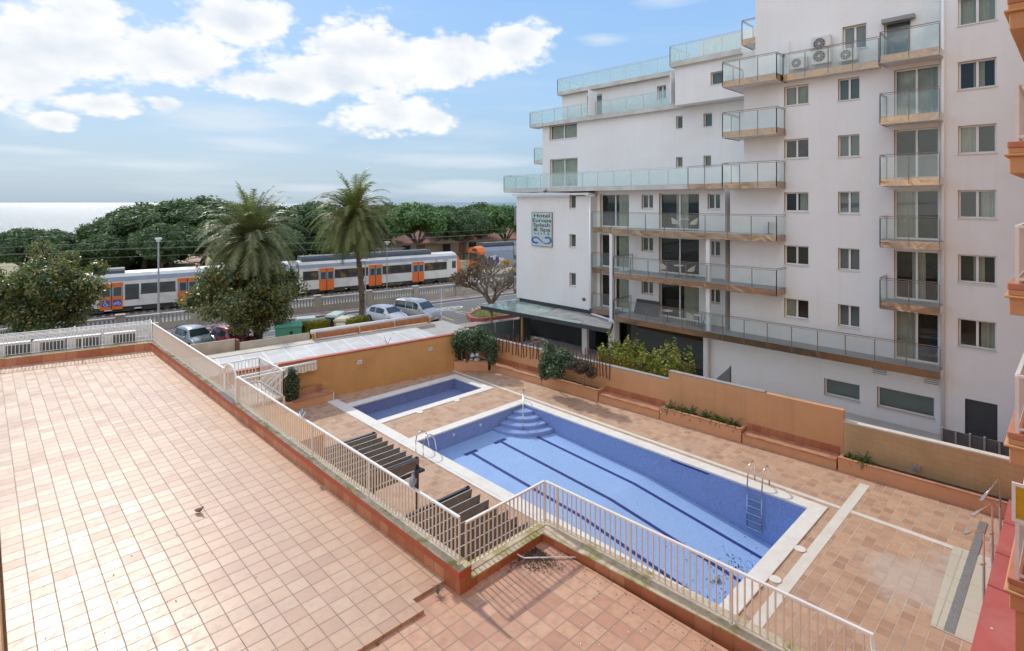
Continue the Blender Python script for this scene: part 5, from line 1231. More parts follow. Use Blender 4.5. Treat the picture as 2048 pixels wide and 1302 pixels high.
# overhead wires
for i, (px, py, n_, lb) in enumerate(((0, 497, 64.3, 'lower wire over the nearer track'), (0, 511, 63.9, 'contact wire over the nearer track'), (600, 487, 68.6, 'upper wire over the far track'), (600, 500, 68.2, 'contact wire over the far track'))):
    s = colS(px, n_); p = sn(s, n_); z = zat(py, *p); mb = MB(a=SA)
    mb.tube([(s_*9., n_, z+.18*((s_ % 5)/2.5-1)**2) for s_ in range(-12, 16)], .010, 5)
    tag(mb.build('overhead_wire', M['kerb']), 'thin overhead railway wire, ' + lb, 'wire', 'overhead railway wires')

# balustrade along the railway
bal = thing('balustrade_wall', 'pale stone balustrade wall between the pavement and the railway', 'wall', (*sn(20, 53.3), 0))
M['stone'] = pbr('balustrade_stone', (.44, .40, .33), .85, .12, 1.2, .2, 30, world=True, dirt=(.24, .21, .17), dirt_amt=.5, dscale=.7)
ps = [colS(p, 53.2) for p in (636, 741, 832)]; dsp = (ps[2]-ps[0])/2
pil = [ps[0]+dsp*k for k in range(-9, 12)]
mb = MB(a=SA); mb.box(pil[0], pil[-1], 53.2, 53.5, 0, .56); mb.build('plinth', M['stone'], bal)
mb = MB(a=SA); mb.box(pil[0], pil[-1], 53.15, 53.55, 1.13, 1.27); mb.build('capping', M['stone'], bal)
proto = None
for s in pil:
    if proto is None:
        mb = MB(a=SA); mb.box(s-.28, s+.28, 53.1, 53.6, 0, 1.42); mb.box(s-.34, s+.34, 53.05, 53.65, 1.42, 1.5); proto = mb.build('pillar', M['stone'], bal); s00 = s
    else:
        o = proto.copy(); C.objects.link(o); o.parent = bal; d = sn(s-s00, 0); o.location = (d[0], d[1], 0)
bs = sorted([a+.45+(b-a-.9)*k/15 for a, b in zip(pil[:-1], pil[1:]) for k in range(16)], key=lambda s: abs(s-19))
mb = MB(a=SA); s = bs[0]; mb.tube([(s, 53.35, .56), (s, 53.35, .7), (s, 53.35, .9), (s, 53.35, 1.13)], [.06, .095, .05, .07], 6, False); proto = mb.build('baluster', M['stone'], bal)
for s1 in bs[1:100]:
    o = proto.copy(); C.objects.link(o); o.parent = bal; d = sn(s1-s, 0); o.location = (d[0], d[1], 0)
mb = MB(a=SA)
for s1 in bs[100:]: mb.tube([(s1, 53.35, .56), (s1, 53.35, .7), (s1, 53.35, .9), (s1, 53.35, 1.13)], [.06, .095, .05, .07], 5, False)
tag(mb.build('far_balusters', M['stone'], bal), kind='stuff')

# lamps and sign
def lamp_post(label, base, top, arm, r=.06, z0=0.):
    t = thing('street_lamp', label, 'street lamp', (base[0], base[1], z0), 'street lamps along the railway road')
    mb = MB(); mb.tube([(*base, z0), (*base, z0+1.), (*base, top-.1)], [r*1.25, r, r*.7], 8); mb.build('pole', M['galv'] if 'galv' in M else M.setdefault('galv', pbr('galvanised_pole', (.42, .44, .45), .5, .1, 2, metal=.3)), t)
    mb = MB()
    if arm == 'flat': mb.box(base[0]-.22, base[0]+.22, base[1]-.22, base[1]+.22, top-.08, top+.05); mb.prism([(base[0]+.16*math.cos(k), base[1]+.16*math.sin(k)) for k in [i*math.pi/6 for i in range(12)]], top-.25, top-.08)
    else:
        mb = MB((base[0], base[1], 0), R(-44)); mb.rings([[(x, w_*math.cos(a), top+.09*math.sin(a)*h_) for a in [k*math.pi/4 for k in range(8)]] for x, w_, h_ in ((-.45, .06, .4), (-.3, .14, 1), (0, .17, 1.2), (.35, .14, 1), (.5, .05, .4))])
    mb.build('lamp_head', M['frame'], t, smooth=False)
    return t
b = P(317, 650, 0); lamp_post('tall street lamp with square head rising in front of the train doors on the left', b, zat(477, *b), 'flat', .09)
b = P(731, 648, 0); lamp_post('short street lamp with wide pale head beside the right hand palm', b, zat(521, *b), 'wide', .06)
b = P(774, 611, 0); lamp_post('thin street lamp on the far pavement right of the right hand palm', b, zat(484, *b), 'flat', .05)
b = P(883, 648, 0); st = thing('road_sign', 'grey back of a rectangular road sign on a thin white post', 'sign', (*b, 0)); zt = zat(578, *b)
mb = MB(); mb.tube([(*b, 0), (*b, zt)], .03, 8); mb.build('post', M['frame'], st)
mb = MB((*b, 0), R(-44)); mb.box(-.27, .27, .05, .07, zt-.75, zt-.02); mb.build('plate', M['galv'], st)

# ---- vehicles
M['tyre'] = pbr('tyre_rubber', (.02, .02, .02), .8, .2, 5); M['rim'] = pbr('wheel_rim', (.45, .45, .46), .35, .1, 5, metal=.7)
M['car_glass'] = pbr('car_glass', (.03, .05, .06), .05, .1, 1, spec=.9)
M['lamp_red'] = pbr('tail_lamp', (.4, .02, .02), .3, .1, 2); M['lamp_clear'] = pbr('head_lamp', (.7, .7, .72), .15, .05, 2)
def carpaint(nm, c, metal=.3): return pbr(nm, c, .28, .03, .8, metal=metal, coat=.8)
def make_car(name, label, cat, st, paint, loc, rz, wheel_x, wr=.31, roofrails=False, side_split=()):
    """st: (x, z_bottom, z_belt, z_roof, half width, half roof width)"""
    t = thing(name, label, cat, loc)
    R_ = []
    for (x, z0, zb, zr, w_, wt) in st:
        half = [(w_*.86, z0), (w_*.98, z0+.12), (w_, (z0+zb)/2), (w_*.985, zb-.06), (w_*.95, zb), (wt+(w_*.95-wt)*.5, (zb+zr)/2), (wt, zr-.06), (wt*.86, zr-.01), (wt*.4, zr+.012)]
        R_.append([(x, -a, b) for a, b in half]+[(x, a, b) for a, b in half[::-1]])
    mb = MB(); mb.rings(R_); body = mb.build('body', paint, None, smooth=False, bevel=0); body.parent = t
    for p_ in body.data.polygons: p_.use_smooth = True
    try:
        md = body.modifiers.new('s', 'EDGE_SPLIT'); md.split_angle = R(38)
    except Exception: pass
    gh = [s for s in st if s[3]-s[2] > .3]
    def add(mb, nm, mat, par=t): o = mb.build(nm, mat, None); o.parent = par; return o
    def side(x): # interpolate station
        for a, b in zip(st[:-1], st[1:]):
            if a[0] <= x <= b[0]: u = (x-a[0])/(b[0]-a[0]); return [lerp(a[i], b[i], u) for i in range(6)]
    xs = [gh[0][0]+.08]+list(side_split)+[gh[-1][0]+.10]
    for sg_ in (-1, 1):
        for a, b in zip(xs[:-1], xs[1:]):
            mb = MB(); k = 5; rows = []
            for i in range(k+1):
                x = lerp(a+.04, b-.04, i/k); _, z0, zb, zr, w_, wt = side(x); zl, zh = zb+.03, max(zb+.05, zr-.12)
                def yy(z): u = (z-zb)/max(.01, zr-zb); return lerp(w_*.95, wt, u)+.014
                rows.append(((x, sg_*yy(zl), zl), (x, sg_*yy(zh), zh)))
            for p, q in zip(rows[:-1], rows[1:]): mb.quad(p[0], q[0], q[1], p[1])
            add(mb, 'side_window', M['car_glass'])
    # windscreen and rear window
    f = [s for s in st if s[0] > gh[-1][0]][0]; g_ = gh[-1]
    def scr(lo, hi, nm, dx):
        mb = MB(); n_ = 6; up = .05
        for i in range(n_):
            u0, u1 = lerp(-1, 1, i/n_), lerp(-1, 1, (i+1)/n_)
            P_ = lambda s, u, k: (lerp(lo[0], hi[0], k)+dx, u*lerp(lo[4]*.84, hi[5]*.9, k), lerp(lo[3], hi[3], k)+.02)
            mb.quad(P_(0, u0, .1), P_(0, u1, .1), P_(0, u1, .93), P_(0, u0, .93))
        add(mb, nm, M['car_glass'])
    scr(f, g_, 'windscreen', .02)
    b_ = [s for s in st if s[0] < gh[0][0]][-1]; scr(b_, gh[0], 'rear_window', -.03)
    for wx in wheel_x:
        for sg_ in (-1, 1):
            w_ = side(wx)[4]
            mb = MB(); mb.tube([(wx, sg_*(w_-.17), wr), (wx, sg_*(w_+.012), wr)], wr, 22); wo = add(mb, 'wheel', M['tyre'])
            mb = MB(); mb.tube([(wx, sg_*(w_+.013), wr), (wx, sg_*(w_+.025), wr)], wr*.62, 14); add(mb, 'rim', M['rim'], wo)
            mb = MB(); mb.tube([(wx, sg_*(w_-.01), wr+.02), (wx, sg_*(w_+.006), wr+.02)], wr*1.2, 22); add(mb, 'wheel_arch', M['train_under'])
    fr_, re = st[-2], st[1]
    for sg_ in (-1, 1):
        mb = MB(); mb.ball((st[-2][0]-.02, sg_*st[-2][4]*.78, st[-2][2]-.1), .12, .16, .09, 10, 6); add(mb, 'headlight', M['lamp_clear'])
        mb = MB(); mb.box(re[0]-.04, re[0]+.08, sg_*(re[4]*.94-.14), sg_*(re[4]*.94), re[2]-.28, re[2]-.02); add(mb, 'tail_light', M['lamp_red'])
        mx = gh[-1][0]+.35; mb = MB(); s_ = side(mx); mb.ball((mx, sg_*(s_[4]+.1), s_[2]+.08), .07, .11, .08, 8, 6); add(mb, 'door_mirror', paint)
        if roofrails:
            mb = MB(); mb.tube([(gh[0][0]+.2, sg_*gh[0][5]*.86, gh[0][3]+.04), (gh[-1][0]-.1, sg_*gh[-1][5]*.86, gh[-1][3]+.05)], .02, 6); add(mb, 'roof_rail', M['dark_metal'])
    mb = MB(); mb.box(st[-1][0]-.02, st[-1][0]+.03, -.26, .26, .38, .5); add(mb, 'number_plate', M['frame'])
    t.rotation_euler.z = rz
    return t
hatch = [(-2.0, .35, .70, .74, .72, .6), (-1.93, .25, .93, .98, .82, .66), (-1.72, .2, .96, 1.22, .85, .62), (-1.4, .2, .95, 1.42, .87, .60), (-.9, .2, .93, 1.49, .88, .60), (0, .2, .91, 1.49, .88, .60), (.45, .2, .90, 1.42, .87, .58), (1.12, .2, .90, .96, .86, .70), (1.65, .22, .80, .86, .83, .62), (1.93, .25, .66, .72, .76, .5), (2.02, .3, .55, .58, .66, .4)]
van = [(-2.2, .35, .8, .9, .78, .7), (-2.16, .28, 1.12, 1.6, .88, .72), (-1.95, .22, 1.14, 1.80, .90, .73), (-1, .22, 1.12, 1.84, .91, .74), (.2, .22, 1.10, 1.83, .91, .73), (.65, .22, 1.08, 1.70, .90, .70), (1.30, .22, 1.04, 1.12, .88, .72), (1.85, .24, .95, 1.0, .85, .66), (2.12, .28, .75, .8, .78, .55), (2.2, .32, .6, .64, .7, .5)]
b = P(773, 645, -.15); make_car('parked_car', 'small white hatchback parked between the low yellow hedge and the grey van', 'car', hatch, carpaint('white_car_paint', (.80, .80, .80), .0), (*b, -.15), R(-80), (-1.25, 1.3), side_split=(-.55,))
b = P(836, 640, -.15); make_car('parked_van', 'light grey people carrier with roof rails parked beside the white hatchback', 'van', van, carpaint('grey_van_paint', (.50, .50, .49)), (*b, -.15), R(-78), (-1.4, 1.4), .33, True, (-.7, .15))
b = P(388, 694, -.15); make_car('parked_car', 'dark blue car seen from above beyond the terrace railing', 'car', hatch, carpaint('pale_blue_car_paint', (.30, .34, .36)), (*b, -.15), R(-82), (-1.25, 1.3), side_split=(-.55,))
b = P(462, 694, -.15); make_car('parked_car', 'red car half hidden under the round bushy street tree', 'car', hatch, carpaint('red_car_paint', (.30, .03, .04)), (*b, -.15), R(-78), (-1.25, 1.3), side_split=(-.55,))
# ---- recycling containers and clipped hedges
M['c_green'] = pbr('green_container', (.07, .30, .19), .5, .08, 1.5); M['c_pale'] = pbr('pale_green_container', (.30, .48, .40), .5, .08, 1.5); M['c_blue'] = pbr('blue_container', (.03, .06, .26), .5, .08, 1.5); M['c_yellow'] = pbr('yellow_container', (.58, .42, .03), .5, .08, 1.5); M['c_label'] = pbr('container_label', (.10, .36, .05), .5, .08, 2); M['c_lid'] = pbr('grey_green_lid', (.40, .50, .46), .5, .1, 2)
def container(label, loc, rz, w_, d_, h_, mt, lid, kind):
    t = thing('recycling_container', label, 'container', (*loc, -.02), 'street recycling containers'); k = lambda mb, nm, m_, p=t, bv=0: (lambda o: (setattr(o, 'parent', p), o)[1])(mb.build(nm, m_, None, bevel=bv))
    mb = MB(); mb.rings([[(-x*w_, -y*d_, z), (x*w_, -y*d_, z), (x*w_, y*d_, z), (-x*w_, y*d_, z)] for x, y, z in ((.46, .44, .05), (.48, .47, h_*.5), (.5, .5, h_*.86))]); k(mb, 'body', mt, bv=.03)
    mb = MB(); mb.rings([[(-x*w_, -y*d_, z), (x*w_, -y*d_, z), (x*w_, y*d_, z), (-x*w_, y*d_, z)] for x, y, z in ((.53, .53, h_*.862), (.53, .53, h_*.92), (.46, .44, h_))]); k(mb, 'lid', lid, bv=.02)
    if kind == 'bank':
        mb = MB(); mb.tube([(.18, -d_*.5-.03, h_*.66), (.18, -d_*.5+.02, h_*.66)], .12, 16); k(mb, 'mouth', M['tyre'])
        mb = MB(); mb.box(-.22, .6, -d_*.5-.025, -d_*.48, h_*.22, h_*.46); k(mb, 'label_panel', M['c_label'])
        mb = MB(); mb.box(-.02, .44, -d_*.5-.018, -d_*.48, h_*.54, h_*.8); k(mb, 'mouth_frame', mt)
    if kind == 'slot':
        mb = MB(); mb.box(-w_*.3, w_*.3, -d_*.5-.02, -d_*.47, h_*.64, h_*.76); k(mb, 'slot', M['tyre'])
    if kind == 'paper':
        for z in (.32, .62): mb = MB(); mb.box(-w_*.32, w_*.3, -d_*.5-.02, -d_*.47, h_*z, h_*(z+.2)); k(mb, 'notice', M['frame'])
    for sx_ in (-1, 1):
        mb = MB(); mb.box(sx_*w_*.42-.06, sx_*w_*.42+.06, -d_*.4, d_*.4, 0, .06); k(mb, 'foot', M['tyre'])
    t.rotation_euler.z = rz; return t
container('large green bottle bank with round hole, left of the clipped hedges', P(577, 694, 0), R(-22), 1.75, 1.2, 1.75, M['c_green'], M['c_green'], 'bank')
container('pale green container behind the larger clipped hedge', P(612, 676, 0), R(-22), 1.4, 1.1, 1.6, M['c_green'], M['c_lid'], '')
container('dark blue paper container with a dark slot, between the two hedges', P(672, 667, 0), R(-50), 1.0, 1.75, 1.65, M['c_blue'], M['c_lid'], 'slot')
container('yellow container with white notices beside the smaller hedge', P(690, 674, 0), R(-50), 1.15, 1.5, 1.55, M['c_yellow'], M['creamroof'], 'paper')
# small roundabout bed
bed = thing('planting_bed', 'raised bed with red kerb and grass at the foot of the bare tree', 'planting bed', (33.5, 38.3, 0))
pp = [(31.0, 37.3), (31.1, 36.7), (31.6, 36.3), (33, 36), (42, 34.6), (44, 36.5), (41, 39.2), (33.5, 39.9), (31.6, 38.6)]
inn = [(lerp(x, 36.5, .06 if x < 40 else .03), lerp(y, 37.6, .12)) for x, y in pp]
M['redkerb'] = pbr('red_kerb', (.36, .11, .09), .7, .12, 2); 
mb = MB(); 
for i in range(len(pp)): j = (i+1) % len(pp); mb.prism([pp[i], pp[j], inn[j], inn[i]], -.15, .24)
mb.build('kerb_wall', M['redkerb'], bed); mb = MB(); mb.prism(inn, -.15, .17); mb.build('lawn', pbr('worn_grass', (.17, .17, .045), .95, .4, 6, .5, 40), bed)

# house behind the pines
hs = thing('station_house', 'long low beige house with terracotta tiled roof behind the pines', 'house', (*sn(58, 108), -.6))
M['beige'] = pbr('beige_render', (.42, .34, .24), .9, .1, .5); 
m, n = newmat('roof_tiles'); spn = n.n('SeparateXYZ', {'Vector': n.n('VectorRotate', {'Vector': n.pos(), 'Angle': R(8)}, rotation_type='Z_AXIS').outputs[0]}).outputs
fr = n.math('FRACT', n.math('MULTIPLY', spn[0], 2.2)); c = n.mix(n.math('LESS_THAN', fr, .3), (.50, .27, .20), (.30, .14, .10)); c = n.mix(n.rng(n.noise(n.pos(), .6, 4), .45, .7, 0, .5), c, (.38, .22, .16)); n.out(n.principled(col=c, rough=.85)); M['roof_tile'] = m
h0, h1 = colS(806, 104)-2, colS(1012, 104)+12
mb = MB(a=SA); mb.box(h0, h1, 104, 114, -.8, 2.15); mb.build('wall', M['beige'], hs)
mb = MB(a=SA); mb.quad((h0-.5, 103.4, 2.0), (h1+.5, 103.4, 2.0), (h1+.5, 109, 4.5), (h0-.5, 109, 4.5)); mb.quad((h0-.5, 109, 4.5), (h1+.5, 109, 4.5), (h1+.5, 114.6, 2.0), (h0-.5, 114.6, 2.0)); mb.quad((h0-.5, 103.4, 1.85), (h1+.5, 103.4, 1.85), (h1+.5, 103.4, 2.0), (h0-.5, 103.4, 2.0)); mb.build('roof', M['roof_tile'], hs)
for px in (812, 842, 893, 925, 945, 985):
    s = colS(px, 104); mb = MB(a=SA); mb.box(s-.9, s+.9, 103.93, 104.05, -.6, 1.5); mb.build('door', M['red_metal'] if px in (842, 925) else M['interior'], hs)
s = colS(893, 103.5); mb = MB(a=SA); mb.prism([(s-2.6, 102.2), (s+2.6, 102.2), (s+2.6, 104), (s-2.6, 104)], 1.6, 1.75); mb.quad((s-2.7, 102.1, 1.75), (s, 102.1, 2.9), (s, 105.5, 2.9), (s-2.7, 105.5, 1.75)); mb.quad((s, 102.1, 2.9), (s+2.7, 102.1, 1.75), (s+2.7, 105.5, 1.75), (s, 105.5, 2.9)); mb.f.append([mb.P(p) for p in ((s-2.6, 102.2, 1.7), (s+2.6, 102.2, 1.7), (s, 102.2, 2.8))]); mb.build('porch', M['beige'], hs)
hs2 = thing('beach_kiosk', 'small grey shed under the pines right of the right hand palm', 'shed', (*sn(38, 96), -.6))
s = colS(770, 96); mb = MB(a=SA); mb.box(s-1, s+3.6, 96, 99, -.8, 1.7); mb.build('wall', M['slab'], hs2); mb = MB(a=SA); mb.box(s-1.3, s+3.9, 95.7, 99.3, 1.7, 1.85); mb.build('roof', M['kerb'], hs2)

# ================================================================ apartment building the picture is taken from (its balconies show at the right edge)
apt = thing('apartment_building', 'orange apartment building whose white railed balconies show at the right edge', 'building', (12, -4, 0))
mb = MB(); mb.box(-9, 30, -12, -.62, 0, 22); mb.build('facade', M['orange_wall'], apt)
M['apt_glass'] = pbr('apartment_glass', (.05, .06, .065), .1, .2, 1)
for fz in (2.7, 5.66, 8.69, 11.57, 14.5, 17.4):
    for xc in (-5, 2.5, 9.5, 17, 24.5):
        mb = MB(); mb.box(xc-1.1, xc+1.1, -.66, -.60, fz+.05, fz+2.2); mb.build('balcony_door', M['apt_glass'], apt)
    if fz < 15:
        x0, x1, yf = 15.1, 18.9, 1.1
        mb = MB(); mb.box(x0, x1, -.62, yf, fz-.16, fz-.03); b = mb.build('balcony_slab', M['redtile'] if 'redtile' in M else M.setdefault('redtile', pbr('red_clay_edge', (.52, .20, .12), .7, .12, 4)), apt, bevel=.02)
        mb = MB(); mb.box(x0+.01, x1-.01, -.62, yf-.01, fz-.28, fz-.161); mb.box(x0-.05, x1+.05, -.62, yf+.05, fz-.33, fz-.281); mb.box(x0+.03, x1-.03, -.62, yf-.03, fz-.68, fz-.331); mb.build('moulding', M['orange_wall'], b, bevel=.02)
        mb = MB(); r0_, r1_, ry = x0+.06, x1-.06, yf-.15
        for z in (fz+.06, fz+1.12):
            mb.bar((r0_, -.6, z), (r0_, ry, z), .07 if z > fz+1 else .04, .05); mb.bar((r0_, ry, z), (r1_, ry, z), .07 if z > fz+1 else .04, .05)
        k = 0; y = -.5
        while y < ry: mb.box(r0_-.012, r0_+.012, y-.012, y+.012, fz, fz+1.1); y += .11
        x = r0_
        while x < r1_: mb.box(x-.012, x+.012, ry-.012, ry+.012, fz, fz+1.1); x += .11
        mb.box(r0_-.03, r0_+.03, ry-.03, ry+.03, fz-.03, fz+1.12)
        mb.build('balcony_rail', M['railwhite'], b)
mb = MB(); mb.box(15.22, 18.8, -.62, .98, 0, 2.05); mb.build('porch_pier', M['orange_wall'], apt)
yc = thing('yellow_awning', 'white framed yellow side awning above the lowest balcony railing', 'awning', (15.2, .8, 3.7))
M['yellow_cloth'] = pbr('yellow_cloth', (.55, .35, .015), .8, .2, 1.2)
mb = MB(); mb.box(15.1, 15.16, -.6, 1.03, 3.84, 3.91); mb.box(15.1, 15.16, -.6, 1.03, 4.56, 4.62); mb.box(15.1, 15.16, .97, 1.03, 3.911, 4.559); mb.build('frame', M['railwhite'], yc)
mb = MB(); mb.box(15.12, 15.14, -.6, .97, 3.91, 4.56); mb.build('cloth', M['yellow_cloth'], yc)
# red platform with showers at its edge
q = P(1969, 1191, .53); RY = q[1]
M['red_floor'] = pbr('red_painted_floor', (.46, .11, .10), .8, .08, .8, .1, 50, world=True, dirt=(.52, .30, .27), dirt_amt=.35, dscale=.5)
mb = MB(); mb.box(9.5, 30, -.6, RY, 0, .53); tag(mb.build('red_platform', M['red_floor']), kind='structure')
droppings = MB(); rg = random.Random(9)
for i in range(14):
    x, y = rg.uniform(12, 17), rg.uniform(.2, 1.5); r_ = rg.uniform(.01, .035); droppings.prism([(x+r_*math.cos(a)*rg.uniform(.6, 1.2), y+r_*math.sin(a)) for a in [k*math.pi/4 for k in range(8)]], .53, .534)
tag(droppings.build('bird_droppings', M['frame']), 'white bird droppings scattered on the red platform', 'droppings', kind='stuff')
for i, (tx, ty, hx, hy) in enumerate(((1967.6, 1080.7, 1927, 1066), (1984.7, 1045, 1945, 1031), (2000.5, 1014, 1962, 1001))):
    X_, Y_ = P(tx, ty, 1.9); Y_ = RY+.07; X_ = colX(tx, Y_); hX, hY = P(hx, hy, 1.97)
    t = thing('garden_shower', 'thin chrome garden shower pole at the edge of the red platform, %s' % ('nearest the camera', 'middle one', 'furthest away')[i], 'shower', (X_, Y_, 0), 'garden showers')
    d = Vector((hX-X_, hY-Y_)); 
    mb = MB(); mb.tube([(X_, Y_, 0), (X_, Y_, 1.78), (X_+d.x*.05, Y_+d.y*.05, 1.86), (X_+d.x*.14, Y_+d.y*.14, 1.9), (X_+d.x*.75, Y_+d.y*.75, 1.95)], [.03, .02, .02, .018, .016], 8); mb.build('pipe', M['chrome'], t, smooth=True)
    mb = MB(); mb.tube([(X_, Y_, 0), (X_, Y_, .95)], .032, 8); mb.build('sleeve', M['galv'], t)
    mb = MB(); mb.bar((X_+d.x*.72, Y_+d.y*.72, 1.95), (X_+d.x, Y_+d.y, 1.96), .07, .035); mb.build('shower_head', M['galv'], t)
    mb = MB(); mb.bar((X_-.08, Y_+.06, 1.0), (X_+.08, Y_-.03, 1.0), .03, .03); mb.build('valve', M['chrome'], t)

# ================================================================ pergolas and small things on the deck
def pergola(label, x0, x1, y0, y1, ys, nm):
    t = thing('pergola', label, 'pergola', ((x0+x1)/2, (y0+y1)/2, 0), 'pergolas with canvas slats')
    mb = MB()
    for y in (y0+.3, y1): mb.box(x0, x1, y-.04, y+.04, 2.26, 2.34)
    mb.box(x0, x1+.03, y0-.04, y0+.04, 2.0, 2.08)
    for x in (x0+.04, x1-.04): mb.box(x-.04, x+.04, y0, y1, 2.0, 2.075)
    mb.build('beam', M['dark_metal'], t)
    for x in (x0+.04, x1-.04):
        for y in (y0+.3, y1):
            mb = MB(); mb.box(x-.05, x+.05, y-.05, y+.05, 0, 2.34); mb.build('post', M['dark_metal'], t)
    for y in ys:
        mb = MB(); k = 26; pr = []
        for i in range(k+1):
            x = lerp(x0+.1, x1+.02, i/k); pr.append((x, y+.012*math.sin(i*1.3+y*5), y+.02*math.sin(i*.9+y*3)))
        for a, b in zip(pr[:-1], pr[1:]): mb.quad((a[0], a[1], 2.30), (b[0], b[1], 2.30), (b[0], b[2]+.03, 1.97), (a[0], a[2]+.03, 1.97))
        s_ = mb.build('canvas_slat', M['canvas'], t)
        mb = MB(); mb.box(x0+.1, x1+.02, y-.012, y+.012, 2.30, 2.315); mb.build('slat_rod', M['galv'], s_)
pergola('dark metal pergola with grey canvas slats, nearer the gate stairs', 6.75, 9.9, 14.2, 17.1, [17.0-.365*k for k in range(8)], 1)
pergola('dark metal pergola with grey canvas slats, nearer the terrace corner', 6.75, 9.9, 8.9, 12.0, [11.88-.365*k for k in range(9)], 2)
# wooden sunbeds standing beside the wall
for k, (dx, dy) in enumerate(((0, 0), (.55, -.9))):
    b = (8.4+dx, 18.9+dy); t = thing('wooden_lounger', 'slatted orange wood garden lounger behind the railing, %s' % ('nearer the stairs', 'nearer the pergola')[k], 'lounger', (*b, 0), 'wooden loungers')
    mb = MB((*b, 0), R(20))
    for i in range(13): mb.bar((-.3, -.75+i*.12, .36 if i < 8 else .36+(i-7)*.09), (.3, -.75+i*.12, .36 if i < 8 else .36+(i-7)*.09), .07, .02)
    mb.build('slats', M['wood'], t)
    mb = MB((*b, 0), R(20)); 
    for x in (-.3, .3): mb.bar((x, -.8, .31), (x, .2, .31), .05, .07); mb.bar((x, .15, .31), (x, .8, .80), .05, .06)
    mb.build('frame', M['wood'], t)
    for (x, y) in ((-.3, -.7), (.3, -.7), (-.3, .15), (.3, .15)):
        mb = MB((*b, 0), R(20)); mb.box(x-.03, x+.03, y-.03, y+.03, 0, .3); mb.build('leg', M['wood'], t)
# pool ladders
def ladder(label, c, ax, down):
    """c: edge point; ax: unit outward from pool"""
    t = thing('pool_ladder', label, 'ladder', (*c, 0), 'chrome pool ladders'); px_, py_ = -ax[1], ax[0]
    for sg_ in (-.26, .26):
        o_ = (c[0]+px_*sg_, c[1]+py_*sg_); q = lambda d_, z: (o_[0]+ax[0]*d_, o_[1]+ax[1]*d_, z)
        mb = MB(); mb.tube([q(.56, .03), q(.56, .45), q(.52, .66), q(.40, .78), q(.26, .80), q(.10, .72), q(-.02, .5), q(-.10, .1), q(-.12, -.3), q(-.12, down)], .023, 10); mb.build('rail', M['chrome'], t, smooth=True)
    z = -.35
    while z > down: 
        mb = MB(); mb.bar((c[0]-px_*.26-ax[0]*.12, c[1]-py_*.26-ax[1]*.12, z), (c[0]+px_*.26-ax[0]*.12, c[1]+py_*.26-ax[1]*.12, z), .08, .025); mb.build('rung', M['chrome'], t); z -= .26
ladder('chrome pool ladder with five rungs at the deep end by the orange wall side', (PX1, 8.22), (1, 0), -1.42)
ladder('chrome pool ladder at the shallow end beside the pergola', (PX0, 18.9), (-1, 0), -.62)
# pigeons
M['pigeon'] = pbr('pigeon_grey', (.17, .18, .20), .7, .25, 20); M['pigeon_wing'] = pbr('pigeon_wing', (.26, .26, .27), .7, .3, 25); M['pigeon_white'] = pbr('white_feather', (.65, .64, .62), .7, .1, 20); M['pigeon_brown'] = pbr('brown_feather', (.22, .15, .11), .7, .3, 20)
def bird(label, loc, rz, body, wing, s=1., name='pigeon'):
    t = thing(name, label, 'bird', loc)
    secs = [(-.17, .075, .008, .004), (-.13, .08, .03, .012), (-.08, .09, .055, .045), (-.02, .10, .068, .065), (.05, .115, .062, .07), (.10, .145, .045, .05), (.125, .18, .03, .034), (.14, .205, .032, .034), (.165, .21, .026, .026), (.185, .205, .012, .012)]
    mb = MB(); mb.rings([[(x*s, w_*s*math.cos(a), (z+h_*math.sin(a))*s) for a in [k*math.pi/6 for k in range(12)]] for x, z, w_, h_ in secs]); o = mb.build('body', body, None, smooth=True); o.parent = t
    for sg_ in (-1, 1):
        mb = MB(); mb.rings([[(x*s, sg_*(y+.012*math.cos(a))*s, (z+h_*math.sin(a))*s) for a in [k*math.pi/4 for k in range(8)]] for x, y, z, h_ in ((.06, .06, .12, .02), (.02, .07, .11, .045), (-.06, .06, .10, .04), (-.13, .03, .09, .02), (-.17, .015, .085, .006))]); o = mb.build('wing', wing, None, smooth=True); o.parent = t
        mb = MB(); mb.tube([(.02*s, sg_*.025*s, .05*s), (.03*s, sg_*.025*s, 0)], .006*s, 5); o = mb.build('leg', M['red_metal'], None); o.parent = t
    mb = MB(); mb.tube([(.183*s, 0, .205*s), (.205*s, 0, .198*s)], [.007*s, .002*s], 5); o = mb.build('beak', M['dark_metal'], None); o.parent = t
    t.rotation_euler.z = rz
y = colY(822, pl_(12)+ro); bird('grey pigeon perched on the handrail above the pergolas', (pl_(y)+ro, y, ZT+.02), R(52), M['pigeon'], M['pigeon_wing'], 1.0)
y = colY(600, pl_(19)+ro); bird('dark pigeon with white wings perched on the handrail left of the pergolas', (pl_(y)+ro, y, ZT+.02), R(60), M['pigeon'], M['pigeon_white'], 1.0)
b = P(398, 1026, T1); bird('brown pigeon standing on the terrace tiles', (*b, T1), R(-60), M['pigeon_brown'], M['pigeon_brown'], .7)
y = colY(1090, 32.2); bird('gull perched under the long glass terrace on the corner of the sign block', (32.18, y, 11.02), R(-110), M['pigeon'], M['pigeon'], 1.5, 'gull')
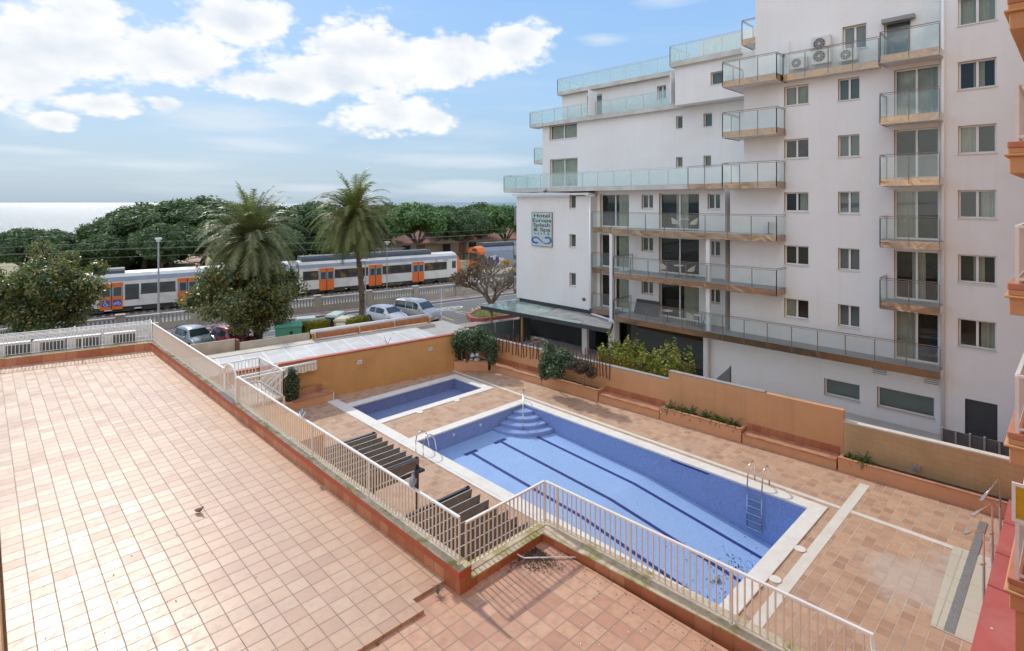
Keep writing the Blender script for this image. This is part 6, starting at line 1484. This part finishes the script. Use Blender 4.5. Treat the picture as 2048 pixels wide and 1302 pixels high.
# fallen plastic pipe and litter on the terrace
a, b, c_ = P(1022, 1110, T2), P(1048, 1119, T2), P(1180, 1117, T2)
mb = MB(); mb.tube([(*a, T2+.12), (lerp(a[0], b[0], .6), lerp(a[1], b[1], .6), T2+.05), (*b, T2+.03), (*c_, T2+.03)], .016, 8); tag(mb.build('plastic_pipe', M['pipe_white'], smooth=True), 'bent white plastic pipe lying in the terrace corner', 'pipe')
def scatter(name, label, cat, pts, n_, size, z, mat, fn=None, zr=.0):
    rg = random.Random(hash(name) % 1000 if False else len(name)*7+n_); mb = MB()
    for i in range(n_):
        x, y = fn(rg); r_ = size*rg.uniform(.5, 1.3); a = rg.uniform(0, 6.3); tl = rg.uniform(-.5, .5); zz = (z(x, y) if callable(z) else z)+.008+rg.uniform(0, zr)
        q = [(r_*1.4, 0), (0, r_*.6), (-r_*1.4, 0), (0, -r_*.6)]
        mb.f.append([mb.P((x+u*math.cos(a)-v_*math.sin(a), y+u*math.sin(a)+v_*math.cos(a), zz+abs(u)*abs(tl))) for u, v_ in q])
    return tag(mb.build(name, mat), label, cat, kind='stuff')
def g2(cx, cy, sx_, sy_): return lambda rg: (rg.gauss(cx, sx_), rg.gauss(cy, sy_))
def lit(rg):
    for _ in range(60):
        k = rg.random()
        x, y = rg.gauss(16.9, 1.3), 7.3+abs(rg.gauss(0, .9))
        if k < .3: x, y = rg.gauss(18.2, .35), rg.gauss(7.9, .35)
        if PX0+.1 < x < PX1-.1 and PY0+.1 < y < 11.5: return x, y
    return 17, 7.5
scatter('pool_leaves', 'dead leaves scattered in the deep end of the large pool', 'leaves', None, 230, .026, lambda x, y: zf(y), M['litter'], lit)
def corner_(rg):
    while True:
        u, v_ = abs(rg.gauss(0, .33)), abs(rg.gauss(0, .33))
        if u+v_ < 1.1: return 8.08-u, 7.68-v_
scatter('corner_leaves', 'drift of dead leaves and twigs in the terrace corner', 'leaves', None, 900, .016, T2, M['litter'], corner_, .03)
scatter('terrace_crumbs', 'small crumbs and leaves scattered along the foot of the parapet', 'leaves', None, 80, .012, T2, M['litter'], lambda rg: (8.3-abs(rg.gauss(0, .25)), rg.uniform(3.2, 7.4)))
scatter('white_crumbs', 'white chips and droppings scattered on the terrace tiles', 'chips', None, 40, .014, T2, M['frame'], lambda rg: (rg.uniform(5.5, 8.1), rg.uniform(3.6, 6.5)))
scatter('dark_crumbs', 'dark red crumbs scattered on the large terrace', 'crumbs', None, 22, .016, T1, M['redtrim'], lambda rg: (rg.gauss(2.2, .9), rg.gauss(12, .9)))
mb = MB(); b = P(1432, 1165, -1.8); mb.ball((b[0], b[1], zf(b[1])+.04), .16, .12, .05, 8, 5); tag(mb.build('drain_cover', M['slab'], smooth=True), 'grey drain cover choked with leaves on the floor of the large pool', 'drain cover')
b = P(876, 1190, T2); mb = MB(); rg = random.Random(2)
for i in range(60):
    a, h_, l = rg.uniform(0, 6.3), rg.uniform(.08, .22), rg.uniform(.04, .12); mb.tube([(*b, T2), (b[0]+l*.4*math.cos(a), b[1]+l*.4*math.sin(a), T2+h_*.8), (b[0]+l*math.cos(a), b[1]+l*math.sin(a), T2+h_*.7)], .003, 3)
tag(mb.build('dry_weed', M['bare_twig']), 'dry grey weed growing at the outer corner of the parapet', 'weed')
# ================================================================ vegetation
def leaves(mb, c, rad, n_, size, rg, asp=.45, shell=.55, up=.3):
    for i in range(n_):
        while True:
            d = Vector((rg.gauss(0, 1), rg.gauss(0, 1), rg.gauss(0, 1)))
            if d.length > .05: break
        d.normalize(); r_ = lerp(shell, 1.06, rg.random()**.6)
        p = Vector((c[0]+d.x*rad[0]*r_, c[1]+d.y*rad[1]*r_, c[2]+d.z*rad[2]*r_))
        nrm = (d*.8+Vector((rg.gauss(0, .6), rg.gauss(0, .6), rg.gauss(0, .6)+up))).normalized()
        a = nrm.cross(Vector((rg.gauss(0, 1), rg.gauss(0, 1), rg.gauss(0, 1)))).normalized(); b = nrm.cross(a)
        s = size*rg.uniform(.6, 1.35); a = a*s; b = b*s*asp
        mb.f.append([mb.P(p-a), mb.P(p+b-a*.1), mb.P(p+a), mb.P(p-b-a*.1)])
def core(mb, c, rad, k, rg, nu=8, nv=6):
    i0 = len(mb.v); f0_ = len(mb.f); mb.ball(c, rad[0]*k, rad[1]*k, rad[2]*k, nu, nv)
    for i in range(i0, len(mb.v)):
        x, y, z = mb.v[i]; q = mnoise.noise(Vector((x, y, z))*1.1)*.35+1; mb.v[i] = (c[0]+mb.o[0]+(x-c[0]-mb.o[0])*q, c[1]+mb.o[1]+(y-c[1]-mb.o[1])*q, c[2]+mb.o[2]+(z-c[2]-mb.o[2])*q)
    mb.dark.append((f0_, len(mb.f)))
def adopt(mb, name, mat, t, smooth=False):
    o = mb.build(name, mat, None, smooth); o.parent = t; return o
def limb(mb, p, q, r0, r1, rg, k=4, wob=.12):
    p, q = Vector(p), Vector(q); pts = [p]; l = (q-p).length
    for i in range(1, k): pts.append(p.lerp(q, i/k)+Vector((rg.uniform(-1, 1), rg.uniform(-1, 1), rg.uniform(-.5, .5)))*wob*l/k)
    pts.append(q); mb.tube(pts, [lerp(r0, r1, i/k) for i in range(k+1)], 7, False)
# ---- umbrella pines: four different trees, then copies
def pine(label, mat, seed, height=10., rad=5.4, thick=3.0, puffs=46, lsize=.27, per=150):
    rg = random.Random(seed); t = thing('pine_tree', label, 'pine tree', (0, 0, 0), 'umbrella pines behind the railway')
    cz = height-thick; cr = MB(); tr_ = MB(); ends = []
    for i in range(puffs):
        a = i*2.39996+rg.uniform(-.3, .3); rr = rad*math.sqrt((i+.5)/puffs)*rg.uniform(.85, 1.08)
        z = cz+thick*(1-(rr/rad)**2)*.72+rg.uniform(-.5, .5)-.6; pr = rg.uniform(1.0, 1.6)
        c = (rr*math.cos(a), rr*math.sin(a), z); rd = (pr*1.15, pr*1.15, pr*.8)
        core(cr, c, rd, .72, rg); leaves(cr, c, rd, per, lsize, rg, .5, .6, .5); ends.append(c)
    for i in range(int(puffs*.45)):     # lower, darker tiers
        a = rg.uniform(0, 6.3); rr = rad*rg.uniform(.35, .85); z = cz-rg.uniform(.6, 2.4); pr = rg.uniform(.9, 1.4); c = (rr*math.cos(a), rr*math.sin(a), z)
        core(cr, c, (pr, pr, pr*.75), .7, rg); leaves(cr, c, (pr*1.1, pr*1.1, pr*.8), int(per*.8), lsize, rg, .5, .6, .3)
    adopt(cr, 'crown', mat, t)
    lean = Vector((rg.uniform(-.8, .8), rg.uniform(-.8, .8), 0)); fork = Vector((lean.x*.5, lean.y*.5, height*.26)); limb(tr_, (0, 0, -.6), fork, .34, .26, rg)
    for i in range(9):
        c = ends[rg.randrange(len(ends))]; midp = fork.lerp(Vector(c), .45)+Vector((0, 0, -.2)); limb(tr_, fork, midp, .2, .13, rg); limb(tr_, midp, (c[0], c[1], c[2]-.2), .13, .05, rg)
    adopt(tr_, 'trunk', M['bark'], t); return t
protos = [pine('', M['pine_leaf'], 11), pine('', M['pine_leaf'], 12, 10.2, 5.8, 3.3, 50), pine('', M['pine_leaf_light'], 13, 9.8, 5.2, 2.8, 44), pine('', M['pine_leaf'], 14, 9.6, 5.0, 3.4, 42)]
spots = [  # picture column, street distance, top row in the picture, proto, horizontal stretch, description
 (-40, 108, 462, 1, 1.0, 'low dark pine at the far left edge above the big street tree'),
 (45, 100, 455, 3, 1.0, 'low dark pine above the big street tree, in front of the sea'),
 (112, 112, 462, 0, .8, 'small dark pine at the right end of the low group in front of the sea'),
 (208, 98, 478, 3, .75, 'low pine at the left edge of the wood, just right of the sea gap'),
 (238, 104, 440, 1, .9, 'sunlit pine at the left shoulder of the wood'),
 (290, 110, 417, 0, 1.0, 'pine where the skyline of the wood starts to rise'),
 (345, 103, 408, 1, 1.05, 'tall pine on the skyline above the tall square headed lamp'),
 (405, 112, 404, 0, 1.1, 'pine on the skyline just left of the left hand palm'),
 (322, 92, 456, 3, .8, 'lower pine in front of the wood, behind the tall lamp'),
 (425, 92, 452, 1, .8, 'lower pine in front of the wood behind the left hand palm'),
 (470, 106, 408, 3, 1.0, 'pine behind the crown of the left hand palm'),
 (545, 104, 414, 0, 1.0, 'pine just right of the top of the left hand palm'),
 (600, 98, 412, 1, .95, 'dense pine midway between the two palms'),
 (640, 110, 406, 3, 1.0, 'pine on the skyline just left of the right hand palm'),
 (560, 90, 455, 0, .75, 'lower pine in front of the wood midway between the palms'),
 (660, 90, 462, 3, .7, 'lower pine in front of the wood behind the right hand palm trunk'),
 (715, 104, 409, 1, 1.0, 'pine hidden behind the crown of the right hand palm'),
 (775, 104, 408, 0, .95, 'dark pine just right of the right hand palm'),
 (836, 94, 406, 2, 1.0, 'bright green pine, the lightest of the wood'),
 (890, 106, 411, 3, .95, 'pine right of the bright green pine'),
 (928, 94, 420, 1, .85, 'pine over the middle of the tiled roof house'),
 (960, 104, 408, 0, 1.0, 'pine on the skyline left of the hotel sign block'),
 (1010, 94, 412, 2, .95, 'fresh green pine next to the hotel balconies'),
 (1075, 104, 410, 1, 1.0, 'pine mostly hidden by the hotel')]
used = set()
for px, n_, py, pi, sx_, lb in spots:
    s = colS(px, n_); x, y = sn(s, n_); zt = zat(py-(14 if 450 < px < 700 and py < 430 else 20 if 190 < px < 460 else 9), x, y); hh_ = {0: 10., 1: 10.2, 2: 9.8, 3: 9.6}[pi]+.5; sc = (zt+.5)/hh_
    loc = (x, y, -.5); rz = (px*1.7) % 6.28; scl = (sx_*max(.85, sc), sx_*max(.85, sc), sc)
    if pi in used: o = copy_tree(protos[pi], None, lb, loc, rz, scl)
    else: o = protos[pi]; used.add(pi); o.location = loc; o.rotation_euler.z = rz; o.scale = scl; o['label'] = lb
# dark undergrowth below the wood
mb = MB(); rg = random.Random(21)
for i in range(150):
    px = rg.uniform(150, 1020); n_ = rg.uniform(112, 122); s = colS(px, n_); x, y = sn(s, n_)
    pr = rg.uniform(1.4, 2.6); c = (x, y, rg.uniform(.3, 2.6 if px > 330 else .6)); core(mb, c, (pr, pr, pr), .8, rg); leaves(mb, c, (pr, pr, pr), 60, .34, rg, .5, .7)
tag(mb.build('undergrowth', M['pine_leaf']), 'dark undergrowth and scrub behind the pines', 'scrub', kind='stuff')

# ---- palms
def palm(label, base, ztrunk, rad, nf, seed, mat, droop, dead=0, fruit=False, lean=(0, 0), trr=.24):
    rg = random.Random(seed); x0_, y0_ = base; t = thing('palm_tree', label, 'palm tree', (x0_, y0_, 0), 'date palms by the road')
    mb = MB(); pts = [(x0_+lean[0]*(k/10)**1.5, y0_+lean[1]*(k/10)**1.5, ztrunk*k/10-.1) for k in range(11)]; mb.tube(pts, [trr*1.25, trr, trr*.92, trr*.9, trr*.88, trr*.88, trr*.9, trr*.95, trr*1.05, trr*1.2, trr*1.1], 12)
    for k in range(150):   # old leaf bases
        z = rg.uniform(0, ztrunk); a = rg.uniform(0, 6.3); u = z/ztrunk; cx_, cy_ = x0_+lean[0]*u**1.5, y0_+lean[1]*u**1.5; r_ = trr*1.0
        mb.bar((cx_+r_*.85*math.cos(a), cy_+r_*.85*math.sin(a), z), (cx_+r_*1.2*math.cos(a), cy_+r_*1.2*math.sin(a), z+.12), .1, .04)
    mb.build('trunk', M['palm_bark'], t)
    top = Vector((x0_+lean[0], y0_+lean[1], ztrunk)); mb = MB(); st_ = MB()
    for i in range(nf):
        u = (i+.5)/nf; a = i*2.39996+rg.uniform(-.25, .25); e0 = lerp(R(84), R(-48), u**.95)+rg.uniform(-.12, .12); L_ = rad*rg.uniform(.9, 1.12)*(1.0 if u < .8 else .85)
        d = Vector((math.cos(a)*math.cos(e0), math.sin(a)*math.cos(e0), math.sin(e0))); p = top+Vector((0, 0, rg.uniform(-.2, .25))); pts = [p.copy()]; k = 16; dd_ = d.copy()
        for j in range(k):
            dd_ = (dd_+Vector((0, 0, -droop*(.4+j/k)*.16))).normalized(); p = p+dd_*(L_/k); pts.append(p.copy())
        st_.tube(pts, [.028*(1-j/(k+1))+.004 for j in range(k+1)], 4, False)
        nl = 46
        for j in range(2, nl):
            f = j/nl*k; q = min(k-1, int(f)); p = pts[q].lerp(pts[q+1], f-q); tg = (pts[q+1]-pts[q]).normalized(); sd_ = tg.cross(Vector((0, 0, 1)))
            if sd_.length < .05: sd_ = Vector((math.sin(a), -math.cos(a), 0))
            sd_.normalize(); upv = sd_.cross(tg); ll = .52*math.sin(math.pi*(.12+.82*j/nl))**.6*rad/3.1
            for sg_ in (-1, 1):
                dr = (sd_*sg_*.8+tg*.62+upv*rg.uniform(.05, .4)+Vector((0, 0, -.25-rg.uniform(0, .3)))).normalized(); tip = p+dr*ll*rg.uniform(.8, 1.1)
                w2 = tg*.042; mb.f.append([mb.P(p-w2), mb.P(p+w2), mb.P(tip)])
    mb.build('fronds', mat, t); st_.build('frond_stalks', M['palm_stalk'] if 'palm_stalk' in M else M.setdefault('palm_stalk', pbr('palm_stalk', (.22, .18, .07), .6, .2, 3)), t)
    if fruit:
        fm = MB()
        for i in range(9):
            a = rg.uniform(0, 6.3); c = top+Vector((math.cos(a)*.5, math.sin(a)*.5, rg.uniform(-.2, .5)))
            fm.tube([top, c, c+Vector((math.cos(a)*.2, math.sin(a)*.2, -.5))], .03, 5); leaves(fm, c+Vector((math.cos(a)*.15, math.sin(a)*.15, -.4)), (.16, .16, .3), 50, .05, rg, .6)
        fm.build('fruit_stalks', M['train_orange'] if False else M.setdefault('fruit', pbr('orange_fruit_stalk', (.45, .17, .03), .6, .2, 4)), t)
    return t
b = P(516, 684, 0); palm('grey green date palm with wide drooping crown, the left hand one', b, 7.5, 4.25, 150, 5, M['palm_leaf'], .8, lean=(-.35, .25), trr=.3)
b = P(725, 626, 0); palm('date palm with orange fruit stalks on a tall slim trunk, the right hand one', b, 8.8, 4.7, 150, 8, M['palm_leaf_dry'], .9, fruit=True, lean=(-.55, .55), trr=.27)
# ---- broad leaved street trees
def broad(label, base, c, rad, seed, nleaf, puffs, trunk_top, mat='magnolia_leaf', lsize=.115, ztr=.14):
    rg = random.Random(seed); t = thing('street_tree', label, 'tree', (*base, 0)); cr = MB(); tb = MB(); ends = []
    for i in range(puffs):
        while True:
            d = Vector((rg.gauss(0, 1), rg.gauss(0, 1), rg.gauss(0, 1)))
            if d.length > .1: break
        d.normalize(); k = rg.uniform(.3, .95); p = (c[0]+d.x*rad[0]*k, c[1]+d.y*rad[1]*k, c[2]+d.z*rad[2]*k); pr = rg.uniform(.13, .27)*(rad[0]+rad[2])/2
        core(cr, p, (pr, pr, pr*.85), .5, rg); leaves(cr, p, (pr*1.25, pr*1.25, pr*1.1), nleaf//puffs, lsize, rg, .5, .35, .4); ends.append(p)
    cr.build('crown', M[mat], t); fork = Vector((base[0], base[1], trunk_top)); limb(tb, (base[0], base[1], -.1), fork, ztr*1.3, ztr, rg)
    for p in ends[:14]: q = fork.lerp(Vector(p), .5); limb(tb, fork, q, ztr*.6, ztr*.4, rg); limb(tb, q, p, ztr*.4, .02, rg)
    tb.build('trunk', M['bark'], t); return t
def atD(px, py, D): s = (px-CX)/F; return (D*(FW[0]+s*RT[0]), D*(FW[1]+s*RT[1]), H-(py-HY)*D/F)
c = atD(84, 578, 37.5); b = (c[0]+.2, c[1]); broad('big bronze leaved evergreen street tree at the left edge behind the air conditioners', b, c, (3.7, 3.7, 3.0), 31, 26000, 74, 1.6)
c = atD(496, 598, 39.5); b = P(487, 700, 0); broad('round glossy leaved street tree in front of the left hand palm', b, (c[0], c[1], c[2]+.1), (4.15, 4.15, 2.45), 32, 26000, 74, 1.5)
# ---- bare pollarded tree
def bare_tree(base):
    rg = random.Random(41); t = thing('bare_tree', 'bare pollarded tree with rust brown leaves at its edge, beside the hotel canopy', 'tree', (*base, 0)); tb = MB(); tips = []
    def grow(p, d, l, r_, depth):
        q = p+d*l; mid = p.lerp(q, .5)+Vector((rg.uniform(-1, 1), rg.uniform(-1, 1), rg.uniform(-.3, .6)))*l*.10; tb.tube([p, mid, q], [r_, r_*.85, r_*.72], 5, False)
        if depth == 0: tips.append((q, d)); return
        for i in range(3 if depth > 2 else 2+(rg.random() < .6)):
            nd = (d+Vector((rg.gauss(0, .52), rg.gauss(0, .52), rg.uniform(-.15, .35)))).normalized(); grow(q, nd, l*rg.uniform(.62, .85), r_*.62, depth-1)
    o_ = Vector((*base, 0.)); tb.tube([o_+Vector((0, 0, -.1)), o_+Vector((.05, 0, .6)), o_+Vector((0, .05, 1.2))], [.36, .26, .24], 8, False)
    for i in range(6):
        a = i*1.05+.3; grow(o_+Vector((0, 0, 1.1)), Vector((math.cos(a)*.75, math.sin(a)*.75, 1.)).normalized(), 1.35, .15, 5)
    tb.build('trunk', M['bare_twig'], t); lf = MB()
    left = Vector((-RT[0], -RT[1], 0))
    for q, d in tips:
        v_ = q-o_; k = v_.dot(left)
        if k > 1.1 or (v_.z > 4.6 and rg.random() < .5) or rg.random() < .05: leaves(lf, q, (.22, .22, .2), 9, .07, rg, .6, .1)
    M['rust_leaf'] = leafmat('rust_leaves', [(.10, .045, .04), (.17, .07, .06), (.22, .11, .09)], .7, .2); lf.build('dry_leaves', M['rust_leaf'], t)
bare_tree(P(982, 634, 0))
# ---- hedges and shrubs
def hedge(label, a, b, w_, h_, mat, n_, size=.06, cat='hedge', z0=0., lump=.0, name='clipped_hedge', seed=1):
    rg = random.Random(seed); t = thing(name, label, cat, ((a[0]+b[0])/2, (a[1]+b[1])/2, z0)); mb = MB(); dx, dy = b[0]-a[0], b[1]-a[1]; l = math.hypot(dx, dy); ux, uy = dx/l, dy/l; nx, ny = -uy, ux
    mb.wallseg(a, b, -w_*.42, w_*.42, z0, z0+h_*.93)
    for i in range(n_):
        f = rg.random(); u, v_, z = rg.random()*l, rg.uniform(-.5, .5)*w_, rg.random()*h_; hh_ = h_+lump*(mnoise.noise(Vector((u*1.3, v_*1.5, seed)))+.5*mnoise.noise(Vector((u*4, v_*4, seed+3))))
        nrm = Vector((0, 0, 1))
        if f < .36: z = hh_*rg.uniform(.94, 1.04)
        elif f < .86: v_ = w_*.5*(1 if rg.random() < .35 else -1)*rg.uniform(.92, 1.1); nrm = Vector((nx, ny, 0))*(1 if v_ > 0 else -1); z *= hh_/h_
        else: u = 0 if rg.random() < .5 else l; nrm = Vector((ux, uy, 0))*(1 if u else -1)
        p = Vector((a[0]+ux*u+nx*v_, a[1]+uy*u+ny*v_, z0+z)); nrm = (nrm+Vector((rg.gauss(0, .5), rg.gauss(0, .5), rg.gauss(0, .5)))).normalized()
        q = nrm.cross(Vector((rg.gauss(0, 1), rg.gauss(0, 1), rg.gauss(0, 1)))).normalized(); w2 = nrm.cross(q); s = size*rg.uniform(.6, 1.3); q *= s; w2 *= s*.6
        mb.f.append([mb.P(p-q), mb.P(p+w2), mb.P(p+q), mb.P(p-w2)])
    mb.build('foliage', mat, t); return t
hedge('yellow green clipped hedge, the larger one between the green and blue containers', P(609, 690, 0), P(654, 680, 0), .8, 1.55, M['hedge_leaf'], 3600, .05, seed=2)
hedge('yellow green clipped hedge, the smaller one right of the yellow container', P(696, 680, 0), P(732, 670, 0), .8, 1.5, M['hedge_leaf'], 3200, .05, seed=3)
hy0, hy1 = colY(1375, 25.2), colY(1213, 25.2)
hedge('tall bush row with orange fruit behind the stepped orange wall', (25.2, hy0), (25.2, hy1), 1.6, 2.45, M['orange_leaf'], 9500, .085, 'bush', -.6+.3, 1.3, 'fruit_bush', 4)
mb = MB(); rg = random.Random(6)
for i in range(26):
    y = rg.uniform(hy0, hy1); mb.ball((25.2-.8+rg.uniform(-.1, .1), y, rg.uniform(1.3, 2.2)), .05, .05, .05, 6, 4)
fo = [o for o in bpy.data.objects if o.name == 'fruit_bush'][0]; mb.build('fruit', M['fruit'], fo)
def shrub(label, cs, mat, nl, size, stem=None, seed=1, name='shrub', asp=.45):
    rg = random.Random(seed); c0_ = cs[0][0]; t = thing(name, label, 'shrub', (c0_[0], c0_[1], 0)); mb = MB(); vol = sum(r_[0]*r_[2] for _, r_ in cs)
    for c, r_ in cs: core(mb, c, r_, .6, rg); leaves(mb, c, r_, int(nl*r_[0]*r_[2]/vol), size, rg, asp, .4, .2)
    mb.build('foliage', M[mat], t)
    if stem:
        mb = MB(); 
        for s_ in stem: limb(mb, s_[0], s_[1], .05, .025, rg, 5, .3)
        mb.build('stem', M['bare_twig'], t)
    return t
cp_ = lambda px, py, D, r_: (atD(px, py, D), r_)
shrub('large dark shrub overhanging the corner planter', [cp_(930, 678, 34.0, (1.0, .7, .7)), cp_(957, 674, 33.8, (1.0, .7, .65)), cp_(978, 690, 33.3, (.6, .6, .6)), cp_(915, 695, 34.2, (.45, .45, .6)), cp_(984, 712, 33.0, (.35, .35, .55)), cp_(921, 715, 34.3, (.3, .3, .5)), cp_(950, 693, 33.8, (.7, .5, .4))], 'shrub_leaf', 5600, .075, [((22.2, 26.3, .4), atD(950, 690, 33.8)), ((21.5, 26.6, .4), atD(922, 700, 34))], 51)
shrub('dark green climbing bush over the stick fence in the long planter', [cp_(1100, 722, 29.9, (.62, .55, .75)), cp_(1112, 740, 29.3, (.55, .5, .5)), cp_(1090, 738, 29.9, (.4, .4, .6)), cp_(1125, 715, 29.4, (.6, .5, .5)), cp_(1138, 725, 29.0, (.4, .4, .4)), cp_(1096, 700, 30.3, (.3, .3, .5))], 'shrub_leaf', 5200, .07, [((23.0, 21.0, .5), atD(1105, 730, 29.9))], 52)
shrub('thin purple leaved climber on a bent stem right of the dark climbing bush', [cp_(1150, 728, 28.6, (.45, .35, .25)), cp_(1170, 733, 28.2, (.5, .35, .3)), cp_(1182, 744, 27.9, (.3, .3, .35)), cp_(1160, 740, 28.3, (.4, .3, .2))], 'purple_leaf', 1500, .055, [((*wp(colY(1172, 23.6), .3), .5), atD(1174, 752, 28.0)), (atD(1174, 752, 28.0), atD(1168, 733, 28.2))], 53)
shrub('dark cypress like bush beside the white post under the striped awning', [((colX(583, 27.6), 27.6-.1, 1.25), (.36, .3, .55)), ((colX(582, 27.6), 27.5, .8), (.34, .3, .5)), ((colX(580, 27.6), 27.5, 1.7), (.25, .25, .4))], 'shrub_leaf', 1800, .06, None, 54)
# strap leaved plants
def strap(label, p, h_, seed, n_=26):
    rg = random.Random(seed); t = thing('strap_plant', label, 'plant', p, 'strap leaved plants in the planters'); mb = MB()
    for i in range(n_):
        a = rg.uniform(0, 6.3); L_ = h_*rg.uniform(.7, 1.25); w_ = .035; e = rg.uniform(.5, 1.35); d = Vector((math.cos(a)*math.cos(e), math.sin(a)*math.cos(e), math.sin(e))); sd_ = Vector((-math.sin(a), math.cos(a), 0)); q = Vector((0, 0, 0)); prev = None
        for j in range(7):
            ww = w_*(1-(j/6)**2)*.9+.003; cur = (q-sd_*ww, q+sd_*ww)
            if prev: mb.f.append([mb.P(prev[0]), mb.P(prev[1]), mb.P(cur[1]), mb.P(cur[0])])
            prev = cur; d = (d+Vector((0, 0, -.28))).normalized(); q = q+d*L_/6
    adopt(mb, 'leaves', M['agave_leaf'], t); return t
ords = ('first from the left', 'second from the left', 'third from the left', 'fourth from the left', 'fifth from the left', 'sixth from the left')
for k, px in enumerate((1337, 1357, 1378, 1412, 1438, 1462)):
    y = colY(px, 23.6); x, y = wp(y, .33); strap('dark strap leaved plant in the orange planter under the stepped wall, ' + ords[k], (x, y, .48), .55, 60+k, 34)
for k, (px, h_) in enumerate(((1706, .3), (1732, .5))):
    y = colY(px, 24.2); x, y = wp(y, .28); strap(('small withered strap plant at the end of the block wall planter', 'bright green drooping strap plant in the block wall planter')[k], (x, y, .45), h_, 70+k, 44)
# ---- stick fence on the orange wall
sf = thing('stick_fence', 'row of thin rusty brown sticks along the top of the low orange wall', 'fence', (*wp(20, .6), 1.5)); rg = random.Random(77)
px = 1000.
while px < 1216:
    y = colY(px, wl(20)+.6); x, y = wp(y, .58+rg.uniform(-.02, .02)); l0, l1 = 1.3-rg.uniform(.1, .25), 2.32+rg.uniform(-.12, .14); tx, ty = rg.gauss(0, .03), rg.gauss(0, .05)
    if not 1083 < px < 1097:
        mb = MB(); mb.tube([(x, y, l0), (x+tx*.4, y+ty*.7, 1.8), (x+tx, y+ty, l1)], [.028, .032, .026], 5); mb.build('stick', M['sticks'], sf)
    px += rg.uniform(4.6, 7.2)
for px in (1368, 1379, 1389):
    y = colY(px, 25); mb = MB(); mb.tube([(24.6, y, 1.6), (24.6, y+rg.gauss(0, .03), 2.5)], .022, 5); mb.build('stick', M['sticks'], sf)
mb = MB(); a = atD(1048, 694, 31.5); b = atD(1082, 682, 31.0); mb.tube([a, ((a[0]+b[0])/2, (a[1]+b[1])/2, (a[2]+b[2])/2+.08), b], [.035, .028, .02], 6); c = atD(1068, 674, 31); mb.tube([atD(1064, 689, 31.2), c], .014, 5); c = atD(1086, 674, 31); mb.tube([b, c], .014, 5)
tag(mb.build('cut_branch', M['bare_twig']), 'pale bare branch lying on the top of the low orange wall', 'branch')
# ---- weeds and tufts
def tuft(label, p, n_, h_, mat, seed, spread=.1):
    rg = random.Random(seed); mb = MB(p)
    for i in range(n_):
        a = rg.uniform(0, 6.3); r_ = rg.uniform(0, spread); x, y = r_*math.cos(a), r_*math.sin(a); a2 = rg.uniform(0, 6.3); h2 = h_*rg.uniform(.5, 1.2); dx, dy = math.cos(a2)*h2*.5, math.sin(a2)*h2*.5
        mb.f.append([mb.P((x-dy*.07, y+dx*.07, 0)), mb.P((x+dy*.07, y-dx*.07, 0)), mb.P((x+dx, y+dy, h2))])
    tag(mb.build('weed_tuft', mat), label, 'weed', 'weeds between the tiles')
for k, (px, py, h_, sp_) in enumerate(((755, 1290, .05, .04), (812, 1234, .08, .12), (920, 1185, .04, .04), (945, 1163, .05, .06), (962, 1151, .05, .04))):
    b = P(px, py, T2); tuft('green weed tuft %s' % ('at the bottom edge beside the raised tiles', 'growing against the raised tile edge', 'at the outer corner of the parapet', 'at the foot of the short parapet, nearer the corner', 'at the foot of the short parapet, further from the corner')[k], (*b, T2), 60, h_, M['grass'], 80+k, sp_)
mb = MB(); rg = random.Random(90)
for i in range(5000):
    x, y = rg.uniform(31.5, 43), rg.uniform(36.3, 39.3)
    a2 = rg.uniform(0, 6.3); h2 = rg.uniform(.03, .09); mb.f.append([mb.P((x, y, .17)), mb.P((x+.03*math.cos(a2), y+.03*math.sin(a2), .17)), mb.P((x+.02, y+.02, .17+h2))])
tag(mb.build('bed_grass', M['grass']), 'short grass in the raised bed by the bare tree', 'grass', kind='stuff')
# twiggy weeds on the sheet roof
for k, px in enumerate((528, 768)):
    x = colX(px, 28.2); b = (x, yl(x, .45)); mb = MB(); rg = random.Random(95+k)
    for i in range(12):
        a = rg.uniform(0, 6.3); h2 = rg.uniform(.2, .5); mb.tube([(*b, 2.14), (b[0]+.12*math.cos(a), b[1]+.12*math.sin(a), 2.14+h2*.6), (b[0]+.22*math.cos(a), b[1]+.22*math.sin(a), 2.14+h2)], .005, 3)
    tag(mb.build('roof_twigs', M['bare_twig']), ('dry twiggy weed on the sheet roof above the stairs', 'dry twiggy weed on the sheet roof near its right end')[k], 'weed')
